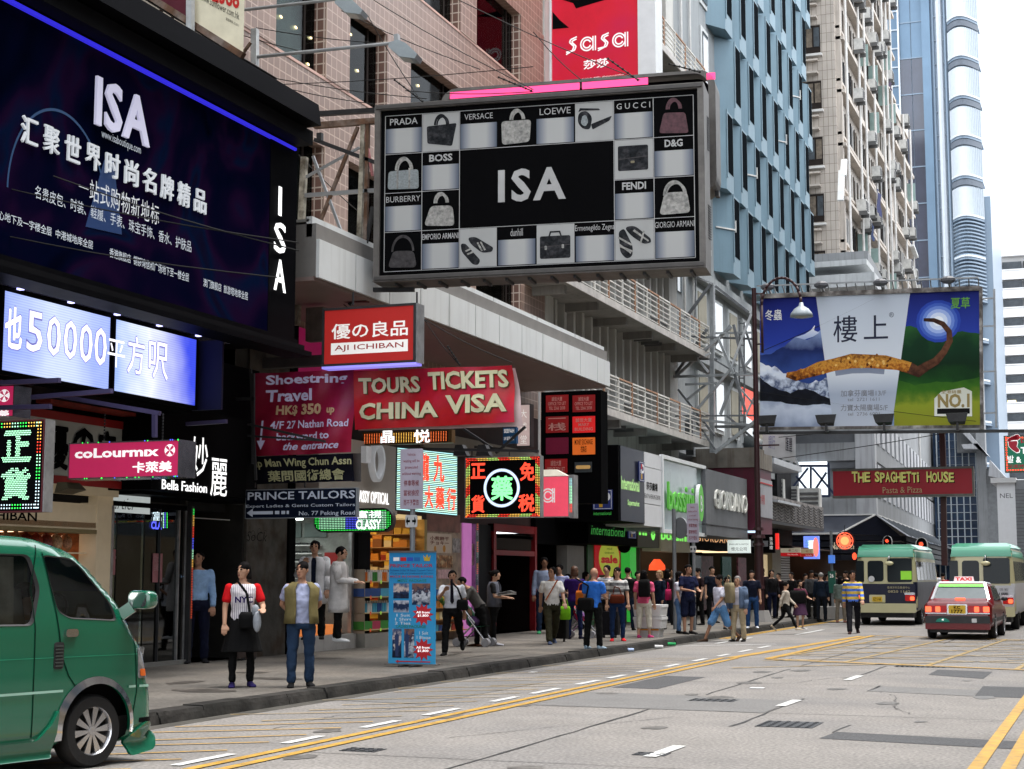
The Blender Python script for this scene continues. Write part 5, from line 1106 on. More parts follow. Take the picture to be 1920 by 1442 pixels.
g=MB();g.path([(FX-.6,ys[1]+.7,.4),(FX-.6,ys[1]+.7,1.9),(FX-.6,ys[1]+.95,1.92)],.022,8,mat('white tube',(.6,.6,.6),.4));g.build('door_handle',t)
for k in range(8):
 g=MB();yy=ys[0]+.35+k*.24;g.hexa([(FX-1.6,yy-.08,.9),(FX-1.3,yy-.08,.9),(FX-1.3,yy+.1,.9),(FX-1.6,yy+.1,.9),(FX-1.58,yy-.05,1.75),(FX-1.32,yy-.05,1.75),(FX-1.32,yy+.07,1.75),(FX-1.58,yy+.07,1.75)],mat('garment %d'%(k%3),[(.02,.02,.025),(.05,.05,.06),(.03,.02,.02)][k%3],.9));g.single('hanging_garment','dark garment on the rail inside the glazed fashion shop','garment','garments on the shop rail')
dm=MB();dp=PX(FX+.006)
for k,(x_,y_,m_)in enumerate([(x_,y_,m_)for x_,m_ in((306,bgw),(309,bb_b),(313,bg_b))for y_ in range(962,990,3)]):a,b=dp.px(x_,y_);dots(dm,dp,[(a,b)],.012,m_,.004)
letters(dm,dp,'CLA',*dp.rect(283,992,303,978),bb_b,d=.004,off=.03);letters(dm,dp,'富',*dp.rect(286,976,304,960),bw_b,d=.004);dm.build('mirrored_sign',t,kind='stuff')
BFp=PX(-14.0);t=thing('black_fascia','black fascia with white lit lettering Bella Fashion and two large characters','sign',(-14.4,24,2.9));y0_,y1_=BFp.px(296,900)[0],BFp.px(428,900)[0]
MB().box(-14.9,-14.0,y0_-.2,y1_+.6,2.95,4.3,bpr).build('board',t)
for s,q in(('妙',(356,892,388,822)),('麗',(393,930,424,862))):mb=MB();letters(mb,BFp,s,*BFp.rect(*q),wl,off=.004,d=.02);mb.build('letter',t)
a0,b0=BFp.px(302,917);a1,b1=BFp.px(386,930)[0],BFp.px(302,896)[1];letter_parts(BFp,'Bella Fashion',a0,a1,b0-.0,b1-.02,wl,t,off=.0,depth=.01)
y0,y1=px_y(346),px_y(457)
t=thing('dark_entrance','unlit black doorway behind the man in the pale blue shirt','doorway',(FX-1,(y0+y1)/2,0));room(t,y0,y1,.13,2.95,3.5,dkw,dkw)
MB().box(FX-.1,FX,y0,y1,2.9,6.7,dkw).build('upper_wall',t);g=MB();g.box(FX-.04,FX-.01,y0+.2,y1-.5,2.6,2.62,steel);g.build('rail',t)
LD=PX(-14.8);g=MB()
for k,z_ in enumerate(np.arange(.9,2.75,.028)):dots(g,LD,[(y0+.035,z_),(y0+.06,z_)],.008,(bgw,bb_b,br_b,by_b,bg_b)[int(k/7)%5]if z_>1.9 else by_b if z_>1.75 else em('ember',(1,.12,.04),.7),.03)
g.build('bulb_strip',t,kind='stuff');MB().box(FX-.05,FX+.12,y0,y0+.08,.13,2.8,dkst).build('post',t)
y0,y1=px_y(457),px_y(533)
grf=mat('graffitied plaster',(.085,.078,.068),.85,var=.4,vs=2,mix2=(.05,.035,.025),m2s=2.5,bump=.2)
t=thing('wall_pillar','dirty grey pillar with a black bubble graffiti tag beside the dark doorway','pillar',(FX,(y0+y1)/2,.1));MB().box(FX-1.5,FX+.05,y0,y1,.13,6.7,grf).build('shaft',t)
Pg=PX(FX+.05);g=MB();blkl=mat('graffiti line',(.01,.01,.01),.6)
for cx_,cy_,r_ in((464,1010,9),(474,1002,10),(486,997,9),(497,1000,8)):
 a,b=Pg.px(cx_,cy_);ring(g,Pg,a,b,r_/128*.9,r_/128+.0,blkl,.004,16,ry=.9)
g.build('graffiti',t);mb=MB();letters(mb,Pg,'SoCk',*Pg.rect(462,1014,500,998),blkl,shear=.2,d=.005,off=-.01);mb.build('graffiti_tag',t)
MB().box(FX-1,FX+.1,px_y(533),px_y(545),.13,6.7,bpr).single('black_pier','black pier between the graffiti pillar and the optician','pier')
g=MB();pp=A(330,1060,x=-14.3)
t=thing('suitcase','upright brown suitcase standing in the dark doorway','suitcase',(-14.6,25.2,.13));MB().loft([[(-14.6+a_*.14,25.35+b_*.3,z)for a_,b_ in rrect(-1,1,-1,1,.3,3)]for z in(.17,.2,.8,.83)],mat('brown case',(.05,.035,.03),.7)).build('shell',t)
g=MB();g.path([(-14.6,25.25,.83),(-14.6,25.25,.92),(-14.6,25.45,.92),(-14.6,25.45,.83)],.01,6,dkst);g.build('handle',t)
for dy in(-.2,.2):g=MB();g.tube((-14.5,25.35+dy,.16),(-14.46,25.35+dy,.16),.03,.03,8,dkst);g.build('wheel',t)
y0,y1=px_y(545),px_y(662)
t=thing('optician_shop','bright optician shop with raised white step and rows of glasses','shop',(FX-1,(y0+y1)/2,0));room(t,y0,y1,.43,2.8,2.4,mat('optician wall',(.34,.36,.34),.5,var=.4,vs=2),None,11,(.9,1,.95))
MB().box(FX-2.4,FX+.1,y0,y1,.13,.43,mat('white step',(.42,.41,.4),.6,var=.15,vs=2,streak=.3)).build('step',t)
MB().box(FX-.05,FX+.03,y1-.12,y1-.02,.43,2.8,silv).build('door_post',t)
for k in range(8):
 z=1.05+k*.17;MB().box(FX-2.3,FX-.7,y1-.3,y1-.08,z,z+.012,mat('lit shelf edge',(.6,.6,.58),.4,emit=.35)).build('shelf',t)
 s_=t.children[-1];g=MB()
 for xx in np.arange(FX-2.25,FX-.8,.17):g.box(xx,xx+.12,y1-.28,y1-.2,z+.03,z+.065,dkst)
 g.build('spectacles',s_,kind='stuff')
MB().box(FX-1.2,FX-.6,y0+.5,y1-.9,.43,1.25,mat('counter',(.25,.06,.02),.4,emit=.12,ecol=(1,.35,.1))).build('counter',t);MB().box(FX-1.25,FX-.55,y0+.45,y1-.85,1.25,1.3,clear).build('glass_top',t)
MB().box(FX-.62,FX-.2,y1-.1,y1-.07,1.2,2.1,mat('red poster',(.4,.03,.03),.5)).build('poster',t);MB().box(FX-.5,FX-.1,y0+.2,y1-.3,.43,.62,mat('orange lit plinth',(.5,.15,.03),.4,emit=.5,ecol=(1,.3,.08))).build('plinth',t)
for k in range(3):MB().box(FX-2.3+k*.6,FX-1.78+k*.6,y1-.1,y1-.07,2.42,2.72,mat('grey green panel',(.14,.18,.17),.4)).build('panel',t)
OP=PX(-14.3);t=thing('optician_fascia','beige fascia with raised letters CLASSY OPTICAL and a giant white spectacle frame','sign',(-14.6,30,2.9));a0,_=OP.px(598,900);a1,_=OP.px(745,900)
MB().box(-14.9,-14.3,a0,a1,2.9,4.35,mat('beige fascia',(.38,.34,.3),.5,var=.06)).build('board',t)
q0,q1=OP.px(660,945),OP.px(726,925);letter_parts(OP,'CLASSY OPTICAL',OP.px(661,940)[0],OP.px(727,940)[0],3.10,3.34,wl,t,off=.0,depth=.01,d=.02)
a,b=OP.px(700,868);g=MB();g.loft([[OP.pt(a+ca*w_,b+sa*h_,d_)for ca,sa in[(math.cos(i*math.pi/12)*(1+.12*math.sin(i*math.pi/12)),math.sin(i*math.pi/12))for i in range(24)]]for w_,h_,d_ in((.30,.40,.02),(.30,.40,.14),(.2,.3,.14),(.2,.3,.02))],mat('white plastic',(.7,.72,.75),.3,emit=.15),cap=False);g.build('spectacle_rim',t,smooth=True)
a,b=OP.px(680,850);g=MB();g.hexa([OP.pt(a-.12,b-.2,.02),OP.pt(a+.1,b-.2,.02),OP.pt(a+.1,b-.2,.14),OP.pt(a-.12,b-.2,.14),OP.pt(a-.12,b+.14,.02),OP.pt(a+.16,b+.14,.02),OP.pt(a+.16,b+.14,.14),OP.pt(a-.12,b+.14,.14)],MATS['white plastic']);g.build('spectacle_bridge',t)
CL=PY(28.4);t=thing('led_optician_sign','long oval LED sign with green and blue bulbs and white letters CLASSY','sign',CL.pt(-13,2.2));r=CL.rect(588,1010,736,952)
rr_=(r[3]-r[2])/2;ov=rrect(r[0],r[1],r[2]+.12,r[3],rr_*.72,6);g=MB();g.prism(CL,ov,-.16,0,dkst);g.build('casing',t);g=MB();g.prism(CL,rrect(r[0]+.02,r[1]-.02,r[2]+.14,r[3]-.02,rr_*.66,6),.001,.004,bpr);g.build('face',t)
g=MB();st=.034;xs_,ys2=np.meshgrid(np.arange(r[0]+.04,r[1],st),np.arange(r[2]+.16,r[3],st));gpt=np.stack([xs_.ravel(),ys2.ravel()],1);gpt=gpt[inside(gpt,np.array(rrect(r[0]+.03,r[1]-.03,r[2]+.15,r[3]-.03,rr_*.6,6)))]
for x_,y_ in gpt:
 u=(x_-r[0])/(r[1]-r[0]);v_=(y_-r[2])/(r[3]-r[2]);edge=abs(v_-.6)>.28 or u<.08 or u>.92;dots(g,CL,[(x_,y_)],.0095,bg_b if edge else(bb_b if .4<u<.56 else bgw),.008)
g.build('bulb',t,kind='stuff');mb=MB();tpx(mb,CL,'CLASSY',668,993,715,974,wl,off=.03,d=.014);tpx(mb,CL,'富視',669,972,716,957,wl,off=.01,d=.014);mb.build('lettering',t)
RL=PY(29.6);t=thing('led_ticker_sign','red dot matrix LED panel with white characters under the red travel banner','sign',RL.pt(-13,3.8));r=RL.rect(680,835,847,805);MB().panel(RL,*r,-.18,0,mat('bronze casing',(.16,.1,.04),.4,metal=.4)).build('casing',t)
MB().panel(RL,r[0]+.02,r[1]-.08,r[2]+.02,r[3]-.02,.001,.004,mat('ticker black',(.05,.005,.003),.5)).build('face',t);g=MB();nx,ny=34,7;em('orange',(1,.2,.05),1.2)
for i in range(nx):
 for j in range(ny):dots(g,RL,[(r[0]+.05+i*(r[1]-r[0]-.17)/(nx-1),r[2]+.045+j*(r[3]-r[2]-.09)/(ny-1))],.0105,em('orange',(1,.25,.06),1.2)if(i+j)%5 and not 9<i<24 else(em('orange','ffffff')if not 9<i<24 else by_b),.008)
g.build('bulb',t,kind='stuff');mb=MB();tpx(mb,RL,'晶',714,831,740,807,wl,off=.02,d=.012);tpx(mb,RL,'悦',776,831,807,805,wl,off=.02,d=.012);mb.build('lettering',t)
p0,p1=A(742,957,x=-13.7),None;dq=V(ray(858,967));k_=(p0.x*-math.sin(YAW)+p0.y*math.cos(YAW)+.25)/(dq.x*-math.sin(YAW)+dq.y*math.cos(YAW));p1=V((dq.x*k_,dq.y*k_,0))
MP=PP((p0.x,p0.y),(p1.x,p1.y));t=thing('medicine_hall_sign','glowing green and white striped LED sign with red characters','sign',MP.pt(.6,2.9));q=qpx(MP,(742,957),(858,968),(858,848),(744,836))
g=MB();g.add([q.pt(0,0,-.15),q.pt(1,0,-.15),q.pt(1,0,0),q.pt(0,0,0),q.pt(0,1,-.15),q.pt(1,1,-.15),q.pt(1,1,0),q.pt(0,1,0)],[(0,1,2,3),(4,5,6,7),(0,1,5,4),(1,2,6,5),(2,3,7,6),(3,0,4,7)],mat('sign back teal',(.02,.05,.045),.5));g.build('casing',t)
g=MB();mint=mat('mint tube',(.6,1,.8),emit=1.15,ecol=(.62,1,.8),var=0);mint2=mat('aqua tube',(.4,.8,.9),emit=1.1,ecol=(.5,.95,.95),var=0)
for k in range(34):
 v_=.015+k/34*.97;g.add([q.pt(.01,v_,.01),q.pt(.99,v_,.01),q.pt(.99,v_+.014,.01),q.pt(.01,v_+.014,.01)],[(0,1,2,3)],mint if k%3 else mint2)
g.build('led_row',t,kind='stuff');nr=mat('red orange lit',(1,.06,.02),emit=1.0,ecol=(1,.08,.04),var=0)
for s,a0_,a1_,b0_,b1_ in(('九',.60,.78,.50,.92),('龍',.40,.53,.50,.93),('大',.46,.60,.08,.43),('藥',.64,.78,.08,.43),('行',.82,.97,.08,.43)):
 a_,f_=glyphs(s,.03);mn,mx_=a_.min(0),a_.max(0);MB().add([q.pt(a0_+(x-mn[0])/(mx_-mn)[0]*(a1_-a0_),b0_+(y-mn[1])/(mx_-mn)[1]*(b1_-b0_),.03+z)for x,y,z in a_],f_,nr).build('character',t)
YP=PY(28.6);t=thing('duty_free_bulb_sign','square black bulb sign with a green character in a white ring and four red characters','sign',YP.pt(-10.9,2.7));r=YP.rect(872,972,1014,854);signbox(YP,r,.16,bpr,silv,t,.012,.012)
g=MB();st=.0315
for k in range(3):
 xa,xb,ya,yb=r[0]+.03+k*st,r[1]-.03-k*st,r[2]+.03+k*st,r[3]-.03-k*st;seq=(br_b,by_b,mat('bulb lime',(.6,.9,.2),emit=1.2,var=0))
 for i,x_ in enumerate(np.arange(xa,xb,st)):c_=seq[int(i/7)%3];dots(g,YP,[(x_,ya),(x_,yb)],.0098,c_,.01)if k<2 else None
 for i,y_ in enumerate(np.arange(ya,yb,st)):c_=seq[int(i/6+1)%3];dots(g,YP,[(xa,y_),(xb,y_)],.0098,c_,.01)
g.build('border_bulb',t,kind='stuff')
for ch,q4 in(('正',(883,898,911,868)),('貨',(884,962,909,928)),('免',(975,902,1003,866)),('税',(972,960,1003,926))):
 mb=MB();letters(mb,YP,ch,*YP.rect(*q4),nr,off=.03,d=.012);mb.build('character',t)
mb=MB();letters(mb,YP,'藥',*YP.rect(921,939,962,892),mat('lit green',(.2,1,.3),emit=1.3,ecol=(.25,1,.35),var=0),off=.025,d=.012);mb.build('character',t)
g=MB();a,b=YP.px(941,915);ring(g,YP,a,b,.315,.37,mat('lit pale blue',(.6,.7,.9),emit=.85,ecol=(.62,.75,1),var=0),.012,40);g.build('ring',t);g=MB();[dots(g,YP,[(a+.343*math.cos(i*math.pi/30),b+.343*math.sin(i*math.pi/30))],.008,bw_b,.016)for i in range(60)];g.build('ring_bulb',t,kind='stuff')
g=MB();bpx(g,PY(28.7),(800,842),(1010,846),.05,dkst);bpx(g,PY(28.7),(885,856),(885,846),.02,dkst);bpx(g,PY(28.7),(955,856),(955,846),.02,dkst);g.build('hanging_bar',t)
S2=PY(30.6);t=thing('small_cosmetics_sign','small glowing pink red cosmetics box sign beside the duty free bulb sign','sign',S2.pt(-10.8,2.8));r=S2.rect(1000,970,1067,892);lr=mat('lit rose sign',(.7,.05,.1),.4,emit=.62,ecol=(.9,.1,.16),var=.15,vs=2);signbox(S2,r,.3,lr,silv,t,.012,.012)
sasa(S2,S2.px(952,940)[0],S2.px(1042,940)[0],S2.px(1000,943)[1],S2.px(1000,914)[1],t,sawh,lr);MB().panel(S2,r[1],r[1]+.09,r[2]-.02,r[3]+.02,-.3,-.02,silv).build('side_casing',t)
g=MB();g.hexa([S2.pt(r[0]+.1,r[3],-.25),S2.pt(r[0]+.72,r[3],-.25),S2.pt(r[0]+.72,r[3],.0),S2.pt(r[0]+.1,r[3],.0),S2.pt(r[0]+.1,r[3]+.14,-.25),S2.pt(r[0]+.45,r[3]+.14,-.25),S2.pt(r[0]+.45,r[3]+.14,-.1),S2.pt(r[0]+.1,r[3]+.14,-.1)],mat('cream plastic',(.6,.56,.48),.5));g.build('lamp_hood',t)
g=MB()
for k,y_ in enumerate(np.arange(r[2]+.1,r[3]-.05,.03)):dots(g,S2,[(r[1]+.02,y_),(r[1]+.05,y_)],.01,(br_b,bgw,bgw,mint2,bb_b)[int(k/6)%5],.0)
g.build('edge_bulb',t,kind='stuff')
DB=PY(33.5);t=thing('directory_board','tall black directory board with red illuminated tenant panels reading MARY BUILDING','directory board',DB.pt(-13,3.2));r=DB.rect(1015,945,1127,731);MB().panel(DB,*r,-.5,0,bpr).build('board',t)
dr=[mat('directory red a',(.2,.008,.01),.4,emit=.16,ecol=(.5,.02,.02)),mat('directory red b',(.5,.01,.012),.4,emit=.5,ecol=(.7,.02,.02)),mat('directory orange',(.5,.1,.015),.4,emit=.45,ecol=(.8,.16,.02)),mat('directory plum',(.09,.005,.02),.4,emit=.1,ecol=(.4,.02,.08))]
dt=mat('directory type',(.45,.25,.22),.5,emit=.12)
for x0_,x1_,y0_,y1_,m_,txt in((1024,1066,740,773,0,'誠信大廈\nOFFICE TO LET\nTEL 2366 2038'),(1074,1116,740,773,0,'誠信大廈\nOFFICE TO LET\nTEL 2366 2038'),(1024,1066,780,812,0,'一\n桟'),(1074,1116,780,812,1,'誠信大廈\nMARY\nBUILDING'),(1024,1066,820,852,3,''),(1074,1116,820,853,2,'MONEY EXCHANGE\n找換店'),(1022,1064,860,888,0,'誠信大廈\nOFFICE TO LET')):
 q4=DB.rect(x0_,y1_,x1_,y0_);MB().panel(DB,*q4,.001,.02,dr[m_]).build('tenant_panel',t)
 if txt:w_,h_=q4[1]-q4[0],q4[3]-q4[2];mb=MB();letters(mb,DB,txt,q4[0]+w_*.1,q4[1]-w_*.1,q4[2]+h_*.12,q4[3]-h_*.1,bpr if m_==2 else dt,d=.024,off=.008,keep=False);mb.build('lettering',t)
q4=DB.rect(1078,886,1110,866);MB().panel(DB,*q4,.001,.02,mat('dark steel plate',(.05,.06,.065),.4)).build('plate',t);g=MB();g.prism(DB,rrect(q4[0]+.03,q4[1]-.03,(q4[2]+q4[3])/2-.04,(q4[2]+q4[3])/2+.04,.035,3),.021,.03,mat('amber lozenge',(.5,.3,.1),.5,emit=.4));g.build('lozenge',t)
g=MB();bpx(g,PY(31.5),(1011,735),(1011,850),.04,mat('white tube','aaaaaa'));bpx(g,PY(31.5),(1011,850),(1011,895),.04,MATS['white tube']);g.single('sign_conduit','thin white vertical conduit left of the directory board','conduit')
VP_=PY(32.5);t=thing('vertical_lit_sign','narrow pale pink lit vertical sign beside the directory board','sign',VP_.pt(-13,4));q4=VP_.rect(968,838,995,757);signbox(VP_,q4,.2,mat('pale lit face',(.55,.4,.38),.5,emit=.3,ecol=(.9,.7,.65)),dkst,t,.02,.01)
for i,ch in enumerate('大成堂'):mb=MB();letters(mb,VP_,ch,*VP_.rect(976,784+i*24,988,768+i*24),lw_,d=.012);mb.build('character',t)
SF=PY(32.0);t=thing('blue_shop_sign','small blue sign reading SEEFAH below the edge of the travel banner','sign',SF.pt(-13.2,4));q4=SF.rect(943,832,968,801);MB().panel(SF,*q4,-.12,0,mat('sign blue',(.01,.07,.17),.5,emit=.05)).build('board',t);mb=MB();tpx(mb,SF,'SEEFAH',945,812,964,804,lw_,off=.01);tpx(mb,SF,'3/F 誠信大廈',945,826,964,818,lw_,d=.006);mb.build('lettering',t)
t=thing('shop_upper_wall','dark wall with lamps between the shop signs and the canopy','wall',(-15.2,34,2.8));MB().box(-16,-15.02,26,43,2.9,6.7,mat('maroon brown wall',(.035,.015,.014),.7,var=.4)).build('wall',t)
MB().box(-15.0,-14.9,34,42.5,4.6,5.0,mat('cream beam',(.25,.23,.2),.7)).build('beam',t);MB().box(-15.02,-14.95,33.5,35.5,5.3,6.2,mat('magenta panel',(.4,.01,.12),.5,emit=.1,ecol=(.8,.02,.2))).build('magenta_panel',t);MB().box(-15.02,-14.9,27.6,31.5,5.2,6.5,MATS['magenta panel']).build('magenta_panel',t)
for p,q in(((890,838),(940,842)),((870,805),(930,845)),((930,850),(985,800))):
 g=MB();bpx(g,PY(31),p,q,.05,dkst);g.build('strut',t)
for x_ in(862,905):g=MB();p=A(x_,845,y=29.5);g.hexa([(p[0]-.15,p[1],p[2]-.1),(p[0]+.15,p[1],p[2]-.1),(p[0]+.15,p[1]+.2,p[2]-.1),(p[0]-.15,p[1]+.2,p[2]-.1),(p[0]-.1,p[1],p[2]+.12),(p[0]+.05,p[1],p[2]+.12),(p[0]+.05,p[1]+.2,p[2]+.12),(p[0]-.1,p[1]+.2,p[2]+.12)],dkst);g.build('floodlight',t)
y0,y1=px_y(684),px_y(790)
t=thing('pharmacy','brightly lit medicine shop crammed with shelves of boxes','shop',(FX-1,(y0+y1)/2,0));room(t,y0,y1,.16,2.9,2.6,mat('pharmacy wall',(.4,.22,.1),.6,var=.3),mat('warm ceiling',(.5,.4,.25),.6,emit=.5,ecol=(1,.7,.3)),12,(1,.72,.42))
MB().box(FX-.6,FX+.12,px_y(662),y0+.02,.13,2.95,blk2).build('corner_pier',t)
MB().box(FX-.6,FX+.02,px_y(793),px_y(864),.13,2.9,mat('shop window wall',(.3,.22,.16),.5,var=.4,vs=3)).build('window_wall',t);MB().box(FX-.1,FX+.06,px_y(864),px_y(880),.16,2.9,mat('magenta lit jamb',(.5,.2,.42),.5,emit=.25,ecol=(.9,.25,.8),var=.1)).build('lit_jamb',t)
MB().box(FX-.1,FX+.1,px_y(788),px_y(793),.16,2.9,mat('gold post',(.4,.28,.1),.3,metal=.6)).build('post',t)
prc=[mat('carton '+c,c,.5,var=.1)for c in('#c9822f','#8f2a1c','#d8c9a0','#2f4f8f','#3c8a3a','#d9d9d9','#e07a2a','#b33a5a','#4aa0c0','#e0b84a','#7a4a1f')]
CN='tan maroon cream blue green white orange rose turquoise yellow brown'.split();cm_=[mesh_of(MB().box(-.09,.09,-.1,.1,0,.16,m_),'carton')for m_ in prc];cyl=[mesh_of(MB().tube((0,0,0),(0,0,.2),.05,.05,10,m_).tube((0,0,.2),(0,0,.25),.02,.02,8,prc[5]),'bottle')for m_ in prc]
for k in range(8):
 z=.45+k*.3;MB().box(FX-2.5,FX-.1,y1-.36,y1-.07,z,z+.02,mat('wooden shelf',(.3,.16,.06),.5,emit=.05,ecol=(1,.5,.15))).build('shelf',t)
 xx=FX-2.4
 while xx<FX-.15:
  w=RR.uniform(.75,1.15);warm=RR.choice((0,1,2,6,9,10,9,0,2,1))
  lb='%s medicine carton on the %s inner shelf of the pharmacy'%(CN[warm],ORD[k])
  inst('carton',cm_[warm],(xx,y1-.24,z+.02),rz=math.pi/2,scale=w,label=lb,cat='carton',group='cartons on the pharmacy inner shelves')
  if RR.random()<.4:inst('carton',cm_[RR.choice((0,2,9))],(xx,y1-.24,z+.022+.16*w),rz=math.pi/2,scale=(w,w,w*.6),label=lb,cat='carton',group='cartons on the pharmacy inner shelves')
  xx+=.225*w
rk=thing('display_rack','glass fronted display rack of bottles and boxes at the pharmacy entrance','rack',(FX+.1,y0+.9,.13));ra,rb=px_y(686,-14.6),px_y(729,-14.6)
MB().box(FX-.1,FX+.3,ra,rb+.3,.13,.42,mat('rack plinth',(.25,.24,.22),.6)).build('plinth',rk)
for y_ in(ra,rb+.28):MB().box(FX-.08,FX+.28,y_,y_+.02,.42,1.75,mat('rack side',(.3,.25,.2),.4)).build('side',rk)
for z in(.5,.85,1.18,1.5):MB().box(FX-.1,FX+.3,ra,rb+.3,z-.02,z,mat('gold shelf',(.5,.4,.2),.3,emit=.05)).build('shelf',rk)
for z,ids,isb in((.5,(4,7,4),0),(.85,(8,5,8,3),1),(1.18,(3,3,8,5),0),(1.5,(6,5,4,5),1)):
 yy=ra+.1;k=0
 while yy<rb+.2:
  for dx in(.18,.02):
   me=(cyl if isb else cm_)[ids[int(k/2)%len(ids)]]
   inst('bottle' if isb else 'carton',me,(FX+dx,yy,z+.002),scale=1.05 if not isb else(1,1,.95),label='%s %s standing on the %s shelf of the rack at the pharmacy entrance'%(CN[ids[int(k/2)%len(ids)]],'bottle' if isb else 'carton',{.5:'lowest',.85:'second',1.18:'third',1.5:'topmost'}[z]),cat='bottle' if isb else 'carton',group='goods on the pharmacy entrance rack')
  yy+=.12 if isb else .2;k+=1
 for q in range(3):inst('price_tag',mesh_of(MB().box(0,.005,-.03,.03,0,.07,mat('fluorescent tag %d'%(q%2),[(.9,.15,.05),(.5,.9,.1)][q%2],.6,emit=.15)),'tag'),(FX+.3,ra+.25+q*.5,z-.05),rk)
ppr=PX(FX+.02);notice=lambda nm,x0_,y0_,x1_,y1_,m_,par,txt=None,tm_=None,**k:(MB().panel(ppr,*ppr.rect(x0_,y1_,x1_,y0_),0,.008,m_).build(nm,par),(lambda mb_:(tpx(mb_,ppr,txt,x0_+(x1_-x0_)*.12,y0_+(y1_-y0_)*.55,x1_-(x1_-x0_)*.1,y0_+(y1_-y0_)*.14,tm_,d=.011,off=.02),mb_.build('lettering',par)))(MB())if txt else None)
pap=mat('paper',(.5,.46,.4),.7,var=.15,vs=8,emit=.05);pk=mat('pink notices',(.55,.35,.36),.7,var=.3,vs=15);brn=mat('brown food poster',(.28,.12,.05),.6,var=.8,vs=12,mix2=(.5,.35,.2),m2s=9)
notice('poster',800,1002,846,1036,mat('vignetted poster',(.42,.33,.26),.6,var=.1,emit=.08),t,'小熊餅干\nチョキー',mat('brown type',(.12,.02,.01),.6))
g=MB();a,b=ppr.px(815,1029);disc(g,ppr,a,b,.07,mat('cookie',(.45,.2,.03),.6),.012);a,b=ppr.px(832,1029);disc(g,ppr,a,b,.085,MATS['cookie'],.012);g.build('printed_cookie',t)
notice('poster',816,1042,848,1064,brn,t);notice('poster',848,1010,862,1036,mat('paper grey',(.3,.27,.26),.6,var=.6,vs=10),t);notice('poster',820,1068,844,1085,pk,t);notice('poster',875,1020,895,1060,pk,t);notice('poster',868,1036,880,1072,mat('rose sheet',(.5,.2,.25),.6,var=.5,vs=18),t)
MB().panel(ppr,*ppr.rect(799,995,862,966),0,.01,mat('dusky glass poster',(.2,.08,.06),.3,var=.5,vs=2)).build('poster',t)
g=MB()
for k,z_ in enumerate(np.arange(.6,2.9,.045)):dots(g,PX(FX+.12),[(px_y(887),z_)],.014,(br_b,em('deep orange',(1,.25,.04),.9),dkst,em('silver bulb',(.4,.4,.4),.3))[int(k/3)%4])
g.build('bulb_strip',t,kind='stuff');MB().box(FX-.1,FX+.11,px_y(884),px_y(890),.13,2.9,chrome).build('chrome_jamb',t)
g=MB();
for k in range(16):p=A(830+RR.uniform(-4,18),1122+RR.uniform(-14,14),x=-14.3);g.ball(p,.07,.07,.06,6,4,mat('leaf mound',(.06,.16,.03),.7)if k%3 else mat('yellow fruit',(.5,.3,.03),.5))
g.single('fruit_display','small heap of green leaves and yellow fruit at the pharmacy door','fruit display')
for r_,z in enumerate((.35,.62,.89,1.16)):
 MB().panel(ppr,px_y(796),px_y(858),z-.02,z,0,.3,MATS['wooden shelf']).build('window_shelf',t)
 for k in range(7):
  c_=RR.randrange(11);inst('carton',cm_[c_],(FX+.17,px_y(797)+.12+k*.25,z),scale=RR.uniform(.85,1.2),label='%s carton, %s along the %s outdoor shelf under the pharmacy posters'%(CN[c_],ORD[k]if k else 'first',ORD[r_]),cat='carton',group='cartons under the pharmacy posters')
y0,y1=px_y(922),px_y(1003);t=thing('red_doorway','dark red framed doorway beside the breakfast banner','doorway',(FX,(y0+y1)/2,0));room(t,y0,y1,.13,2.6,1.2,mat('black wood',(.01,.006,.006),.4),None)
rdm=mat('red lacquer',(.16,.008,.012),.35);MB().box(FX-.1,FX+.06,y0,y0+.18,.13,2.95,rdm).build('jamb',t);MB().box(FX-.1,FX+.06,y1-.15,y1,.13,2.95,rdm).build('jamb',t);MB().box(FX-.1,FX+.05,y0,y1,2.15,2.28,rdm).build('transom',t);MB().box(FX-.1,FX+.05,y0,y1,2.75,2.95,rdm).build('lintel',t);MB().box(FX-.06,FX+.0,y0+.3,y1-.3,2.3,2.7,mat('dark plaque',(.02,.015,.012),.5)).build('plaque',t)
y0,y1=px_y(884)+.15,px_y(922);t=thing('dark_shutter','black shuttered bay between the pharmacy and the red doorway','shutter',(FX,y0+.5,0));MB().box(FX-.2,FX-.02,y0,y1,.13,2.9,mat('black door',(.012,.012,.013),.4)).build('door',t)
y0,y1=px_y(1003),px_y(1100);t=thing('unlit_shop','unlit shop front with a pale marble column behind the crowd','shop',(FX,(y0+y1)/2,0));room(t,y0,y1,.13,2.7,3,dkw,dkw,.0);MB().box(FX-.3,FX+.02,px_y(1062),px_y(1094),.13,2.5,mat('marble column',(.3,.29,.27),.4,var=.1)).build('column',t);MB().box(FX-.3,FX+.02,y0,y1,2.5,4.6,bpr).build('fascia',t)
y0,y1=px_y(1100),px_y(1200);t=thing('supermarket','supermarket entrance with bright green pillars and a mid season sale poster','shop',(FX,(y0+y1)/2,0));room(t,y0,y1,.13,2.75,3.5,mat('supermarket wall',(.12,.1,.09),.6),None,2.2,(1,.85,.6))
gl=mat('lit green pillar',(.04,.45,.06),.4,emit=.3,ecol=(.08,.85,.1));MB().box(FX-.25,FX+.05,px_y(1178),px_y(1190),.13,2.7,gl).build('green_pillar',t);MB().box(FX-.25,FX+.03,px_y(1100),px_y(1113),.13,2.7,mat('green pillar',(.02,.16,.03),.4)).build('green_pillar',t)
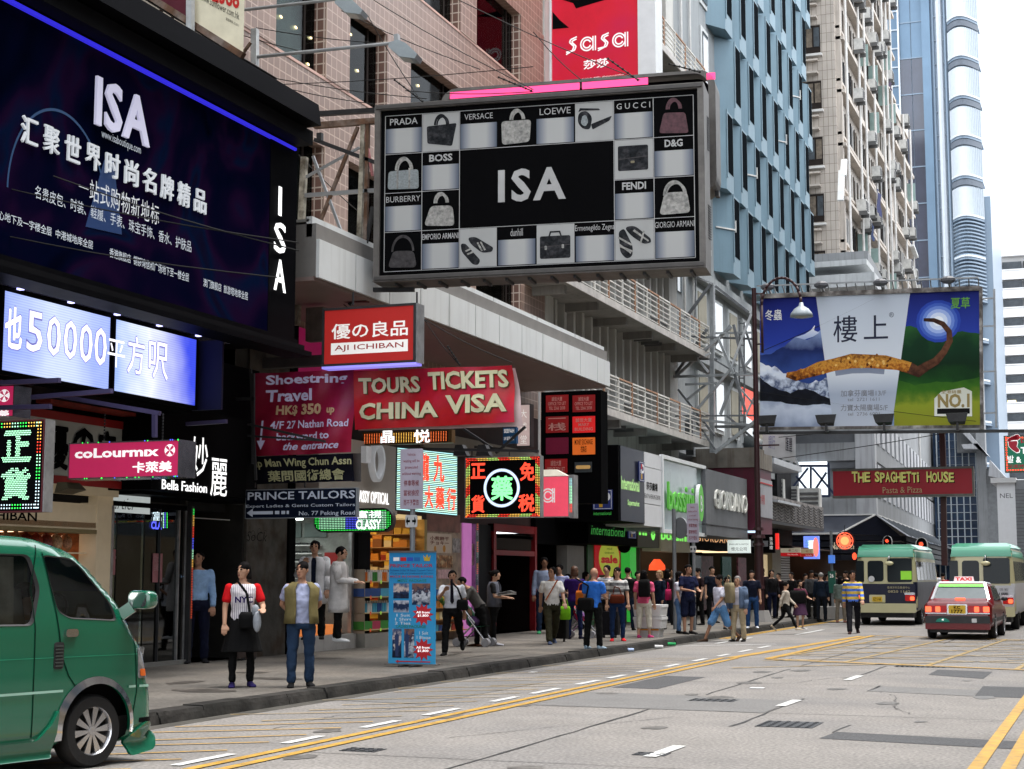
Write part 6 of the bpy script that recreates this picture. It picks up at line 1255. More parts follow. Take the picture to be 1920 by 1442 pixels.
spl=PX(FX+.06);srd=mat('sale red',(.5,.01,.02),.5,emit=.22,ecol=(.8,.02,.03));q4=spl.rect(1121,1078,1163,1020);MB().panel(spl,*q4,-.03,.0,srd).build('sale_poster',t);s_=t.children[-1];syl=mat('sale lime',(.55,.6,.08),.5,emit=.25,ecol=(.8,.9,.1));g=MB();disc(g,spl,(q4[0]+q4[1])/2,q4[2]+.52,(q4[1]-q4[0])*.46,syl,.004,ry=.58);g.build('disc',s_)
tpx_=MB();letters(tpx_,spl,'sale',q4[0]+.3,q4[1]-.3,q4[2]+.36,q4[2]+.62,srd,off=.05,d=.008);letters(tpx_,spl,'mid\nseason',q4[0]+.7,q4[1]-.7,q4[2]+.66,q4[2]+.86,mat('green type',(.05,.2,.02),.6),d=.008);tpx_.build('lettering',s_)
MB().box(FX+.03,FX+.055,px_y(1112),px_y(1120),1.0,2.55,srd).build('side_poster',t);MB().box(FX-.05,FX+.04,px_y(1112),px_y(1172),.13,1.1,mat('display base',(.12,.02,.02),.5)).build('display',t)
g=MB();p=A(1170,1025,x=-14.5);g.tube((p[0],p[1]-.02,p[2]),(p[0],p[1]+.08,p[2]),.2,.2,20,bpr);g.single('round_sign','small round black sign beside the sale poster','sign')
fs=PX(-14.2);t=thing('supermarket_fascia','long black fascia with green script International and a magnet logo','sign',(-14.5,46,2.7));ya,yb=fs.px(1103,1000)[0],fs.px(1195,1000)[0];MB().box(-14.9,-14.2,ya,yb,2.55,3.15,bpr).build('board',t)
gn=mat('dim green lettering',(.03,.22,.04),.5,emit=.35,ecol=(.08,.6,.1),var=0);mb=MB();tpx(mb,fs,'international',1108,1002,1172,990,gn,shear=.2);mb.build('lettering',t)
def plogo(P,q4,par):
 navy=mat('logo navy',(.012,.02,.09),.5,emit=.1,ecol=(.05,.08,.4));MB().panel(P,*q4,.0,.03,navy).build('logo_panel',par);o=par.children[-1];w,h=q4[1]-q4[0],q4[3]-q4[2];X=lambda u:q4[0]+w*u;Y=lambda v:q4[2]+h*v
 g=MB();ww=mat('logo white',(.7,.7,.7),.5,emit=.15)
 for e in((.05,.95,.04,.06),(.05,.95,.94,.96),(.05,.07,.04,.96),(.93,.95,.04,.96)):g.panel(P,X(e[0]),X(e[1]),Y(e[2]),Y(e[3]),.031,.034,ww)
 g.panel(P,X(.32),X(.5),Y(.62),Y(.88),.031,.036,mat('logo red',(.5,.02,.02),.5,emit=.1));g.panel(P,X(.32),X(.5),Y(.12),Y(.38),.031,.036,mat('logo amber',(.6,.35,.03),.5,emit=.1));g.panel(P,X(.36),X(.46),Y(.38),Y(.62),.031,.036,ww)
 g.panel(P,X(.5),X(.66),Y(.76),Y(.88),.031,.036,ww);g.panel(P,X(.46),X(.66),Y(.42),Y(.54),.031,.036,ww)
 ring(g,P,X(.66),Y(.65),w*.1,w*.235,ww,.036,14,-math.pi/2,math.pi/2,ry=h/w);mb_=MB();letters(mb_,P,'百',X(.12),X(.3),Y(.42),Y(.58),ww,d=.036);g.build('emblem',o);mb_.build('lettering',o)
plogo(fs,fs.rect(1177,1009,1191,989),t)
t=thing('supermarket_corner_sign','black corner sign box with magnet logo and green lettering International Supermarket','sign',(-14,44.6,3));MB().box(-14.9,-13,43.3,46.0,3.16,5.3,bpr).build('box',t);cz=PY(43.3);MB().box(-15.4,-14.9,43.0,43.4,3.0,5.2,bpr).build('return',t)
plogo(cz,cz.rect(1112,956,1149,918),t);mb=MB();tpx(mb,cz,'international',1113,966,1146,959,gn,d=.006);mb.build('lettering',t)
sf=PX(-13.0);gp=mat('pale green letters',(.35,.6,.2),.5,emit=.35,ecol=(.5,.85,.35),var=0);mb=MB();tpx(mb,sf,'International',1163,917,1197,899,gp,off=.03,d=.03);mb.build('lettering',t);mb=MB();tpx(mb,sf,'Supermarket',1175,950,1197,940,gp,off=.03,d=.03);mb.build('lettering',t)
MB().panel(sf,*sf.rect(1163,976,1207,847),.0,.012,mat('deep navy panel',(.012,.015,.03),.35)).build('side_panel',t);plogo(PX(-12.96),PX(-12.96).rect(1197,902,1207,867),t)
wb=thing('white_fascia_board','white panelled fascia board with small black characters between the dark and glass signs','sign',(-13.4,47,3));ya,yb=sf.px(1207,900)[0],sf.px(1240,900)[0]
for z0,z1 in((3.1,3.75),(3.77,4.85),(4.87,5.3)):MB().box(-14.8,-13,ya+.02,yb,z0,z1,mat('white board',(.62,.63,.65),.45,var=.05)).build('panel',wb)
mb=MB();tpx(mb,PX(-12.99),'莎莎廣場',1212,918,1233,907,bpr,off=.02);tpx(mb,PX(-12.99),'BEAUTY & PERFUME CENTRE',1208,933,1238,930,bpr);mb.build('lettering',wb)
yc=sf.px(1322,900)[0];bo=thing('bossini_sign','frosted glass fascia with green lettering bossini and round green emblem','sign',(-13.4,50,3));MB().box(-14.8,-13.05,yb+.05,yc,3.0,5.3,mat('frosted teal glass',(.34,.42,.42),.2,var=.25,vs=1,mix2=(.24,.31,.32),m2s=1)).build('glass',bo)
for e in((yb+.02,yc,5.24,5.36),(yb+.02,yc,2.94,3.06),(yb+.02,yb+.16,3.06,5.24),(yc-.1,yc,3.06,5.24)):MB().box(-13.06,-12.96,e[0],e[1],e[2],e[3],mat('white sign frame','aaaaaa')).build('frame',bo)
grn=mat('bossini green',(.1,.42,.05),.45,emit=.12,ecol=(.2,.8,.1));a0,b0=PX(-12.9).px(1256,955);a1,_=PX(-12.9).px(1304,955)
letter_parts(PX(-13.0),'bossini',a0,a1,3.66,4.55,grn,bo,off=.012,depth=.06);a,b=PX(-12.85).px(1317,924);g=MB();disc(g,PX(-12.88),a-.05,4.05,.36,grn,0,28,ry=.62);g.add([PX(-12.88).pt(a-.05-.36*math.cos(i*.2),4.05+.62*math.sin(i*.2),-.12)for i in range(32)]+[PX(-12.88).pt(a-.05-.36*math.cos(i*.2),4.05+.62*math.sin(i*.2),0)for i in range(32)],[(i,(i+1)%32,32+(i+1)%32,32+i)for i in range(32)],whf);g.build('emblem',bo)
mb=MB();letters(mb,PX(-12.87),'B',a-.2,a+.08,3.75,4.3,whf,off=.02);mb.build('emblem_mark',bo)
t=thing('bossini_shop','clothing shop under the bossini fascia with a red lamp inside','shop',(FX,52,0));y0,y1=px_y(1200),px_y(1292);room(t,y0,y1,.13,2.8,3.5,mat('dim brown wall',(.06,.04,.03),.6),None,2.5,(1,.8,.5));bf2=PX(-14.3);ya,yb2,yc2=[bf2.px(q,1000)[0]for q in(1196,1236,1292)]
MB().box(-14.9,-14.3,ya,yb2,2.55,3.0,mat('grey taupe fascia',(.2,.19,.17),.5)).build('fascia',t);MB().box(-14.9,-14.25,yb2,yc2,2.45,3.0,mat('warm fascia',(.4,.36,.26),.5,emit=.1)).build('fascia',t);mb=MB();lg=mat('lit lime',(.3,1,.15),emit=.85,ecol=(.25,1,.15),var=0);tpx(mb,bf2,'ni',1198,1003,1213,994,lg,off=.04);a,b=bf2.px(1224,997);ring(mb,bf2,a,b,.12,.28,lg,.01);tpx(mb,PX(-14.25),'bossini',1239,1012,1290,998,lg,off=.03);mb.build('lettering',t)
g=MB();p=A(1232,1060,x=-15.6);g.loft([[(p[0]+r_*math.cos(i*.785),p[1]+r_*math.sin(i*.785),p[2]+z_)for i in range(8)]for r_,z_ in((.32,-.18),(.3,0),(.12,.22))],mat('red lamp',(.8,.05,.01),emit=1.0,ecol=(1,.1,.03)));g.single('hanging_lamp','red hanging lamp inside the shop left of the street poles','lamp')
gd=thing('giordano_sign','grey slate fascia box with raised white lettering GIORDANO','sign',(-13.4,56,3));sp2=PX(-12.9);ya,yb=sp2.px(1323,900)[0],sp2.px(1401,950)[0];MB().box(-15,-12.9,ya,yb,3.0,5.25,mat('slate grey metal',(.13,.135,.145),.5,var=.2,vs=1,streak=.25)).build('box',gd);MB().box(-15,-12.88,ya,yb,3.35,3.38,dkst).build('joint',gd)
letter_parts(sp2,'GIORDANO',sp2.px(1339,950)[0],sp2.px(1399,950)[0],3.95,4.62,mat('raised cream letters',(.6,.6,.56),.5,emit=.12),gd,off=.012,depth=.06,d=.0)
t=thing('giordano_shop','shop under the slate fascia with dim window and gold lettering ORDANO','shop',(FX,60,0));y0,y1=px_y(1292),px_y(1420);room(t,y0,y1,.13,2.7,3,mat('dim wall',(.03,.03,.03),.6),None,1.6,(1,.7,.4));fp3=PX(-14.2);MB().box(-14.9,-14.2,fp3.px(1295,1000)[0],fp3.px(1378,1000)[0],2.6,3.0,bpr).build('fascia',t);mb=MB();tpx(mb,fp3,'GIORDANO',1306,1014,1375,1008,mat('gold lit type',(.8,.4,.15),emit=.7,ecol=(.9,.5,.25),var=0),off=.01,sp=1.2);mb.build('lettering',t)
for q0,q1,m_ in((1300,1335,mat('dark teal glass',(.02,.06,.05),.1)),(1355,1372,MATS['dark teal glass']),(1385,1400,mat('pink window',(.15,.05,.07),.5,var=.8,vs=6)),(1316,1338,MATS['pink window'])):MB().box(FX-.1,FX-.02+.001*q0/1300,px_y(q0),px_y(q1),.3,2.4,m_).build('window',t)
mr_=mat('maroon cladding',(.11,.012,.03),.5,var=.15,streak=.3);t=thing('maroon_shop_box','maroon clad upper shop front box with rusty concrete lintel behind the lamp post','shop front',(-13.5,63,3));pm=PY(60.5);q4=pm.rect(1328,1000,1411,876)
MB().box(q4[0],-12.7,60.5,61.0,3.1,q4[3],mr_).build('front',t);ye=PX(-12.7).px(1447,950)[0];MB().box(-15,-12.7,61.0,ye,3.05,q4[3],mr_).build('side',t);MB().box(q4[0]-.6,-12.65,60.4,ye,q4[3],q4[3]+.75,mat('rusty concrete',(.2,.18,.155),.8,var=.3,vs=1,streak=.6,grime='#4a3420')).build('lintel',t)
q5=PX(-12.68).rect(1418,968,1447,903);MB().panel(PX(-12.7),*q5,.01,.05,mat('grey poster panel',(.33,.33,.36),.5)).build('poster',t);mb=MB();tpx(mb,PX(-12.64),'大特價',1424,945,1434,928,mat('red ink',(.5,.02,.02),.6));mb.build('lettering',t);MB().panel(PX(-12.69),q5[0],q5[1],(q5[2]+q5[3])/2+.55,(q5[2]+q5[3])/2+.6,.05,.06,MATS['red ink']).build('red_rule',t)
y0,y1=px_y(1420),px_y(1460);t=thing('beige_shop_pillar','beige stone pillar with lit display case right of the lamp post','pillar',(FX,(y0+y1)/2,0));MB().box(FX-1,FX+.1,px_y(1444),y1,.13,3,mat('olive stone',(.17,.15,.11),.6)).build('pillar',t);MB().box(FX-.4,FX-.1,y0,px_y(1443),.5,2.6,mat('lit display case',(.45,.35,.2),.5,emit=.4,ecol=(.9,.7,.4),var=.5,vs=3)).build('display_case',t)
ws=PY(57.5,0);t=thing('jewellery_sign','white lit sign for jewellery and watches hanging beside the black lamp post','sign',ws.pt(-12,2.5));q4=ws.rect(1364,1037,1406,1012);q6=ws.rect(1382,1019,1406,1010);wlit=mat('white lit face',(.7,.75,.72),.5,emit=.55,ecol=(.85,.95,.9));MB().panel(ws,*q4,-.15,0,wlit).build('face',t);mb=MB();tpx(mb,ws,'JEWELLERY & WATCH',1367,1023,1403,1019,dkst);tpx(mb,ws,'懷元公司',1371,1033,1400,1026,dkst);mb.build('lettering',t)
ds=thing('dark_hanging_sign','dark hanging sign with pale panel and red lit edge behind the lamp post','sign',ws.pt(-11.5,2.6));P6=PY(60.2);MB().panel(P6,*P6.rect(1404,1037,1452,1002),-.2,0,bpr).build('board',ds);MB().panel(P6,*P6.rect(1408,1025,1440,1014),.001,.01,mat('grey face',(.2,.2,.21),.5)).build('panel',ds);MB().panel(P6,*P6.rect(1454,1030,1459,1000),-.2,0,mat('red lit edge',(.7,.01,.01),emit=.8,ecol=(.9,.03,.02),var=0)).build('lit_edge',ds);MB().panel(P6,*P6.rect(1400,999,1419,995),-.1,0,mat('cyan lit',(.5,.7,.9),emit=1.2,ecol=(.6,.8,1),var=0)).build('strip_light',ds)
mb=MB();
for i,ch in enumerate('珠海鐘'):letters(mb,P6,ch,*P6.rect(1443,1014+i*8,1449,1007+i*8),lw_)
mb.build('lettering',ds)
y0,y1=px_y(1460),91.0;t=thing('corner_shops','dim corner shops with roller shutter beyond the jewellery shop','shop',(FX,83,0));room(t,y0,y1,.13,3.0,3,mat('dim brown interior',(.04,.025,.02),.6),None,1.5,(1,.6,.35));g=MB()
for z in np.arange(.2,2.6,.12):g.box(FX-.1,FX,px_y(1456),px_y(1481),z,z+.09,mat('shutter slat',(.28,.27,.26),.5))
g.build('shutter',t);MB().box(FX-2,FX+.0,y0,79.5,3.0,8.5,mat('dark upper wall',(.02,.02,.022),.7,var=.4)).build('upper_wall',t)
q=PX(-13.6);ya,yb=q.px(1447,1000)[0],q.px(1545,1000)[0];b_=thing('shop_balcony','grimy balcony with chevron patterned panels above the corner shops','balcony',(-14.2,(ya+yb)/2,3.2));MB().box(-15,-13.6,ya,yb,3.85,3.98,dkst).build('deck',b_)
n=9
for i in range(n):
 u0,u1=ya+(yb-ya)*i/n,ya+(yb-ya)*(i+1)/n;MB().box(-13.66,-13.6,u0+.03,u1-.03,4.0,5.05,mat('balcony panel',(.22,.2,.19),.6,var=.4,vs=3)).build('panel',b_);o=b_.children[-1];g=MB()
 for k in range(7):
  for s_ in(0,1):z=4.05+k*.13;g.bar((-13.59,u0+(u1-u0)*(.5*s_+.05),z+(0 if s_ else .1)),(-13.59,u0+(u1-u0)*(.5*s_+.45),z+(.1 if s_ else 0)),.02,.035,dkst)
 g.build('chevron',o,kind='stuff')
MB().hexa([(-15,ya,4.9),(-13.3,ya,4.75),(-13.3,yb-8,4.75),(-15,yb-8,4.9),(-15,ya,5.0),(-13.3,ya,4.85),(-13.3,yb-8,4.85),(-15,yb-8,5.0)],mat('white awning edge',(.4,.42,.45),.5)).build('awning',b_)
for x_,yb_,s_,y_,lb in((1520,972,(1.6,1.45,2.5),84.5,'large cream air conditioner with dark grille beside the lit window screen'),(1482,950,(1,1.1,1.6),80,'mid sized air conditioner in the dark gap above the balcony'),(1455,945,(1,1.1,1.9),77.5,'air conditioner at the left end above the balcony')):
 p=A(x_,yb_,y=y_);inst('air_conditioner',acp,p,scale=s_,rz=-math.pi/2,label=lb,cat='air conditioner')
t=thing('barrel_awning','row of dark bulging plastic awnings under the white banner','awning',(-13.5,76,7));g=MB();q=PX(-13.4);u0,u1=q.px(1447,870)[0],q.px(1500,900)[0]
for i in range(4):
 a_,b2=u0+(u1-u0)*i/4,u0+(u1-u0)*(i+1)/4;MB().loft([[(-14.6+1.2*math.sin(th),yy,6.6+1.0*math.cos(th))for th in np.linspace(0,math.pi/2,7)]+[(-14.6,yy,6.6)]for yy in(a_+.05,b2-.05)],mat('dark dome plastic',(.05,.06,.065),.2)).build('hood',t,smooth=True)
MB().box(-14.8,-13.3,u0,u1,6.35,6.6,mat('white awning edge','aaaaaa')).build('edge',t)
for P_,q4,top_,bot,lb,tx in((PY(80),(1460,1043,1500,1027),(.6,.55,.42),(.45,.01,.015),'cream and red lit sign for a noodle shop','老二七'),(PY(81),(1501,1044,1524,1029),(.5,.42,.25),(.35,.02,.015),'smaller cream and red lit sign right of the noodle shop sign','老二七')):
 r=P_.rect(*q4);t=thing('noodle_sign',lb,'sign',P_.pt((r[0]+r[1])/2,r[2]));mid=r[2]+(r[3]-r[2])*.42;MB().panel(P_,r[0],r[1],mid,r[3],-.3,0,mat('lit cream %.2f'%top_[0],top_,.5,emit=.35)).build('cream_face',t);MB().panel(P_,r[0],r[1],r[2],mid,-.3,0,mat('lit red %.2f'%bot[0],bot,.5,emit=.6)).build('red_face',t);mb=MB();w=r[1]-r[0];letters(mb,P_,tx,r[0]+w*.45,r[1]-w*.1,mid+.05,r[3]-.07,MATS['red ink'],off=.01);letters(mb,P_,'The Noodle',r[0]+w*.4,r[1]-w*.1,r[2]+.05,mid-.06,lw_);mb.build('lettering',t)
P_=PY(84);t=thing('blue_framed_screen','bright white sign with blue frame and coloured figures near the corner','sign',P_.pt(-12,2));r=P_.rect(1507,1048,1535,1005);signbox(P_,r,.3,mat('lit white face',(.8,.85,.9),emit=.95,ecol=(.8,.92,1),var=.2,vs=4),mat('lit blue frame',(.1,.2,.8),emit=.8,ecol=(.2,.3,.9),var=0),t,.22,.03);mb=MB();letters(mb,P_,'吉',*P_.rect(1509,1024,1517,1012),mat('lit teal',(.05,.4,.3),emit=.4),off=.02,d=.03);letters(mb,P_,'祥',*P_.rect(1509,1036,1517,1025),MATS['lit teal'],off=.02,d=.03);mb.build('lettering',t)
g=MB();a,b=P_.px(1530,1026);disc(g,P_,a,b,.15,mat('lit coral',(1,.2,.15),emit=.9,ecol=(1,.25,.2),var=0),.05,ry=.5);g.build('coral_panel',t)
P_=PY(86);t=thing('neon_flower','round red neon flower sign hanging over the corner','neon sign',P_.pt(-11,3));a,b=P_.px(1584,1014);g=MB()
fl=mat('neon red glow',(1,.1,.05),emit=1.3,ecol=(1,.13,.05),var=0);disc(g,P_,a,b,.22,mat('neon amber',(1,.35,.1),emit=1.2,ecol=(1,.35,.12),var=0),.02)
for k in range(8):disc(g,P_,a+.24*math.cos(k*.785),b+.24*math.sin(k*.785),.13,fl,.015-.0005*k,12)
ring(g,P_,a,b,.4,.45,fl,.0,30);g.build('neon_tube',t,kind='stuff');g=MB();ring(g,P_,a,b,.48,.52,mat('dark ring',(.05,.01,.01),.5),-.05,30);g.build('casing',t);g=MB();bpx(g,P_,(1584,999),(1584,985),.04,dkst);g.build('hanger',t)
P_=PY(92.5);t=thing('restaurant_lettering','cream raised lettering Nadaman on the dark corner fascia','lettering',P_.pt(-12.5,3));letter_parts(P_,'Nadaman',P_.px(1558,1020)[0],P_.px(1601,1020)[0],P_.px(1580,1030)[1],P_.px(1580,1017)[1],mat('cream lit letters',(.6,.5,.35),.5,emit=.3),t,d=0,depth=.06)
#FAR CORNER, BILLBOARD, STREET FURNITURE
fw=mat('white corner cladding',(.4,.41,.43),.6,var=.12,vs=.4,streak=.35);fwd=mat('grey corner cladding',(.24,.25,.26),.7,var=.15,vs=.5,streak=.45);gb=mat('grey band',(.1,.105,.115),.6)
c0=V((-12.9,95,0));dr_=V((-.042,1,0)).normalized();c1=c0+dr_*60;FQ=PP((c0.x,c0.y),(c1.x,c1.y));FF=PY(95)
t=thing('corner_office_building','white and grey office block with slit windows above a black tiled awning','building',(-16,110,0));xl=FF.px(1440,900)[0]
def blk_(z0,z1,m,out=0,nm='wall',xr=0):
 a=FF.pt(-30,0,out);MB().hexa([(-30,95-out,z0),(c0.x+out*.9,95-out,z0),(c1.x+out*.9,c1.y,z0),(-30,c1.y,z0),(-30,95-out,z1),(c0.x+out*.9,95-out,z1),(c1.x+out*.9,c1.y,z1),(-30,c1.y,z1)],m).build(nm,t)
zz=lambda px,y:FF.px(px,y)[1]
blk_(zz(1638,965),zz(1638,930),fwd,.02);blk_(zz(1638,930),zz(1638,876),gb,-.4,'window_band');blk_(zz(1638,876),zz(1638,862),gb,-.1,'soffit');blk_(zz(1638,862),zz(1638,828),fwd,.02,'spandrel');blk_(zz(1638,828),zz(1638,795),gb,-.3,'window_band');blk_(zz(1638,795),zz(1638,500)+1,fwd,-.05,'wall')
MB().box(FF.px(1605,900)[0],c0.x+.06,94.9,95.6,zz(1638,966),zz(1638,790),fw).build('corner_pier',t)
for k,(z0,z1)in enumerate(((zz(1638,930),zz(1638,868)),(zz(1638,828),zz(1638,770)))):
 for i in range(17):
  s0=1.5+i*3.4;p=c0+dr_*s0;q=c0+dr_*(s0+1.9);MB().hexa([(p.x-.3,p.y,z0),(p.x+.06,p.y,z0),(q.x+.06,q.y,z0),(q.x-.3,q.y,z0),(p.x-.3,p.y,z1),(p.x+.06,p.y,z1),(q.x+.06,q.y,z1),(q.x-.3,q.y,z1)],fw).build('pier',t)
r=FF.rect(1498,929,1551,865,.4);MB().panel(FF,r[0],r[1],r[2],r[3],.3,.4,mat('bright screen',(.8,.9,1),emit=1.5,ecol=(.85,.93,1),var=0)).build('lit_screen',t)
g=MB()
for p,q,w in(((1490,876),(1558,876),.14),((1527,876),(1527,930),.12),((1522,880),(1484,928),.12),((1530,880),(1570,928),.12),((1500,895),(1525,926),.12),((1556,888),(1530,928),.12),((1486,932),(1562,932),.14),((1560,870),(1562,932),.1)):bpx(g,FF,p,q,w,mat('navy steel',(.02,.03,.07),.5),1.2)
g.build('screen_truss',t)
aw_=mat('black tile awning',(.028,.032,.045),.35,var=.3,vs=1,spec=.3);t2=thing('tiled_awning','black tiled pitched awning wrapping the far corner building with pale ridge lines','awning',(-12,100,3))
zt,zb_=zz(1638,966),zz(1600,1002);za=zb_-1.5;ex=1.7
P0=[(-30,95),(c0.x,95),(c1.x,c1.y)];P1=[(-30,95-ex),(c0.x+.3-1.8,95-ex),(c0.x+ex*.6,96.5),(c1.x+ex,c1.y)]
MB().add([(-30,95,zt),(c0.x,95,zt),(c0.x-1.8,95-ex,zb_),(-30,95-ex,zb_)],[(0,1,2,3)],aw_).build('front_slope',t2)
MB().add([(c0.x,95,zt),(c0.x+ex*.7,97,zb_-.1),(c0.x-1.8,95-ex,zb_)],[(0,1,2)],mat('navy awning face',(.012,.014,.024),.5)).build('corner_face',t2)
for i in range(16):
 s0,s1=i*3.75,i*3.75+3.5;p,q=c0+dr_*s0,c0+dr_*s1;MB().add([(p.x,p.y,zt),(q.x,q.y,zt),(q.x+ex,q.y+.6,zb_-.1),(p.x+ex,p.y+.6,zb_-.1)],[(0,3,2,1)],aw_).build('side_slope',t2)
 g=MB();g.bar((q.x+.02,q.y+.12,zt+.02),(q.x+ex,q.y+.7,zb_-.05),.1,.06,mat('grey flashing',(.2,.22,.24),.5));g.build('flashing',t2)
g=MB();g.bar((-30,95-.05,zt+.04),(c0.x,94.95,zt+.04),.1,.08,pipe);g.bar((c0.x,94.95,zt+.04),(c0.x-1.8,95-ex,zb_+.05),.08,.08,pipe);g.bar((c0.x,94.95,zt+.04),(c1.x,c1.y,zt+.04),.1,.08,pipe);g.bar((-30,95-ex,zb_+.02),(c0.x-1.8,95-ex,zb_+.02),.1,.1,pipe);g.build('ridge',t2)
for k in range(4):
 z=za+k*.38;MB().hexa([(-30,95-ex+.1,z),(c0.x-1.8,95-ex+.1,z),(c0.x+ex*.7,97,z),(-30,97,z),(-30,95-ex+.1,z+.3),(c0.x-1.8,95-ex+.1,z+.3),(c0.x+ex*.7,97,z+.3),(-30,97,z+.3)],mat('black slat',(.012,.013,.018),.5)).build('slat',t2)
 p=c0+V((ex*.85,2.2,0));q=c1+V((ex*.85,0,0));MB().hexa([(p.x-.3,p.y,z),(p.x,p.y,z),(q.x,q.y,z),(q.x-.3,q.y,z),(p.x-.3,p.y,z+.3),(p.x,p.y,z+.3),(q.x,q.y,z+.3),(q.x-.3,q.y,z+.3)],MATS['black slat']).build('slat',t2)
MB().box(-30,-13.2,95.4,96,0,za,mat('brown restaurant front',(.05,.028,.016),.5,var=.4,vs=1)).build('shop_front',t)
MB().hexa([(-13.2,95.4,0),(-12.9,95.4,0),(c1.x,c1.y,0),(c1.x-1,c1.y,0),(-13.2,95.4,za),(-12.9,95.4,za),(c1.x,c1.y,za),(c1.x-1,c1.y,za)],mat('dim shop front',(.03,.02,.018),.5,var=.5,vs=.7)).build('shop_front',t)
for x_,y_,w,h in((1540,1045,6,14),(1550,1047,4,10),(1533,1050,5,8)):
 r=FF.rect(x_-w,y_+h/2,x_+w,y_-h/2,-.35);MB().panel(FF,*r,-.39,-.3,mat('amber window',(.8,.45,.15),emit=.8,ecol=(1,.6,.25),var=.5,vs=3)).build('lit_window',t)
for q,m_,lb in(((1710,1044,1735,1026),mat('lit lime sign',(.7,.8,.1),emit=.9,ecol=(.8,.95,.15),var=.4,vs=2),'lime and red lit sign under the black awning'),((1700,1058,1716,1046),mat('lit red sign b',(1,.1,.1),emit=1,ecol=(1,.12,.1),var=0),'small red lit sign just left of the lime sign'),((1674,1046,1693,1026),mat('lit pink sign',(1,.3,.4),emit=1,ecol=(1,.35,.45),var=.4,vs=3),'pink and white lit sign between the two signal heads')):
 P_=PY(99);r=P_.rect(*q);t3=thing('lit_sign',lb,'sign',P_.pt(r[0],r[2]));signbox(P_,r,.3,m_,dkst,t3,.08,.03)
 if 'lime' in lb:mb=MB();letters(mb,P_,'麵',r[0]+.2,r[0]+.8,r[2]+.1,r[3]-.1,MATS['red ink'],off=.03,d=.03);mb.build('lettering',t3)
GPn=PY(150);t=thing('glass_corner_building','blue glass building with white mullions and sweeping concrete roofs below the tower','building',GPn.pt(-13,0));
def gp(x0,y0_,x1,y1_,d0,d1,m,nm):r=GPn.rect(x0,y0_,x1,y1_);MB().panel(GPn,r[0],r[1],r[2],r[3],d0,d1,m).build(nm,t)
bglass=mat('blue curtain glass',(.015,.04,.09),.2,var=.5,vs=.25,spec=.3,mix2=(.07,.11,.19),m2s=.3)
gp(1752,1090,1835,790,-8,-.2,bglass,'curtain_wall')
for k,x_ in enumerate((1758,1768,1782,1793,1806,1818,1831)):gp(x_,1090,x_+2,790,-.2,0,mat('pale mullion',(.5,.56,.6),.4),'mullion')
for k in range(17):gp(1758,795+k*15+2,1833,795+k*15,-.2,-.05,MATS['pale mullion'],'transom')
gp(1833,1060,1850,650,-.1,1.5,fwd,'column');gp(1850,1080,1873,880,-6,1.2,mat('louvre grey wall',(.2,.21,.22),.6,var=.2),'side_wall');gp(1795,850,1838,800,0,.8,fwd,'beam')
for pts in(((1795,800),(1815,822),(1838,846),(1856,857),(1840,838),(1818,812),(1808,800)),((1838,846),(1812,846),(1808,838),(1838,836),(1856,857)),((1860,866),(1887,896),(1878,900),(1858,896))):
 g=MB();g.prism(GPn,[GPn.px(*q)for q in pts][::-1],-1,3,fw);g.build('swept_roof',t)
HC=PY(120);t=thing('boutique_building','white boutique building lettered NEL behind the minibuses at the right edge','building',HC.pt(-5,0));r=HC.rect(1872,1085,1906,905);MB().panel(HC,r[0],r[1],0,r[3],-12,0,mat('boutique white',(.75,.76,.78),.5,emit=.0,var=.04)).build('wall',t);MB().panel(HC,r[0]-.4,r[1]+.1,r[3],r[3]+.35,-12,.3,hw).build('cornice',t)
mb=MB();tpx(mb,HC,'NEL',1875,934,1899,925,mat('grey letters',(.1,.1,.11),.5));mb.build('lettering',t)
MB().panel(HC,r[1],r[1]+8,0,r[3]+.2,-12,-.1,mat('ribbed grey wall',(.22,.23,.24),.6)).build('grey_wing',t)
for k in range(30):MB().panel(HC,r[1],r[1]+8,.5+k*.25,.53+k*.25,-.1,-.06,MATS['grey letters']).build('rib',t)
LB=PY(56.);bl_=thing('mountain_billboard','large billboard with snowy mountain, brown caterpillar fungus and green hills','billboard',LB.pt(-7.7,6.5));Ql=qpx(LB,(1425,801),(1838,797),(1836,545),(1425,560))
def lp(u,v,d=0):return Ql.pt(u,v,d)
class QP:
 def pt(s,a,b,d=0):return Ql.pt(a,b,d)
QQ=QP();g=MB();g.add([lp(0,0,-.3),lp(1,0,-.3),lp(1,1,-.3),lp(0,1,-.3),lp(0,0,0),lp(1,0,0),lp(1,1,0),lp(0,1,0)],[(3,2,1,0),(0,1,5,4),(1,2,6,5),(2,3,7,6),(3,0,4,7)],alud);g.build('backing',bl_)
def pz(nm,pts,m,d):MB().prism(QQ,pts,d-.001,d,m).build(nm,bl_)
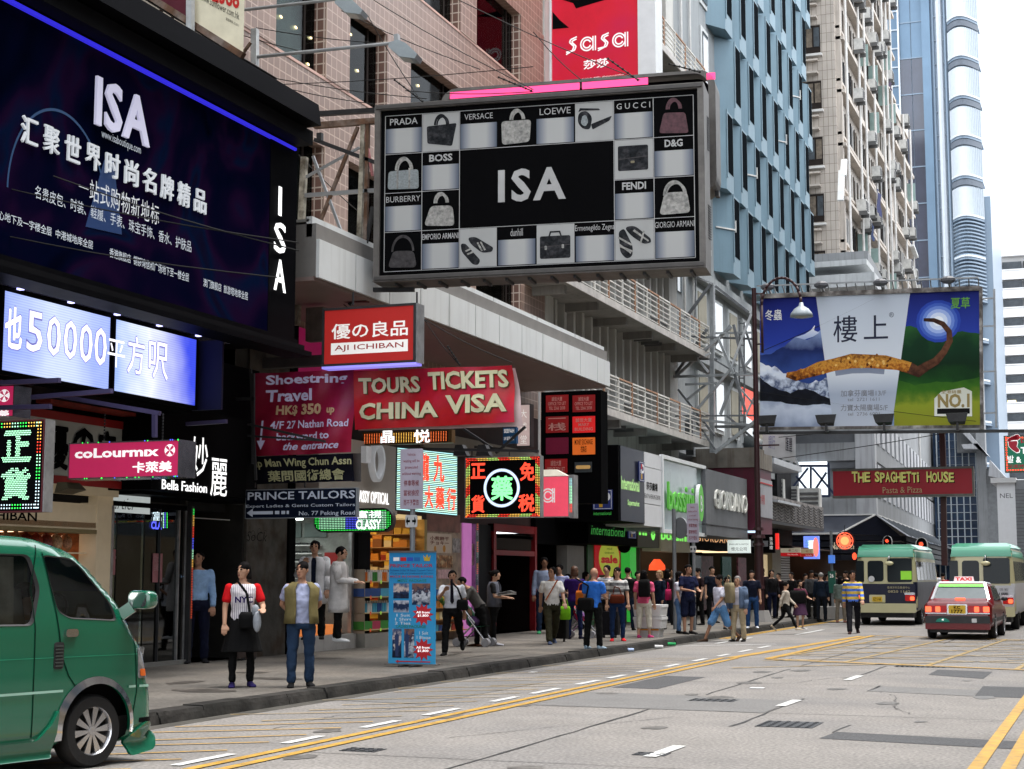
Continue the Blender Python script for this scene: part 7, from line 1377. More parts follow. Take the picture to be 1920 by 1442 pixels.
def gradm(nm,stops,axis=2,turb=0,sc=3.):
 m=mat(nm,(.5,.5,.5),.6,var=.02,spec=.1);n=m.node_tree.nodes;l=m.node_tree.links;b=n['Principled BSDF'];tc=n.new('ShaderNodeTexCoord');sp=n.new('ShaderNodeSeparateXYZ');l.new(tc.outputs['Generated'],sp.inputs[0]);cr=n.new('ShaderNodeValToRGB');e=cr.color_ramp.elements
 e[0].position,e[0].color=stops[0][0],(*L(stops[0][1]),1);e[1].position,e[1].color=stops[-1][0],(*L(stops[-1][1]),1)
 for p_,c_ in stops[1:-1]:q=e.new(p_);q.color=(*L(c_),1)
 src=sp.outputs[axis]
 if turb:ns=n.new('ShaderNodeTexNoise');ns.inputs['Scale'].default_value=sc;ns.inputs['Detail'].default_value=8;l.new(tc.outputs['Object'],ns.inputs[0]);ma=n.new('ShaderNodeMath');ma.operation='MULTIPLY_ADD';ma.inputs[1].default_value=turb;l.new(ns.outputs[0],ma.inputs[0]);mb_=n.new('ShaderNodeMath');mb_.operation='SUBTRACT';mb_.inputs[1].default_value=turb/2;l.new(src,mb_.inputs[0]);l.new(mb_.outputs[0],ma.inputs[2]);src=ma.outputs[0]
 l.new(src,cr.inputs[0]);l.new(cr.outputs[0],b.inputs['Base Color']);return m
pz('printed_sky',[(0,0),(1,0),(1,1),(0,1)],gradm('print sky',[(0,'#8fa4c8'),(.45,'#5a7cc0'),(.65,'#2b3f9e'),(1,'#151b62')]),.002)
Rm=random.Random(4)
def ridge(x0,x1,ys_,amp,n,base=0):
 o=[]
 for i in range(n+1):t_=i/n;k=t_*(len(ys_)-1);j=min(int(k),len(ys_)-2);o.append((x0+(x1-x0)*t_,ys_[j]+(ys_[j+1]-ys_[j])*(k-j)+Rm.uniform(-amp,amp)))
 return[(x0,base)]+[(x1,base)]+o[::-1]
pz('printed_mountain',ridge(0,.34,[.56,.57,.62,.70,.66,.74,.72],.006,26),gradm('print blue mountain',[(0,'#26386e'),(.6,'#31498c'),(.8,'#1d2a5c'),(1,'#8fa3cf')],2,.35,1.2),.004)
pz('printed_mountain',ridge(0,.36,[.50,.46,.38,.33,.36,.40],.012,26),gradm('print snow slope',[(0,'#20263c'),(.4,'#39456b'),(.5,'#c4cfe2'),(.62,'#4c5878'),(.8,'#d5deee'),(1,'#e8edf6')],2,1.3,2.2),.006)
pz('printed_mountain',ridge(0,.36,[.38,.30,.26,.30,.24,.2],.008,20),gradm('print dark moraine',[(0,'#9aa3b5'),(.3,'#23262f'),(.6,'#12141b'),(1,'#1d2130')],2,.9,3),.007)
pz('printed_snowfield',ridge(0,.40,[.20,.19,.16,.17,.15],.004,16),gradm('print snowfield',[(0,'#8f9bb4'),(.4,'#b9c3d6'),(.7,'#c9d2e2'),(1,'#a0abc2')],2,.8,2.5),.008)
pz('printed_cloud',[(.17,.69),(.21,.71),(.24,.74),(.26,.78),(.255,.74),(.28,.72),(.25,.69),(.21,.67)],gradm('print cloud',[(0,'#9fb0d8'),(1,'#f2f5fb')]),.009)
pz('printed_hill',ridge(.62,1,[.74,.755,.70,.69,.70,.68],.003,20),gradm('print green hill',[(0,'#4f7a1e'),(.25,'#3b6a22'),(.4,'#1d4a1c'),(.6,'#0e2a18'),(.8,'#123420'),(1,'#2a5a2c')],2,.5,1.0),.004)
pz('printed_hill',ridge(.62,1,[.36,.30,.33,.32,.36],.006,16),gradm('print meadow',[(0,'#8e8f2c'),(.45,'#8d9a2e'),(.6,'#5c7a24'),(.75,'#3c6a1e'),(1,'#24501c')],2,.45,2.5),.006)
def halo(cx_,cy_,r_,d):
 for k in range(6):q=(1-k/6)**.8;pz('printed_glow',[(cx_+r_*q*math.cos(t_)*.62,cy_+r_*q*math.sin(t_))for t_ in np.arange(0,6.2,.35)],gradm('print glow %d'%k,[(0,['#2c46a8','#4563bc','#6d8ad4','#a2b8ea','#d5e1f8','#f4f8ff'][k]),(1,['#2c46a8','#4563bc','#6d8ad4','#a2b8ea','#d5e1f8','#f4f8ff'][k])]),d+k*.0006)
halo(.82,.78,.16,.0075)
pz('printed_panel',[(.345,0),(.61,0),(.695,1),(.265,1)],gradm('print white panel',[(0,'#c3cad6'),(.25,'#aab4c6'),(.4,'#d8dee6'),(1,'#b9c2cf')]),.0125)
cat=[(.125,.40),(.17,.385),(.22,.41),(.28,.44),(.35,.47),(.43,.49),(.51,.49),(.58,.475),(.64,.46),(.69,.43),(.73,.40),(.765,.44),(.81,.48),(.845,.55),(.87,.63),(.868,.70),(.84,.76),(.80,.79),(.755,.795)]
wd=[.02,.038,.042,.05,.052,.055,.055,.052,.046,.042,.045,.035,.03,.025,.024,.022,.02,.016,.012];brw=gradm('print caterpillar',[(0,'#5a3018'),(.35,'#a86424'),(.6,'#d0923c'),(1,'#7a4a20')],2,1.6,9.);brs=gradm('print stalk',[(0,'#3a2018'),(.5,'#6a4430'),(1,'#2f1c14')],2,1.2,6.)
up,dn=[],[]
for i,((x,y),w)in enumerate(zip(cat,wd)):
 x2,y2=cat[min(i+1,len(cat)-1)];x1_,y1_=cat[max(i-1,0)];dx,dy=(x2-x1_)*1.65,y2-y1_;L_=math.hypot(dx,dy);nx,ny=-dy/L_/1.65,dx/L_;b_=1+(.12 if i%2 else-.06)*(i<10)
 up.append((x+nx*w*b_,y+ny*w*b_));dn.append((x-nx*w*.9,y-ny*w*.9))
k9=9
pz('printed_shadow',[(x,y-.04)for x,y in dn[4:8]]+[(x,y-.02)for x,y in up[4:8]][::-1],gradm('print soft shadow',[(0,'#8a93a6'),(1,'#5c6475')]),.0132)
pz('printed_caterpillar',dn[:k9+1]+up[:k9+1][::-1],brw,.014);pz('printed_stalk',dn[k9:]+up[k9:][::-1],brs,.0145)
R8=random.Random(8);g=MB()
for i in range(34):u=R8.uniform(.15,.62);j=min(int((u-.125)/.06),8);yc=cat[j][1]+R8.uniform(-.05,.055);g.prism(QQ,[(u+.008*math.cos(a)*R8.uniform(.6,1),yc+.014*math.sin(a)*R8.uniform(.6,1))for a in np.arange(0,6.2,1.0)],.0142,.0148,(MATS['print caterpillar'],gradm('print crease',[(0,'#4a2410'),(1,'#6a3818')]),gradm('print fleck',[(0,'#e0b060'),(1,'#e8c070')]))[i%3])
g.build('printed_segment',bl_,kind='stuff')
def bt_(s,u0,u1,v0,v1,m,off=.01):mb=MB();letters(mb,QQ,s,u0,u1,v0,v1,m,d=.016,off=off);mb.build('lettering',bl_)
nvy=mat('print navy type',(.01,.015,.04),.6);bt_('樓',.345,.455,.64,.845,nvy,.004);bt_('上',.485,.595,.66,.84,nvy,.004);bt_('冬蟲',.025,.105,.825,.91,mat('print white type',(.75,.75,.75),.6),.01);bt_('夏草',.875,.96,.87,.955,mat('print green type',(.12,.35,.05),.6),.012);bt_('®',.60,.622,.82,.86,nvy,0)
gy=mat('print grey type b',(.2,.2,.22),.6);bt_('加拿芬廣場13/F',.378,.585,.225,.275,gy,.004);bt_('tel  2721 1611',.41,.555,.19,.215,gy,0);bt_('力寶太陽廣場5/F',.378,.592,.115,.165,gy,.004);bt_('tel  2736 6001',.41,.555,.08,.105,gy,0)
pz('printed_badge',[(.80,.07),(.965,.065),(.965,.25),(.93,.28),(.83,.25),(.80,.2)],gradm('print badge',[(0,'#e8e8e0'),(1,'#cfd0c0')]),.0135);pz('printed_badge',[(.812,.085),(.955,.085),(.955,.125),(.812,.125)],gradm('print badge black',[(0,'#101010'),(1,'#101010')]),.0142);bt_('NO.1',.815,.955,.13,.235,mat('print gold type',(.3,.22,.07),.5),.04);bt_('全港銷量',.83,.92,.235,.262,MATS['print gold type'],.01)
for c_ in((0,1,1,1.035),(0,1,-.03,0)):g=MB();g.hexa([lp(c_[0],c_[2],-.35),lp(c_[1],c_[2],-.35),lp(c_[1],c_[2],.06),lp(c_[0],c_[2],.06),lp(c_[0],c_[3],-.35),lp(c_[1],c_[3],-.35),lp(c_[1],c_[3],.06),lp(c_[0],c_[3],.06)],mat('peeling frame',(.16,.14,.13),.7,var=.6,vs=2,mix2=(.35,.33,.31),m2s=2));g.build('frame',bl_)
g=MB();g.hexa([lp(1,-.03,-.35),lp(1.012,-.03,-.35),lp(1.012,-.03,.06),lp(1,-.03,.06),lp(1,1.03,-.35),lp(1.012,1.03,-.35),lp(1.012,1.03,.06),lp(1,1.03,.06)],MATS['peeling frame']);g.build('frame',bl_)
g=MB();g.bar(lp(-.02,-.055,.5),lp(1.4,-.055,.5),.12,.1,dkst);g.bar(lp(-.02,-.035,.3),lp(1.0,-.035,.3),.07,.06,steel);g.build('catwalk',bl_)
for k in range(24):g=MB();g.bar(lp(.03+k*.042,1.04,-.2),lp(.036+k*.042,1.075,.5),.04,.04,steel);g.build('rung',bl_)
g=MB();g.bar(lp(0,1.08,.5),lp(1,1.08,.5),.05,.05,steel);g.build('top_rail',bl_)
for i,u in enumerate((.055,.33,.59,.91)):
 o=lp(u,.035,.9);g=MB();g.hexa([(o.x-.28,o.y-.1,o.z-.12),(o.x+.28,o.y-.1,o.z-.12),(o.x+.22,o.y+.25,o.z-.2),(o.x-.22,o.y+.25,o.z-.2),(o.x-.36,o.y-.1,o.z+.16),(o.x+.36,o.y-.1,o.z+.16),(o.x+.32,o.y+.25,o.z+.2),(o.x-.32,o.y+.25,o.z+.2)],dkst);g.bar(o-V((0,0,.1)),o-V((0,0,.42)),.08,.08,dkst);g.bar(o-V((0,0,.4)),lp(u,-.04,.2),.06,.05,steel)
 g.single('billboard_floodlight',['leftmost','second','third','rightmost'][i]+' black floodlight along the bottom of the mountain billboard','floodlight')
for i,u in enumerate((.05,.30,.57,.87)):
 o=lp(u,1.07,.5);g=MB();g.ball(o,.26,.2,.14,8,5,mat('floodlight grey',(.1,.1,.11),.5));g.bar(o,lp(u,1.04,-.1),.06,.06,steel);g.single('billboard_floodlight',['leftmost','second','third','rightmost'][i]+' grey floodlight along the top of the mountain billboard','floodlight')
lad=thing('pole_ladder','thin grey pole with three brackets at the right edge of the mountain billboard','pole',LB.pt(-3.6,7));g=MB();bpx(g,LB,(1864,542),(1868,802),.07,steel);g.build('pole',lad)
for y_ in(560,612,697,775):g=MB();bpx(g,LB,(1842,y_),(1866,y_-1),.05,steel);g.build('bracket',lad)
tr2=thing('billboard_scaffold','tangled grey steel lattice between the cream building and the mountain billboard','steel frame',(-13,57,3));ST=[mat('galvanised steel',(.3,.32,.33),.45,metal=.4,var=.3,vs=2),mat('dull steel',(.16,.17,.18),.5,metal=.3,var=.3),mat('bright steel',(.5,.52,.54),.35,metal=.5)]
zc=lambda x,y:(1240+x/3.796,480+y/3.796)
segs=[((362,200),(362,1400),.16,0,57.6),((352,200),(175,440),.1,1,57.2),((385,215),(620,400),.09,1,57),((180,640),(335,825),.07,2,56.8),((95,850),(325,520),.1,1,57.3),((95,865),(500,500),.1,0,57.1),((400,575),(515,840),.09,0,56.6),((500,790),(670,330),.08,2,56.9),((515,490),(600,840),.1,1,57),((590,500),(655,690),.08,1,57.4),((380,550),(680,545),.07,0,57),((180,572),(680,592),.07,1,57.5),((80,860),(680,840),.09,0,57),((90,735),(400,735),.06,1,57.6),((170,915),(400,905),.08,0,56.8),((510,800),(600,1110),.1,1,57),((515,880),(420,1130),.1,0,56.9),((540,920),(680,1080),.07,0,57),((680,960),(600,1140),.06,2,57),((215,1140),(500,800),.09,0,56.7),((120,950),(380,1280),.08,1,57.2),((175,1155),(680,1210),.09,0,56.8),((90,1140),(680,1135),.06,1,57.2),((380,1215),(680,1215),.1,1,57),((380,1400),(680,1170),.12,0,56.6),((200,1170),(210,1420),.3,1,58),((250,1180),(400,1400),.07,1,57),((470,1140),(690,1330),.08,1,57),((375,215),(375,490),.06,2,57),((250,150),(370,200),.06,2,57.4),((245,150),(240,440),.05,0,57.6),((80,460),(245,455),.04,2,57.6),((555,460),(555,1290),.05,1,57.6),((590,470),(590,1290),.05,1,57.6),((380,640),(490,490),.06,0,57.3),((180,1025),(330,905),.08,0,57),((380,740),(560,850),.06,1,57.5),((560,830),(680,680),.09,0,57),((300,715),(350,690),.07,2,57)]
for p,q,w,m_,y_ in segs:g=MB();bpx(g,PY(y_),zc(*p),zc(*q),w,ST[m_]);g.build('strut',tr2)
for k in range(11):g=MB();bpx(g,PY(57.6),zc(555,480+k*78),zc(590,480+k*78),.04,ST[1]);g.build('rung',tr2)
P_=PY(60.5);t=thing('red_screen','bright red and yellow screen glowing behind the steel lattice','screen',P_.pt(-12.5,7));g=MB();g.add([P_.pt(*P_.px(*zc(*q)))for q in((570,930),(575,1120),(650,1175),(690,1100),(690,985))],[(0,1,2,3,4)],mat('red screen',(1,.1,.1),emit=.9,ecol=(1,.2,.15),var=.9,vs=1.5));g.build('face',t)
P_=PY(62);t=thing('white_banner','white fabric banner with small dark characters below the mountain billboard','banner',P_.pt(-11,7));g=MB();Qw=qpx(P_,(1430,850),(1492,868),(1492,812),(1430,812));gridsheet(g,Qw,8,4,mat('white vinyl',(.6,.62,.64),.5,var=.1,vs=2));g.build('cloth',t);qt(Qw,'匯豐',.70,.9,.35,.85,mat('print navy type','aaaaaa'),t,0);qt(Qw,'銀行',.18,.38,.3,.9,mat('lilac type',(.3,.3,.5),.6),t,0)
P_=PY(90);t=thing('white_parapet','white stepped concrete parapet roof below the beige flats','parapet',P_.pt(-15,15))
for q in((1470,545,1640,510),(1480,505,1625,485)):r=P_.rect(*q);MB().panel(P_,*r,-3,0,mat('white painted concrete',(.55,.57,.58),.6,var=.15,vs=.5,streak=.3)).build('parapet',t)
SG=PY(58.5);t=thing('restaurant_sign','long dark red sign reading THE SPAGHETTI HOUSE Pasta & Pizza','sign',SG.pt(-6.8,4.6));r=SG.rect(1562,930,1824,877);MB().panel(SG,*r,-.4,0,mat('wine red sign',(.30,.008,.02),.45,var=.06,emit=.06,ecol=(.5,.01,.03))).build('board',t)
for e in((r[0]-.03,r[1]+.03,r[3]-.02,r[3]+.06),(r[0]-.03,r[1]+.03,r[2]-.08,r[2]),(r[1]-.02,r[1]+.04,r[2],r[3])):MB().panel(SG,*e,-.42,.04,alu).build('frame',t)
yg=mat('yellow green type',(.65,.6,.18),.5,emit=.2);
for i,(s,x0_,x1_)in enumerate((('THE',1597,1632),('SPAGHETTi',1640,1729),('HOUSE',1737,1789))):
 for m_,dx,d_ in((bpr,.03,.006),(yg,0,.012)):
  n_=len(s);w_=(x1_-x0_)/n_
  for j,ch in enumerate(s):mb=MB();q=SG.rect(x0_+j*w_+.2,904+(j%2),x0_+(j+(.45 if ch=='i' else 1))*w_-.4,884+(j*2%3));letters(mb,SG,ch,q[0]+dx,q[1]+dx,q[2]-dx,q[3]-dx,m_,d=d_,off=.03);mb.build('letter',t)
mb=MB();tpx(mb,SG,'Pasta & Pizza',1655,925,1729,912,mat('pale type',(.5,.38,.2),.5));mb.build('lettering',t);g=MB();bpx(g,PY(59),(1766,803),(1769,877),.2,mat('maroon pole',(.05,.012,.012),.5));bpx(g,PY(59),(1769,930),(1771,1060),.2,MATS['maroon pole']);g.single('maroon_pole','dark maroon vertical pole passing behind the spaghetti sign','pole')
FM=PY(60);t=thing('foot_massage_sign','green sign with a red smiling foot and red bulb border, cut by the right edge','sign',FM.pt(-3.4,5));r=FM.rect(1883,886,1960,815);MB().panel(FM,*r,-.3,0,alud).build('casing',t);MB().panel(FM,r[0]+.03,r[1],r[2]+.03,r[3]-.03,.001,.006,mat('sign green',(.015,.16,.09),.5,emit=.1,ecol=(.05,.6,.35))).build('face',t)
g=MB();[dots(g,FM,[(r[0]+.08,y_)],.035,br_b,.012)for y_ in np.arange(r[2]+.08,r[3]-.05,.09)];[dots(g,FM,[(x_,r[3]-.08),(x_,r[2]+.08)],.035,br_b,.012)for x_ in np.arange(r[0]+.1,r[1],.09)];g.build('border_bulb',t,kind='stuff')
fr2=mat('foot red',(.4,.02,.04),.5,emit=.2);fx=lambda pts:[FM.px(1883+x/6,815+(y-210)/6)for x,y in pts]
for k,(m_,s_,d_)in enumerate(((cm2,1.12,.01),(fr2,1,.014))):g=MB();c_=(95,330);g.prism(FM,fx([(c_[0]+(x-95)*s_,c_[1]+(y-330)*s_)for x,y in[(45,300),(60,285),(140,280),(150,300),(140,345),(170,380),(165,405),(135,410),(90,380),(55,345)]])[::-1],d_,d_+.003,m_);[disc(g,FM,*fx([(x,y)])[0],(.055+.012*j)*s_,m_,d_)for j,(x,y)in enumerate(((50,275),(68,262),(92,252),(120,246),(142,240)))];g.build('printed_foot',t)
mb=MB();letters(mb,FM,'中',*FM.rect(1914,835,1932,820),fr2,off=.03,d=.012);letters(mb,FM,'TI',*FM.rect(1914,851,1928,838),cm2,off=.03,d=.012);letters(mb,FM,'발',*FM.rect(1889,868,1901,854),cm2,off=.01,d=.012);letters(mb,FM,'&',*FM.rect(1905,868,1915,856),cm2,off=.03,d=.012);letters(mb,FM,'足底按摩',*FM.rect(1889,878,1932,870),fr2,off=.02,d=.014);mb.build('lettering',t)
LPt=A(1425,1166,z=.13);lp_=thing('lamp_post','tall dark maroon lamp post with curved arm and bell lamp left of the mountain billboard','lamp post',LPt);mpo=mat('maroon iron',(.035,.012,.014),.45);g=MB();hh=A(1419,540,y=LPt.y).z
g.tube(LPt,(LPt.x,LPt.y,2.9),.16,.15,12,mpo);g.tube((LPt.x,LPt.y,2.9),(LPt.x,LPt.y,hh),.1,.075,10,mpo);g.build('pole',lp_,auto=40)
for z_,r_ in((2.85,.24),(3.1,.18),(1.2,.19),(2.6,.2),(.15,.26)):MB().tube((LPt.x,LPt.y,z_),(LPt.x,LPt.y,z_+.1),r_,r_*.9,12,mpo).build('collar',lp_)
g=MB();pts=[V((LPt.x+.25+.66-.66*math.cos(a),LPt.y,hh-.6+.66*1.35*math.sin(a)))for a in np.linspace(0,math.pi,15)];pts=[V((LPt.x+.25,LPt.y,hh-2.2))]+pts;g.path(pts,.045,8,mpo);g.bar((LPt.x,LPt.y,hh-.2),(LPt.x+.3,LPt.y,hh-.2),.05,.05,mpo);g.bar((LPt.x,LPt.y,hh-1.9),(LPt.x+.3,LPt.y,hh-1.9),.05,.05,mpo);g.build('curved_arm',lp_,smooth=True)
e=pts[-1];MB().loft([[(e.x+r_*math.cos(a),e.y+r_*math.sin(a),e.z+z_)for a in np.arange(0,6.28,.393)]for r_,z_ in((.06,.02),(.09,-.1),(.24,-.2),(.36,-.36),(.38,-.46),(.3,-.47))],mat('lamp bell grey',(.3,.34,.37),.35)).build('lamp_bell',lp_,smooth=True);MB().ball((e.x,e.y,e.z-.44),.24,.24,.08,12,5,mat('lamp glass',(.45,.42,.36),.2)).build('lens',lp_,smooth=True)
g=MB();g.bar((LPt.x,LPt.y,5.9),(LPt.x+.75,LPt.y,5.9),.07,.05,mpo);g.build('bracket',lp_);MB().tube((LPt.x,LPt.y,.12),(LPt.x,LPt.y,.5),.42,.3,10,mat('concrete base',(.22,.21,.2),.8)).build('base',lp_)
gpole=mat('grey pole',(.2,.21,.22),.45,metal=.3,var=.2);sfc=mat('sign lilac white',(.42,.38,.46),.5);stx=mat('sign red brown type',(.22,.04,.05),.6)
def nowait(px,y,q,base,lb,extra=True):
 P_=PY(y);a,b=P_.px(px,0);x=P_.px((q[0]+q[2])/2,(q[1]+q[3])/2)[0];t=thing('road_sign',lb,'road sign',(x,y,.13));r=P_.rect(*q);g=MB();g.tube((x+.0,y+.05,.13),(x,y+.05,r[3]),.045,.045,10,gpole);g.build('pole',t)
 g=MB();g.prism(P_,rrect(r[0],r[1],r[2],r[3],.03,3),-.01,.012,sfc);g.build('plate',t);w,h=r[1]-r[0],r[3]-r[2]
 mb=MB();letters(mb,P_,'Vehicle\nwaiting will be\nprosecuted\nwithout warning',r[0]+w*.08,r[1]-w*.08,r[2]+h*.55,r[3]-h*.07,stx,d=.015,off=.004,ls=1.5)
 for k,s in enumerate(('停車等候','當被檢控','而不予警告')):letters(mb,P_,s,r[0]+w*.16,r[1]-w*.16,r[2]+h*(.38-k*.16),r[2]+h*(.48-k*.16),stx,d=.015,off=.01)
 mb.build('lettering',t);hb=w*.52;g=MB();g.prism(P_,rrect(x-hb/2,x+hb/2,r[2]-hb*.42-.12-hb*.45,r[2]-.1,.03,3),-.01,.012,mat('sign white plate',(.5,.5,.5),.5));g.build('plate',t);cy=r[2]-.1-(hb*.42+.02+hb*.45)/2;g=MB()
 for s_ in(-1,1):g.prism(P_,[(x+s_*.02,cy-.02),(x+s_*hb*.28,cy-.02),(x+s_*hb*.28,cy-.075),(x+s_*hb*.44,cy),(x+s_*hb*.28,cy+.075),(x+s_*hb*.28,cy+.02),(x+s_*.02,cy+.02)][::s_],.013,.016,bpr)
 g.build('arrow',t);return t
nowait(775,25.0,(751,955,793,841),0,'grey no waiting sign with red brown text in front of the green striped LED sign')
nowait(1299,43.5,(1288,1017,1310,944),0,'white no waiting sign on a pole before the slate shop fascia')
p=A(1266,1180,z=.13);t=thing('road_sign','grey pole with a round sign seen from behind, left of the white notice','road sign',p);g=MB();g.tube(p,(p.x-.0,p.y,3.5),.055,.055,10,gpole);g.build('pole',t);g=MB();P_=PY(p.y);cx_,cz_=P_.px(1274,990);g.tube((cx_,p.y+.06,cz_),(cx_+.02,p.y+.09,cz_),.3,.3,24,mat('sign back grey',(.22,.23,.24),.5));g.build('disc',t)
p=A(1562,1160,z=.13);t=thing('bus_stop','green bus stop flag with blue cap standing at the far kerb','bus stop',p);P_=PY(p.y-.1);g=MB();g.tube(p,(p.x,p.y,3.2),.05,.05,8,gpole);g.build('pole',t);MB().panel(P_,*P_.rect(1553,1112,1566,1071),-.15,.02,mat('stop green',(.01,.09,.06),.5)).build('flag',t);MB().panel(P_,*P_.rect(1554,1056,1564,1041),-.2,.1,mat('stop blue',(.05,.15,.6),.5,emit=.4,ecol=(.1,.3,.9))).build('cap',t);mb=MB();tpx(mb,P_,'26',1556,1083,1563,1076,lw_,d=.03);mb.build('lettering',t)
MB().loft([[(p.x+.2+a_*1.0,p.y+b_*.5,z)for a_,b_ in rrect(-1,1,-1,1,.3,3)]for z in(.13,.5,.55)],mat('concrete block',(.24,.23,.22),.8)).single('planter_block','low grey concrete block at the kerb beside the bus stop','planter')
def signal(px,py,w,y,lb):
 P_=PY(y);a,b=P_.px(px,py);k=w/3000*y/1.06;t=thing('traffic_light',lb,'traffic light',(a,y,.0));g=MB();ob=[(a+k*.5*math.cos(q),b+k*.55*math.sin(q))for q in np.linspace(0,math.pi,12)]+[(a-k*.5,b-k*1.4),(a+k*.5,b-k*1.4)];ib=[(a+(x-a)*.86,b+(z-b)*.93 if z>b-k*.9 else z+k*.07)for x,z in ob]
 MB().prism(P_,ob,-.05,0,mat('signal white edge',(.7,.7,.7),.5)).build('border',t);MB().prism(P_,ib,0,.02,bpr).build('backboard',t)
 for i,c_ in enumerate((mat('signal red',(1,.05,.02),emit=1.8,ecol=(1,.08,.03),var=0),mat('signal off',(.02,.02,.02),.3),MATS['signal off']if 'signal off' in MATS else bpr)):g=MB();zc_=b-k*.02-i*k*.42;g.tube((a,y-.2,zc_),(a,y-.12,zc_),k*.17,k*.17,14,c_);g.build('lens',t);g=MB();g.add([(a+k*.2*math.cos(q),yy,zc_+k*.2*math.sin(q))for q in np.linspace(0,math.pi,8)for yy in(y-.42,y-.1)],[(2*j,2*j+1,2*j+3,2*j+2)for j in range(7)],dkst);g.build('hood',t)
 MB().tube((a,y+.05,0),(a,y+.05,b-k*1.3),.06,.06,8,gpole).build('pole',t)
signal(1728,1020,23,66,'red traffic light with white rimmed arched backboard right of the first minibus roof');signal(1664,1014,18,72,'red traffic light partly hidden behind the roof of the first minibus')
P_=PY(72);g=MB();disc(g,P_,*P_.px(1602,1043),.1,MATS['signal red'],0,10,ry=.16);g.single('side_signal','small red signal glow left of the first minibus','traffic light')
def gtext(P_,s,q,m,t,off=.01,d=.012):mb=MB();letters(mb,P_,s,*P_.rect(q[0],q[3],q[2],q[1]),m,d=d,off=off);mb.build('lettering',t)
b0=A(772,1250,z=.13);P_=PY(b0.y);t=thing('pull_up_banner','light blue pull up banner for PRINCE TAILOR standing on the pavement','banner',b0);r=P_.rect(729,1246,817,1036)
MB().panel(P_,*r,-.01,.005,gradm('banner blue',[(0,'#3f9fd0'),(1,'#2c7fb5')])).build('panel',t);g=MB();g.box(r[0]-.04,r[1]+.04,b0.y-.07,b0.y+.09,.16,r[2]+.02,alu);g.build('base',t);[MB().box(x_-.03,x_+.03,b0.y-.22,b0.y+.22,.13,.16,dkst).build('foot',t)for x_ in(r[0]+.3,r[1]-.35)];MB().box(r[0],r[1],b0.y-.02,b0.y+.02,r[3],r[3]+.03,alu).build('top_bar',t)
rt=mat('tailor red type',(.35,.03,.06),.6);nt_=mat('tailor navy type',(.02,.06,.2),.6);gt_=mat('tailor green type',(.02,.2,.12),.6);wt_=mat('tailor white type',(.6,.7,.75),.6)
for s,q,m_,o_ in(('PRINCE TAILOR',(732,1057,812,1064),rt,.02),("Exclusive Ladies' & Gents' Custom Tailors",(732,1067,813,1071),nt_,0),('We provide the professional services',(732,1073,813,1077),nt_,0),('MADE IN HONG KONG',(732,1079,812,1083),rt,.01),("MENS' PACKAGE",(746,1086,800,1091),gt_,.01),('1 Suit\n1 Shirt\n2 Ties',(741,1151,772,1171),wt_,.01),('LADIES PACKAGE',(744,1172,799,1177),gt_,.01),('1 Suit\n1 Blouse',(782,1184,808,1198),wt_,.01)):gtext(P_,s,q,m_,t,o_)
ph=[gradm('printed photo %d'%k,c_,2,1.4,14.)for k,c_ in enumerate(([(0,'#1a2030'),(.4,'#2a3a58'),(.6,'#c8b8b0'),(1,'#4a5a78')],[(0,'#20304a'),(.45,'#c0c4cc'),(.6,'#26324c'),(1,'#7a5a50')],[(0,'#9aa3b5'),(.35,'#1f2c4a'),(.7,'#22304e'),(1,'#b4b8c4')]))]
for k,q in enumerate(((738,1094,767,1122),(773,1094,807,1134),(738,1126,767,1148),(736,1179,753,1233),(758,1179,777,1233))):MB().panel(P_,*P_.rect(q[0],q[3],q[2],q[1]),.006,.009,ph[k%3]).build('printed_photo',t)
for q in(749,768):
 g=MB();g.prism(P_,[P_.px(q-4.5+dx-0,y_)for dx,y_ in((-2.5,1230),(2.5,1230),(3.5,1205),(4,1192),(1.2,1188),(1,1183),(-1,1183),(-1.2,1188),(-4,1192),(-3.5,1205))],.0095,.011,mat('printed suit',(.02,.04,.12),.6));g.build('printed_figure',t)
g=MB();cl_=[mat('card '+c,c,.5)for c in('#e8e8e8','#c02020','#3050b0','#2060a0','#c0a030')]
for k in range(4):g.panel(P_,*P_.rect(738+k*13,1052,749+k*13,1045),.006,.009,cl_[k])
g.prism(P_,[P_.px(*q)for q in((796,1052),(806,1052),(808,1041),(804,1046),(801,1039),(798,1046),(794,1041))],.006,.009,cl_[4]);g.build('printed_logo',t)
for cy in(1152,1218):
 a,b=P_.px(793,cy);g=MB();g.prism(P_,[(a+(.19 if k%2==0 else .12)*math.cos(k*math.pi/11),b+(.19 if k%2==0 else .12)*math.sin(k*math.pi/11))for k in range(22)],.006,.009,mat('burst red',(.5,.02,.03),.6));g.build('printed_burst',t);gtext(P_,'All from\n$1,800',(781,cy-6,806,cy+5),cm2,t,.02,.014)
g=MB();a0,b0_=P_.px(741,1240);a1=P_.px(807,1240)[0];g.prism(P_,arrow(P_,a1,a0,b0_,.02,.06),.006,.009,MATS['burst red']);g.build('arrow',t)
b0=A(987,1180,z=.13);P_=PY(b0.y);t=thing('pull_up_banner','narrow white pull up banner advertising Grand Irish Breakfast beside the red doorway','banner',b0);r=P_.rect(972,1176,999,1021);MB().panel(P_,*r,-.01,.005,mat('banner white',(.5,.5,.52),.5)).build('panel',t);MB().box(r[0]-.05,r[1]+.05,b0.y-.1,b0.y+.1,.13,r[2]+.03,alu).build('base',t)
gtext(P_,'Grand Irish\nBreakfast',(974,1042,997,1060),mat('banner maroon type',(.2,.01,.02),.6),t,.02);gtext(P_,'Available\nSun-Midnight',(976,1144,996,1164),MATS['banner maroon type'],t,.01)
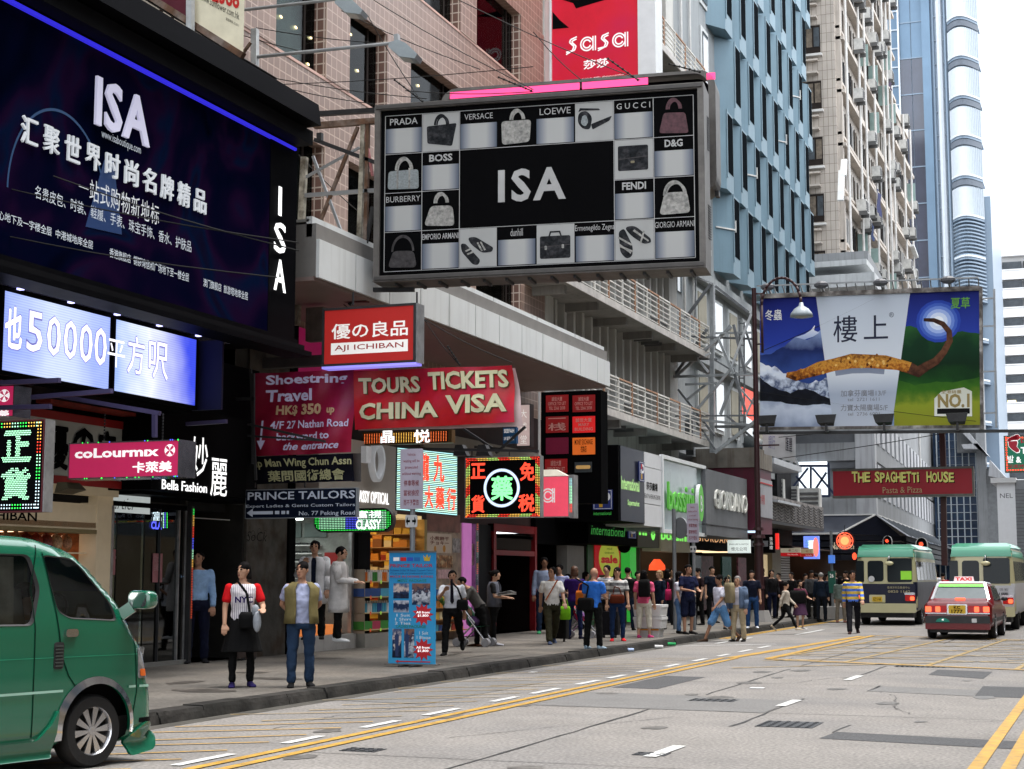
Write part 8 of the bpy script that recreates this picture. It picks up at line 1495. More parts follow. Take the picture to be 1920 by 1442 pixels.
for q,m_ in(((975,1072,995,1083),mat('orange block',(.6,.25,.03),.6)),((973,1088,998,1141),gradm('printed food',[(0,'#4a1208'),(.4,'#8a2a12'),(.7,'#5a1a0c'),(1,'#c0703a')],2,1.6,10.)),((980,1028,992,1038),mat('amber lozenge b',(.3,.22,.03),.6))):MB().panel(P_,*P_.rect(q[0],q[3],q[2],q[1]),.006,.009,m_).build('printed_block',t)
bxp=A(1220,1194,z=.13);foam=mat('white foam',(.62,.62,.62),.7,var=.08)
for i,(z0,z1,w,lb)in enumerate(((.13,.33,.28,'small white foam box at the bottom of the stack beside the grey pole'),(.34,.62,.36,'middle white foam box of the stack beside the grey pole'),(.63,.92,.37,'topmost white foam box of the stack beside the grey pole'))):
 t=thing('foam_box',lb,'foam box',(bxp.x,bxp.y,z0),group='foam boxes stacked on the pavement');MB().loft([[(bxp.x+a_*w*s_,bxp.y+b_*w*.8*s_,z)for a_,b_ in rrect(-1,1,-1,1,.12,2)]for z,s_ in((z0,.93),(z1-.07,1))],foam).build('tub',t);MB().loft([[(bxp.x+a_*w*s_,bxp.y+b_*w*.8*s_,z)for a_,b_ in rrect(-1,1,-1,1,.12,2)]for z,s_ in((z1-.068,1.03),(z1-.005,1.03))],foam).build('lid',t)
MB().tube((bxp.x-.27,bxp.y-.24,.31),(bxp.x+.27,bxp.y-.24,.31),.02,.02,6,mat('orange tape',(.6,.25,.02),.5)).single('packing_tape','orange tape around the foam boxes','tape')
for px_,py_,m_,lb,s_ in((1180,1220,mat('clear plastic',(.4,.5,.7),.2),'small clear plastic bottle lying in the gutter',1),(1259,1209,mat('green plastic',(.02,.35,.1),.3),'green plastic scrap in the gutter',1),(1235,1214,mat('paper white',(.6,.6,.6),.7),'white paper cup lying in the gutter',1),(999,1258,MATS['paper white'],'scrap of white paper on the road near the kerb',.6),(1420,1287,MATS['paper white'],'flattened white paper on the road',1.0)):
 p=A(px_,py_,z=.03);g=MB();g.tube((p.x-.09*s_,p.y,.045*s_),(p.x+.09*s_,p.y+.05,.045*s_),.04*s_,.035*s_,8,m_)if 'paper o' not in lb and 'paper on' not in lb and 'flattened' not in lb else g.box(p.x-.1*s_,p.x+.1*s_,p.y-.08,p.y+.08,.005,.012,m_);g.single('litter',lb,'litter')
#VEHICLES
class Body:
 def __init__(s,out,hw,r):s.o=np.array(out);s.hw=hw;s.r=r;s.R=resample(out,.08)
 def side(s,sg):
  def fn(P,off=0):
   P=np.asarray(P,float);d=np.minimum(segdist(P,s.R),s.r);ins=s.r-np.sqrt(np.maximum(s.r**2-(s.r-d)**2,0));return[(sg*(s.hw(z)-i+off),y,z)for(y,z),i in zip(P,ins)]
  return fn
 def strip(s,path):
  path=np.array(path,float);seg=np.linalg.norm(np.diff(path,axis=0),axis=1);cum=np.concatenate([[0],np.cumsum(seg)])
  def fn(P,off=0):
   o=[]
   for u,v in P:
    k=min(max(np.searchsorted(cum,u)-1,0),len(seg)-1);t=(u-cum[k])/seg[k];p=path[k]+(path[k+1]-path[k])*t;d=(path[k+1]-path[k])/seg[k];o.append((v*(s.hw(p[1])-s.r),p[0]+d[1]*off,p[1]-d[0]*off))
   return o
  return fn,cum[-1]
def patch(B,sg,poly,m,name,par,off=.006,step=.08,thick=.006):
 f=B.side(sg);mb=MB();sheet(mb,poly,[],lambda P,t=0:f(P,off+t),step,m,flip=sg<0,thick=thick);return mb.build(name,par,smooth=True)
def body(B,par,m,holes,shole,bottom,step=.07,nm='body',arches=()):
 for sg in(1,-1):mb=MB();sheet(mb,B.R,list(holes)+list(arches),B.side(sg),step,m,flip=sg<0);mb.build('side_panel',par,smooth=True)
 R_=B.o;i=max(range(len(R_)),key=lambda k:R_[k][0]-R_[k][1]*9);path=[R_[(i+k)%len(R_)]for k in range(len(R_))]
 fn,Lt=B.strip(path);mb=MB();sheet(mb,[(0,-1),(Lt,-1),(Lt,1),(0,1)],shole,fn,.1,m);mb.build('shell',par,smooth=True);return fn,Lt
tyre=mat('tyre rubber',(.015,.015,.016),.75,bump=.2,bs=40,spec=.25);chr_=mat('alloy',(.5,.5,.52),.25,metal=.9);dgl=mat('vehicle dark glass',(.012,.016,.018),.12,var=0,spec=.15)
def wheel(par,x,y,r,sg,spokes=0,w=.2):
 g=MB();n=28;prof=[(-.1,.62),(-.1,.93),(-.07,1),(.07,1),(.1,.93),(.1,.66)];g.loft([[(x+sg*a*w/.2,y+r*b*math.cos(t),r+r*b*math.sin(t))for t in np.arange(n)*2*math.pi/n]for a,b in prof],tyre,cap=False);o=g.build('wheel',par,auto=50)
 g=MB();xf=x+sg*.085;g.tube((x,y,r),(x+sg*.02,y,r),r*.66,r*.66,n,dkst)
 g.loft([[(x+sg*a,y+r*b*math.cos(t),r+r*b*math.sin(t))for t in np.arange(n)*2*math.pi/n]for a,b in((.09,.7),(.1,.67),(.085,.63),(.02,.62))],chr_,cap=False);g.tube((x,y,r),(xf,y,r),r*.15,r*.12,14,chr_)
 for k in range(spokes or 10):
  t=2*math.pi*k/(spokes or 10)+.1;c,s_=math.cos(t),math.sin(t);a=V((xf-sg*.005,y+r*.12*c,r+r*.12*s_));b=V((x+sg*.075,y+r*.65*c,r+r*.65*s_));d=V((0,-s_,c));g.hexa([a-d*.012-V((sg*.03,0,0)),a+d*.012-V((sg*.03,0,0)),a+d*.012,a-d*.012,b-d*.032-V((sg*.03,0,0)),b+d*.032-V((sg*.03,0,0)),b+d*.032,b-d*.032],chr_)
 g.build('rim',o,auto=40)
vg=mat('van green',(.004,.105,.055),.22,var=.03,spec=.5,coat=1.0);vdk=mat('van seam',(.003,.02,.012),.5);tint=glass('van glass','#dfe6e2',.02)
th=math.radians(13.5);van=thing('green_van','glossy green passenger van with chrome wheel arch, cut by the left edge','van',(-8.12-math.cos(th)*.85,11.65+math.sin(th)*.85,0),rz=-th,local=True)
vo=rpoly([(-3.65,.2),(.62,.18),(.71,.26),(.68,.6),(.56,1.0),(.43,1.16),(.28,1.4),(-.15,1.80),(-.6,1.92),(-1.5,1.96),(-3.45,1.96),(-3.66,1.5)],.12,3)
VB=Body(vo,lambda z:.85-.1*max(0,(z-1.15))**1.1-.03*max(0,.5-z),.13)
arch=[(.375*math.cos(a),.33+.375*math.sin(a))for a in np.linspace(-.42,math.pi+.42,22)];arch2=[(x-2.57,z)for x,z in arch]
w1=rpoly([(-.42,1.31),(-.30,1.25),(.22,1.22),(.16,1.36),(-.16,1.68),(-.26,1.755),(-.57,1.78)],.05,3);w2=rpoly([(-2.0,1.22),(-.68,1.2),(-.60,1.5),(-.70,1.78),(-2.0,1.8)],.06,3);w3=rpoly([(-3.4,1.24),(-2.1,1.22),(-2.1,1.8),(-3.4,1.78)],.06,3)
i0=None;fn,Lt=body(VB,van,vg,[w1,w2,w3],[],None,.06,arches=[arch,arch2])
for w_,nm in((w1,'door_window'),(w2,'side_window'),(w3,'side_window')):
 for sg in(1,-1):patch(VB,sg,w_,tint,nm,van,-.012,.1)
 mb=MB();f=VB.side(1);o_=resample(w_,.05);c_=o_.mean(0);inn=c_+(o_-c_)*.955;a,b,n=f(o_,.004),f(inn,-.008),len(o_);mb.add(a+b,[(i,(i+1)%n,n+(i+1)%n,n+i)for i in range(n)],dkst);mb.build('window_seal',van)
ws_=[(.27,1.40),(-.13,1.775)];mb=MB();mb.add([(-.62,.285,1.40),(.62,.285,1.40),(.55,-.125,1.80),(-.55,-.125,1.80)],[(0,1,2,3)],dgl);mb.build('windscreen',van)
def sideline(pts,w,m,nm,off=.004):
 f=VB.side(1);p=resample(pts,.05,False);d=np.gradient(p,axis=0);d/=np.linalg.norm(d,axis=1)[:,None];nn=np.stack([-d[:,1],d[:,0]],1)*w/2;mb=MB();n=len(p);mb.add(f(p+nn,off)+f(p-nn,off),[(i,i+1,n+i+1,n+i)for i in range(n-1)],m);mb.build(nm,van)
sideline([(-.57,1.80),(-.53,1.66),(-.44,1.3),(-.38,.95),(-.3,.78),(-.2,.66)],.012,vdk,'door_seam');sideline([(.4,1.17),(.43,1.0),(.46,.62),(.40,.3)],.01,vdk,'wing_seam');sideline([(-.62,1.86),(-.7,1.5),(-.66,1.2),(-.66,.3)],.01,vdk,'door_seam')
for seg in([(-3.5,.66),(-.36,.66)],[(.36,.655),(.44,.655)],[(.48,.655),(.66,.65)]):sideline(seg,.02,mat('pale moulding',(.3,.5,.42),.3),'moulding',.012)
sideline([(-3.4,.95),(.5,.93)],.006,mat('van green crease',(.02,.25,.14),.3),'crease',.003)
mb=MB();f=VB.side(1);aa=np.linspace(-.15,math.pi+.2,26);o1=np.array([(.43*math.cos(a),.33+.43*math.sin(a))for a in aa]);o2=np.array([(.37*math.cos(a),.33+.37*math.sin(a))for a in aa]);n=len(aa);mb.add(f(o1,.01)+f(o2,.035),[(i,i+1,n+i+1,n+i)for i in range(n-1)],mat('chrome trim',(.65,.65,.67),.12,metal=1,var=.1));mb.build('wheel_arch_trim',van,smooth=True)
patch(VB,1,rpoly([(.47,.72),(.62,.72),(.585,.99),(.46,.98)],.02,2),mat('headlamp lens',(.35,.36,.38),.08,metal=.6,var=.6,vs=12),'headlight',van,.008,.04);patch(VB,1,rpoly([(.49,.74),(.56,.74),(.555,.80),(.485,.80)],.01,2),mat('amber lens',(.6,.12,.02),.2),'indicator',van,.016,.03)
patch(VB,1,rpoly([(.40,.06),(.69,.1),(.72,.24),(.6,.36),(.5,.3),(.38,.22)],.05),vg,'bumper_lip',van,.02,.06,.03);patch(VB,1,rpoly([(-3.5,.12),(-.44,.12),(-.40,.52),(-.47,.40),(-.62,.27),(-3.5,.27)],.04),vg,'side_skirt',van,.03,.08,.04);patch(VB,1,rrect(.5,.66,.34,.38,.01,2),mat('van grille slot',(.006,.006,.007),.5),'bumper_slot',van,.004,.04)
patch(VB,1,rrect(-.46,-.36,.84,1.06,.02,2),dkst,'vent',van,.006,.04)
for k in range(7):patch(VB,1,rrect(-.45,-.37,.86+k*.027,.872+k*.027,.004,1),mat('vent grey',(.05,.06,.055),.5),'vent_slat',van,.014,.04)
patch(VB,1,rrect(-.36,-.23,1.10,1.165,.025,3),MATS['chrome trim'],'door_handle',van,.03,.03,.03)
mb=MB();mb.loft([[(.96+.135*a_*s_,.40+q,1.40+.08*b_*s_)for a_,b_ in rrect(-1,1,-1,1,.5,4)]for q,s_ in((-.06,.85),(-.04,1),(.04,.95),(.1,.6))],vg);mo=mb.build('wing_mirror',van,auto=50);mb=MB();mb.loft([[(.96+.11*a_,.338,1.40+.062*b_)for a_,b_ in rrect(-1,1,-1,1,.5,4)],[(.96+.11*a_,.334,1.40+.062*b_)for a_,b_ in rrect(-1,1,-1,1,.5,4)]],mat('mirror glass',(.35,.37,.38),.05,metal=.9));mb.build('mirror_glass',mo);MB().bar((.80,.30,1.27),(.88,.36,1.34),.08,.1,vg).build('mirror_arm',mo)
for y_ in(0,-2.57):
 for sg in(1,-1):wheel(van,sg*.74,y_,.305,sg,10)
 MB().box(-.7,.7,y_-.42,y_+.42,.18,.72,MATS['van grille slot']).build('wheel_well',van)
MB().box(-.75,.75,-3.5,.45,.22,.4,dkst).build('floor',van);lin=mat('van lining',(.3,.3,.29),.8)
g=MB();cu=mat('grey curtain',(.42,.40,.36),.8,var=.3,vs=4);pts=[(.755+.02*math.sin(t*41),-2.0+1.2*t)for t in np.linspace(0,1,60)];g.add([(x,y,1.2)for x,y in pts]+[(x*.96,y,1.76)for x,y in pts],[(i,i+1,61+i,60+i)for i in range(59)],cu);g.build('curtain',van,smooth=True)
for x_ in(-.4,.4):g=MB();g.loft([[(x_+.23*a_,-.55+yy+.07*b_,z)for a_,b_ in rrect(-1,1,-1,1,.4,3)]for yy,z in((0,.7),(-.05,1.1),(-.12,1.4),(-.14,1.5))],lin);g.build('seat',van,smooth=True)
g=MB();g.box(-.7,.7,.0,.28,.9,1.2,MATS['grey curtain']);g.box(-.6,.6,.0,.2,1.2,1.24,mat('violet dash cloth',(.12,.08,.5),.6));g.build('dashboard',van);g=MB();g.path([(.4+.18*math.cos(t),-.12+.06*math.sin(t),1.28+.17*math.sin(t))for t in np.linspace(0,6.3,20)],.014,6,dkst);g.build('steering_wheel',van)
mcr=mat('minibus cream',(.50,.46,.27),.35,var=.04,coat=.4);mgr=mat('minibus green',(.03,.24,.14),.3,var=.05,coat=.5);mnv=mat('minibus navy advert',(.008,.01,.03),.4);lamp_r=mat('tail lamp red',(.2,.004,.004),.2,emit=.2,ecol=(.9,.02,.02),var=0);lamp_on=mat('brake light',(.8,.05,.02),.2,emit=1.9,ecol=(1,.13,.05),var=0);yplate=mat('yellow plate',(.62,.40,.03),.5)
def minibus(loc,lower,label,adv):
 t=thing('minibus',label,'minibus',loc,group='green and cream minibuses',local=True);o=rpoly([(0,.42),(7,.42),(7.05,1.3),(6.6,2.3),(6.1,2.55),(.5,2.6),(.12,2.42),(.02,1.3)],.15,3);B=Body(o,lambda z:1.0-.07*max(0,z-1.3),.17);arches=[[(cx+.45*math.cos(a),.42+.45*math.sin(a))for a in np.linspace(0,math.pi,14)]for cx in(1.5,5.6)]
 fn,Lt=body(B,t,mcr,[],[],None,.14,arches=[])
 for sg in(1,-1):
  patch(B,sg,rpoly([(.1,2.24),(6.8,2.2),(6.2,2.53),(.5,2.58),(.14,2.42)],.04),mgr,'roof_edge',t,.008,.14);patch(B,sg,[(.06,.5),(6.9,.5),(6.9,1.42),(.04,1.42)],lower,'side_advert',t,.006,.16)
  for k in range(6):patch(B,sg,rrect(.35+k*1.02,1.25+k*1.02,1.48,2.1,.06,3),dgl,'side_window',t,.014,.16)
  for y_ in(1.5,5.6):wheel(t,sg*.88,y_,.38,sg,6,.24)
 g=MB();g.add([(-.9,.2,2.5),(.9,.2,2.5),(.9,6.2,2.55),(-.9,6.2,2.55),(-.78,.5,2.66),(.78,.5,2.66),(.78,6,2.66),(-.78,6,2.66)],[(4,5,6,7),(0,1,5,4),(1,2,6,5),(3,0,4,7)],mgr);g.build('roof',t,smooth=True)
 R_=Plane((-1,0,0),(1,0,0));bx_=lambda a0,a1,z0,z1,m_,nm,d=.0,r_=.04,dd=.02:(lambda mb:(mb.loft([[(a_-1+0,-d+(.1-(z-.0)*0)*0+.02+max(0,(z-1.3))*.085,z)for a_,z in rrect(a0,a1,z0,z1,r_,3)],[(a_-1,-d-dd+.02+max(0,(z-1.3))*.085,z)for a_,z in rrect(a0,a1,z0,z1,r_,3)]],m_),mb.build(nm,t)))(MB())[1]
 g=MB();g.loft([[(x_*(.96 if z>2.3 else 1),y_,z)for x_ in(-.93,-.5,.5,.93)]for z,y_ in((2.24,.09),(2.4,.12),(2.52,.22),(2.6,.42))],mgr,cap=False,closed=False);g.build('rear_roof_edge',t,smooth=True)
 bx_(.04,.3,1.42,2.12,dgl,'rear_window',.0);bx_(.42,.94,1.44,2.12,dgl,'rear_window',.01,.09);bx_(1.06,1.86,1.42,2.2,dgl,'rear_window',.01,.06);bx_(.36,1.0,1.36,2.2,mcr,'door_surround',-.01,.06);bx_(.04,1.96,.72,1.36,lower,'rear_panel',.0,.03);bx_(.02,1.98,.42,.72,mcr,'bumper',.1,.05,.1)
 bx_(1.62,1.94,.8,1.0,lamp_r,'tail_lamp',.02);bx_(1.78,1.92,.82,.95,lamp_on,'brake_lamp',.05);bx_(.04,.14,.8,1.0,lamp_on,'brake_lamp',.02);bx_(1.6,1.94,1.0,1.08,chr_,'lamp_trim',.02,.03);bx_(.46,.98,.74,1.0,mcr,'plate_recess',.02,.03);bx_(.56,.88,.78,.94,yplate,'number_plate',.05,.01)
 mb=MB();P_=Plane((-1,-.055,0),(1,0,0));letters(mb,P_,adv[2],.6,.84,.81,.91,bpr,d=.0,off=.02);letters(mb,P_,adv[0],1.06,1.8,1.2,1.28,adv[3],d=.04);letters(mb,P_,adv[1],1.08,1.8,1.07,1.15,adv[3],d=.04,off=.01);mb.build('lettering',t)
 g=MB();g.path([(.15,.1,2.3),(.15,-.15,2.25),(.15,-.16,2.1)],.015,5,chr_);g.ball((.15,-.16,2.03),.15,.05,.07,12,6,mcr);g.build('rear_mirror',t,smooth=True);MB().box(-.85,.85,.2,6.8,.25,.5,dkst).build('chassis',t);return t
m1=minibus((-7.1,54.2,0),mnv,'green roofed cream minibus with a navy advert on its rear, beside the striped shirt man',('香港牙科及醫療中心','0820 1142','EZ 5168',mat('advert gold',(.4,.35,.2),.5)));MB().box(.5,.85,-.03,-.02,1.5,1.78,mat('lime notice',(.3,.7,.05),.6,emit=.15)).build('notice',m1)
g=MB();g.tube((-.45,-.03,1.52),(-.45,-.04,1.52),.1,.1,16,MATS['paper white']);g.build('round_sticker',m1)
m2=minibus((-3.75,50.2,0),mat('minibus pale advert',(.5,.5,.52),.4),'green roofed cream minibus with a pale advert on its rear, behind the red taxi',('長利店 世安','長利藥','FT 8821',dkst));m2.scale=(.96,1,.98)
m3=minibus((-1.7,60.5,0),MATS['minibus pale advert'],'third minibus mostly hidden behind the right hand minibus at the right edge',('長利店','長利','HK 3102',dkst));m3.scale=(1,1,1.05)
txr=mat('taxi red',(.13,.002,.005),.3,var=.04,coat=.25,spec=.3);txs=mat('taxi silver roof',(.5,.52,.55),.3,metal=.3)
tx=thing('red_taxi','red taxi with silver roof and lit brake lights seen from behind','taxi',(-3.8,42.6,0),local=True,rz=math.radians(-1));TB=Body(rpoly([(0,.3),(4.5,.28),(4.6,.55),(4.45,.8),(3.4,.92),(2.75,1.40),(1.25,1.44),(.78,1.0),(.06,.96),(-.02,.6)],.09,3),lambda z:.84-.30*max(0,z-.92),.09)
tar1=[[(cx+.36*math.cos(a),.3+.36*math.sin(a))for a in np.linspace(-.1,math.pi+.1,16)]for cx in(1.0,3.6)];body(TB,tx,txr,[],[],None,.09,arches=tar1)
for sg in(1,-1):
 for y_ in(1.0,3.6):wheel(tx,sg*.76,y_,.31,sg,8,.19)
 patch(TB,sg,rpoly([(1.05,.98),(1.95,.98),(1.95,1.36),(1.38,1.36)],.04),dgl,'rear_door_window',tx,.006,.1);patch(TB,sg,rpoly([(2.02,.98),(3.1,.98),(2.7,1.36),(2.02,1.36)],.04),dgl,'front_door_window',tx,.006,.1);patch(TB,sg,rrect(.1,4.5,.44,.54,.02,2),dkst,'side_trim',tx,.012,.12)
 g=MB();g.ball((sg*.92,3.05,1.0),.09,.06,.06,8,5,dkst);g.build('wing_mirror',tx,smooth=True)
MB().hexa([(-.62,1.3,1.425),(.62,1.3,1.425),(.62,2.7,1.40),(-.62,2.7,1.40),(-.58,1.35,1.47),(.58,1.35,1.47),(.58,2.65,1.44),(-.58,2.65,1.44)],txs).build('roof',tx)
def tq(x0,x1,z0,z1,m_,nm,y0_=-.03,d=.03,par=None):mb=MB();mb.loft([[(a_,yy,b_)for a_,b_ in rrect(x0,x1,z0,z1,min(.02,(z1-z0)/3),2)]for yy in(y0_+d,y0_)],m_);return mb.build(nm,par or tx)
g=MB();g.add([(-.68,.80,1.03),(.68,.80,1.03),(.56,1.20,1.40),(-.56,1.20,1.40)],[(0,1,2,3)],mat('taxi rear glass reflection tint',(.12,.145,.15),.15,spec=.4));g.build('rear_window',tx);g=MB();g.add([(-.585,1.10,1.335),(.585,1.10,1.335),(.56,1.185,1.405),(-.56,1.185,1.405)],[(0,1,2,3)],mat('lime sun strip',(.15,.6,.06),.4,emit=.15));g.build('sun_strip',tx)  # light reflection painted into the opaque grey of the rear glass
for sg in(-1,1):g=MB();g.bar((sg*.71,.78,1.0),(sg*.585,1.21,1.42),.07,.05,txs);g.build('roof_pillar',tx)
tq(-.8,.8,.42,.60,dkst,'bumper',-.1,.12);tq(-.8,.8,.26,.42,txr,'bumper_skirt',-.08,.1)
for a,b in((-.8,-.26),(.26,.8)):tq(a,b,.68,.86,lamp_r,'tail_lamp')
for a,b in((-.79,-.64),(-.54,-.42),(.42,.54),(.64,.79)):tq(a,b,.70,.84,lamp_on,'brake_lamp',-.045,.02)
tq(-.8,-.26,.655,.68,chr_,'chrome_strip');tq(.26,.8,.655,.68,chr_,'chrome_strip');tq(-.25,.25,.64,.90,chr_,'plate_frame',-.05,.03);tq(-.21,.21,.66,.87,yplate,'number_plate',-.06,.02)
mb=MB();P_=Plane((-1,-.063,0),(1,0,0));letters(mb,P_,'KC',.92,1.08,.78,.86,bpr,off=.03,d=0);letters(mb,P_,'1777',.86,1.14,.67,.76,bpr,off=.03,d=0);mb.build('lettering',tx);tq(-.13,.13,1.0,1.05,lamp_on,'high_brake_lamp',.72,.04)
g=MB();P_=Plane((0,-.105,0),(1,0,0));g.prism(P_,[(-.36+.17*math.cos(a),.50+.1*math.sin(a)-.05)for a in np.linspace(0,math.pi,12)],0,.01,mat('seat badge green',(.01,.2,.14),.5));g.prism(P_,rrect(.36,.48,.44,.54,.01,2),0,.01,MATS['paper white']);letters(g,P_,'4',-.39,-.33,.48,.53,cm2,d=.012,off=.02);g.build('badge',tx)
mb=MB();mb.loft([[(x_*s_,1.85+y_*s_,z)for x_,y_ in rrect(-.26,.26,-.1,.1,.04,3)]for z,s_ in((1.47,1),(1.60,.9))],mat('taxi lamp',(.7,.5,.5),.4,emit=.5,ecol=(1,.75,.75)));o=mb.build('roof_sign',tx);mb=MB();letters(mb,Plane((0,1.742,0),(1,0,0)),'TAXI',-.21,.21,1.49,1.58,mat('taxi sign red',(.6,.01,.01),.5,emit=.3),off=.04,d=0);mb.build('lettering',o)
MB().box(-.7,.7,.1,4.3,.18,.4,dkst).build('underbody',tx)
#PEOPLE
skin=[mat('skin %d'%k,c,.55,var=.06,vs=8)for k,c in enumerate(((.46,.26,.17),(.36,.19,.12),(.24,.12,.07)))];hb=mat('black hair',(.006,.005,.005),.8,var=.3,vs=30,spec=.06)
def clo(c,k=''):
 nm='cloth %s%s'%(c,k)
 if nm in MATS:return MATS[nm]
 if k in('h','v','w'):
  m=mat(nm,c.split('/')[0],.85,var=.1,vs=6,bump=.5,bs=7);n=m.node_tree.nodes;l=m.node_tree.links;b=n['Principled BSDF'];o=b.inputs['Base Color'].links[0].from_socket;tc=n.new('ShaderNodeTexCoord');wv=n.new('ShaderNodeTexWave');wv.bands_direction='X' if k=='v' else 'Z';wv.inputs['Scale'].default_value={'h':8,'v':14,'w':2.1}[k];l.new(tc.outputs['Object'],wv.inputs[0]);r=n.new('ShaderNodeMapRange');r.inputs[1].default_value={'v':.86}.get(k,.5);r.inputs[2].default_value={'v':.9}.get(k,.55);l.new(wv.outputs[1],r.inputs[0]);mx_=n.new('ShaderNodeMix');mx_.data_type='RGBA';l.new(r.outputs[0],mx_.inputs[0]);l.new(o,mx_.inputs[6]);mx_.inputs[7].default_value=(*L(c.split('/')[1]),1);l.new(mx_.outputs[2],b.inputs['Base Color']);return m
 return mat(nm,c,.85,var=.22,vs=5,bump=.6,bs=7,spec=.15)
def ax(p,f,o):
 p,o=math.radians(p),math.radians(o);return V((f*math.sin(o)*abs(math.cos(p))if abs(p)<1.4 else f*math.sin(o),math.sin(p)*math.cos(o),-math.cos(p)*math.cos(o)))
def limb(mb,pts,rs,m=None,n=10):
 for i in range(len(pts)-1):mb.tube(pts[i],pts[i+1],rs[i],rs[i+1],n,m)
 for p,r in zip(pts,rs):mb.ball(p,r,r,r,n,6,m)
POSE={'stand':((4,8,12,4),(2,8,14,4),(3,0),(-3,2)),'walk':((-24,6,-8,0),(22,6,45,0),(26,4),(-18,26)),'phone':((20,18,150,-25),(5,8,14,0),(2,0),(-4,0)),'read':((12,8,82,-22),(12,8,84,-22),(2,0),(-4,2)),'behind':((-26,14,-12,-40),(-26,14,-12,-40),(3,0),(-5,2)),'carry':((4,10,16,2),(8,16,80,-30),(2,0),(-3,2)),'drink':((35,15,140,-30),(-14,8,0,0),(14,2),(-24,34)),'post':((70,55,95,45),(4,8,12,0),(4,0),(-4,2)),'bend':((30,5,35,0),(30,5,35,0),(2,0),(-6,0)),'sit':((45,10,85,-5),(45,10,85,-5),(85,80),(85,80))}
folds=bpy.data.textures.new('folds','CLOUDS');folds.noise_scale=.11
def person(px,pf,pt,face,pose,top,sl,bot,bk,shoe,hair,lab,z=.13,sk=0,coat=None,near=False,hy=0,x=None,group=None):
 base=A(px,pf,z=z)if x is None else V(x);hgt=(A(px,pt,y=base.y).z-base.z)if x is None else pt;k=hgt/1.76;rz=YAW+math.pi+math.radians(face)if x is None else face
 t=thing('person',lab,'person',base,rz=rz,local=True,group=group);t.scale=(1.13,1.13,1);vs=.0095 if near else .015
 P=POSE[pose];lean=32 if pose=='bend' else 0;Z=V((0,0,1));hipz=.92 if pose!='sit' else .1
 tilt=Matrix.Rotation(-math.radians(lean),4,'X');T=lambda v:(tilt@(V(v)-V((0,0,hipz)))+V((0,0,hipz)))
 du=hipz-.92;S_=lambda v:V(v)*k
 def build(mb,nm,m,par=t,vx=vs,sm=True,remesh=True):
  mb.v=[tuple(V(v)*k)for v in mb.v];o=mb.build(nm,par,m=m,smooth=True)
  if remesh:q=o.modifiers.new('r','REMESH');q.mode='VOXEL';q.voxel_size=vx;q.use_smooth_shade=True;q2=o.modifiers.new('s','SMOOTH');q2.factor=.6;q2.iterations=4
  if remesh==2:q3=o.modifiers.new('d','DISPLACE');q3.texture=folds;q3.strength=.028;q3.mid_level=.5
  return o
 def torso(mb,g,z0=.86,z1=1.50,wide=1.0):
  rings=[]
  for z_,rx,ry,yo in((.80,.15,.11,0),(.88,.165,.118,-.005),(.97,.16,.112,0),(1.08,.145,.105,.01),(1.2,.155,.115,.012),(1.32,.172,.118,.008),(1.40,.176,.105,0),(1.45,.14,.085,-.005),(1.49,.075,.065,0),(1.53,.055,.055,.005)):
   if z0<=z_<=z1:rings.append([T(((rx*wide+g)*math.cos(a)*(1-.08*math.cos(2*a)),yo+(ry*(1.12 if wide>1.05 and z_<1.3 else 1)+g)*math.sin(a),z_+du))for a in np.linspace(0,2*math.pi,20,False)])
  mb.loft(rings)
 arms=[]
 for s_,(up,out,fp,fi)in((1,P[0]),(-1,P[1])):
  sh=T((s_*.175,0,1.405+du));el=sh+ax(up+lean*.0,s_,out)*.29;wr=el+ax(fp,s_,fi)*.25;arms.append((s_,sh,el,wr,(wr-el).normalized()))
 legs=[]
 for s_,(th_,kn)in((1,P[2]),(-1,P[3])):
  hp=V((s_*.09,0,hipz-.02));kp=hp+ax(th_,s_,3)*.43;an=kp+ax(th_-kn,s_,1)*.42;legs.append((s_,hp,kp,an,th_-kn))
 if pose not in('sit',):lo=min(l[3].z for l in legs);dz=lo-.075;
 else:dz=0
 if dz:t.location.z-=dz*k*(1 if True else 0)
 b=MB();torso(b,-.02);hd=T((0,.02,1.645+du));hdir=Matrix.Rotation(math.radians(-hy),3,'Z')
 if pose in('bend','read'):hd=hd+V((0,.02,-.01))
 b.tube(T((0,0,1.46+du)),hd-V((0,.01,.06)),.052,.048,10)
 H=lambda v:hd+hdir@V(v)
 b.ball(H((0,0,.01)),.074,.092,.105,14,9);b.loft([[H((rx*math.cos(a),yo+ry*math.sin(a),z_))for a in np.linspace(0,6.283,12,False)]for z_,rx,ry,yo in((-.115,.028,.03,.045),(-.1,.045,.05,.03),(-.05,.064,.075,.01),(0,.07,.085,0))])
 b.loft([[H((w_*a_,.088+d_*1.0,z_))for a_ in(-1,1)]+[H((0,.088+d_+.012,z_))]for z_,w_,d_ in((.02,.006,-.004),(-.015,.011,.012),(-.035,.014,.006),(-.04,.012,-.01))])
 for s_ in(-1,1):b.ball(H((s_*.076,-.005,-.005)),.012,.02,.03,8,5)
 for s_,sh,el,wr,d in arms:
  limb(b,[sh,el,wr],[.05,.038,.027]);sd=V((s_,0,0));n_=d.cross(sd).normalized()if abs(d.dot(sd))<.95 else V((0,0,1));w=d.cross(n_).normalized();pc=wr+d*.05
  b.loft([[q+w*a_*r1+n_*b_*.014 for a_,b_ in((-1,-1),(1,-1),(1,1),(-1,1))]for q,r1 in((wr,.024),(wr+d*.04,.036),(wr+d*.09,.04))])
  for j in range(4):
   f0=wr+d*.085+w*(-.03+.02*j);l_=(.055,.07,.075,.06)[j];f1=f0+(d+n_*.15*s_).normalized()*l_*.55;limb(b,[f0,f1,f1+(d+n_*.6*s_).normalized()*l_*.55],[.0105,.0095,.008],None,6)
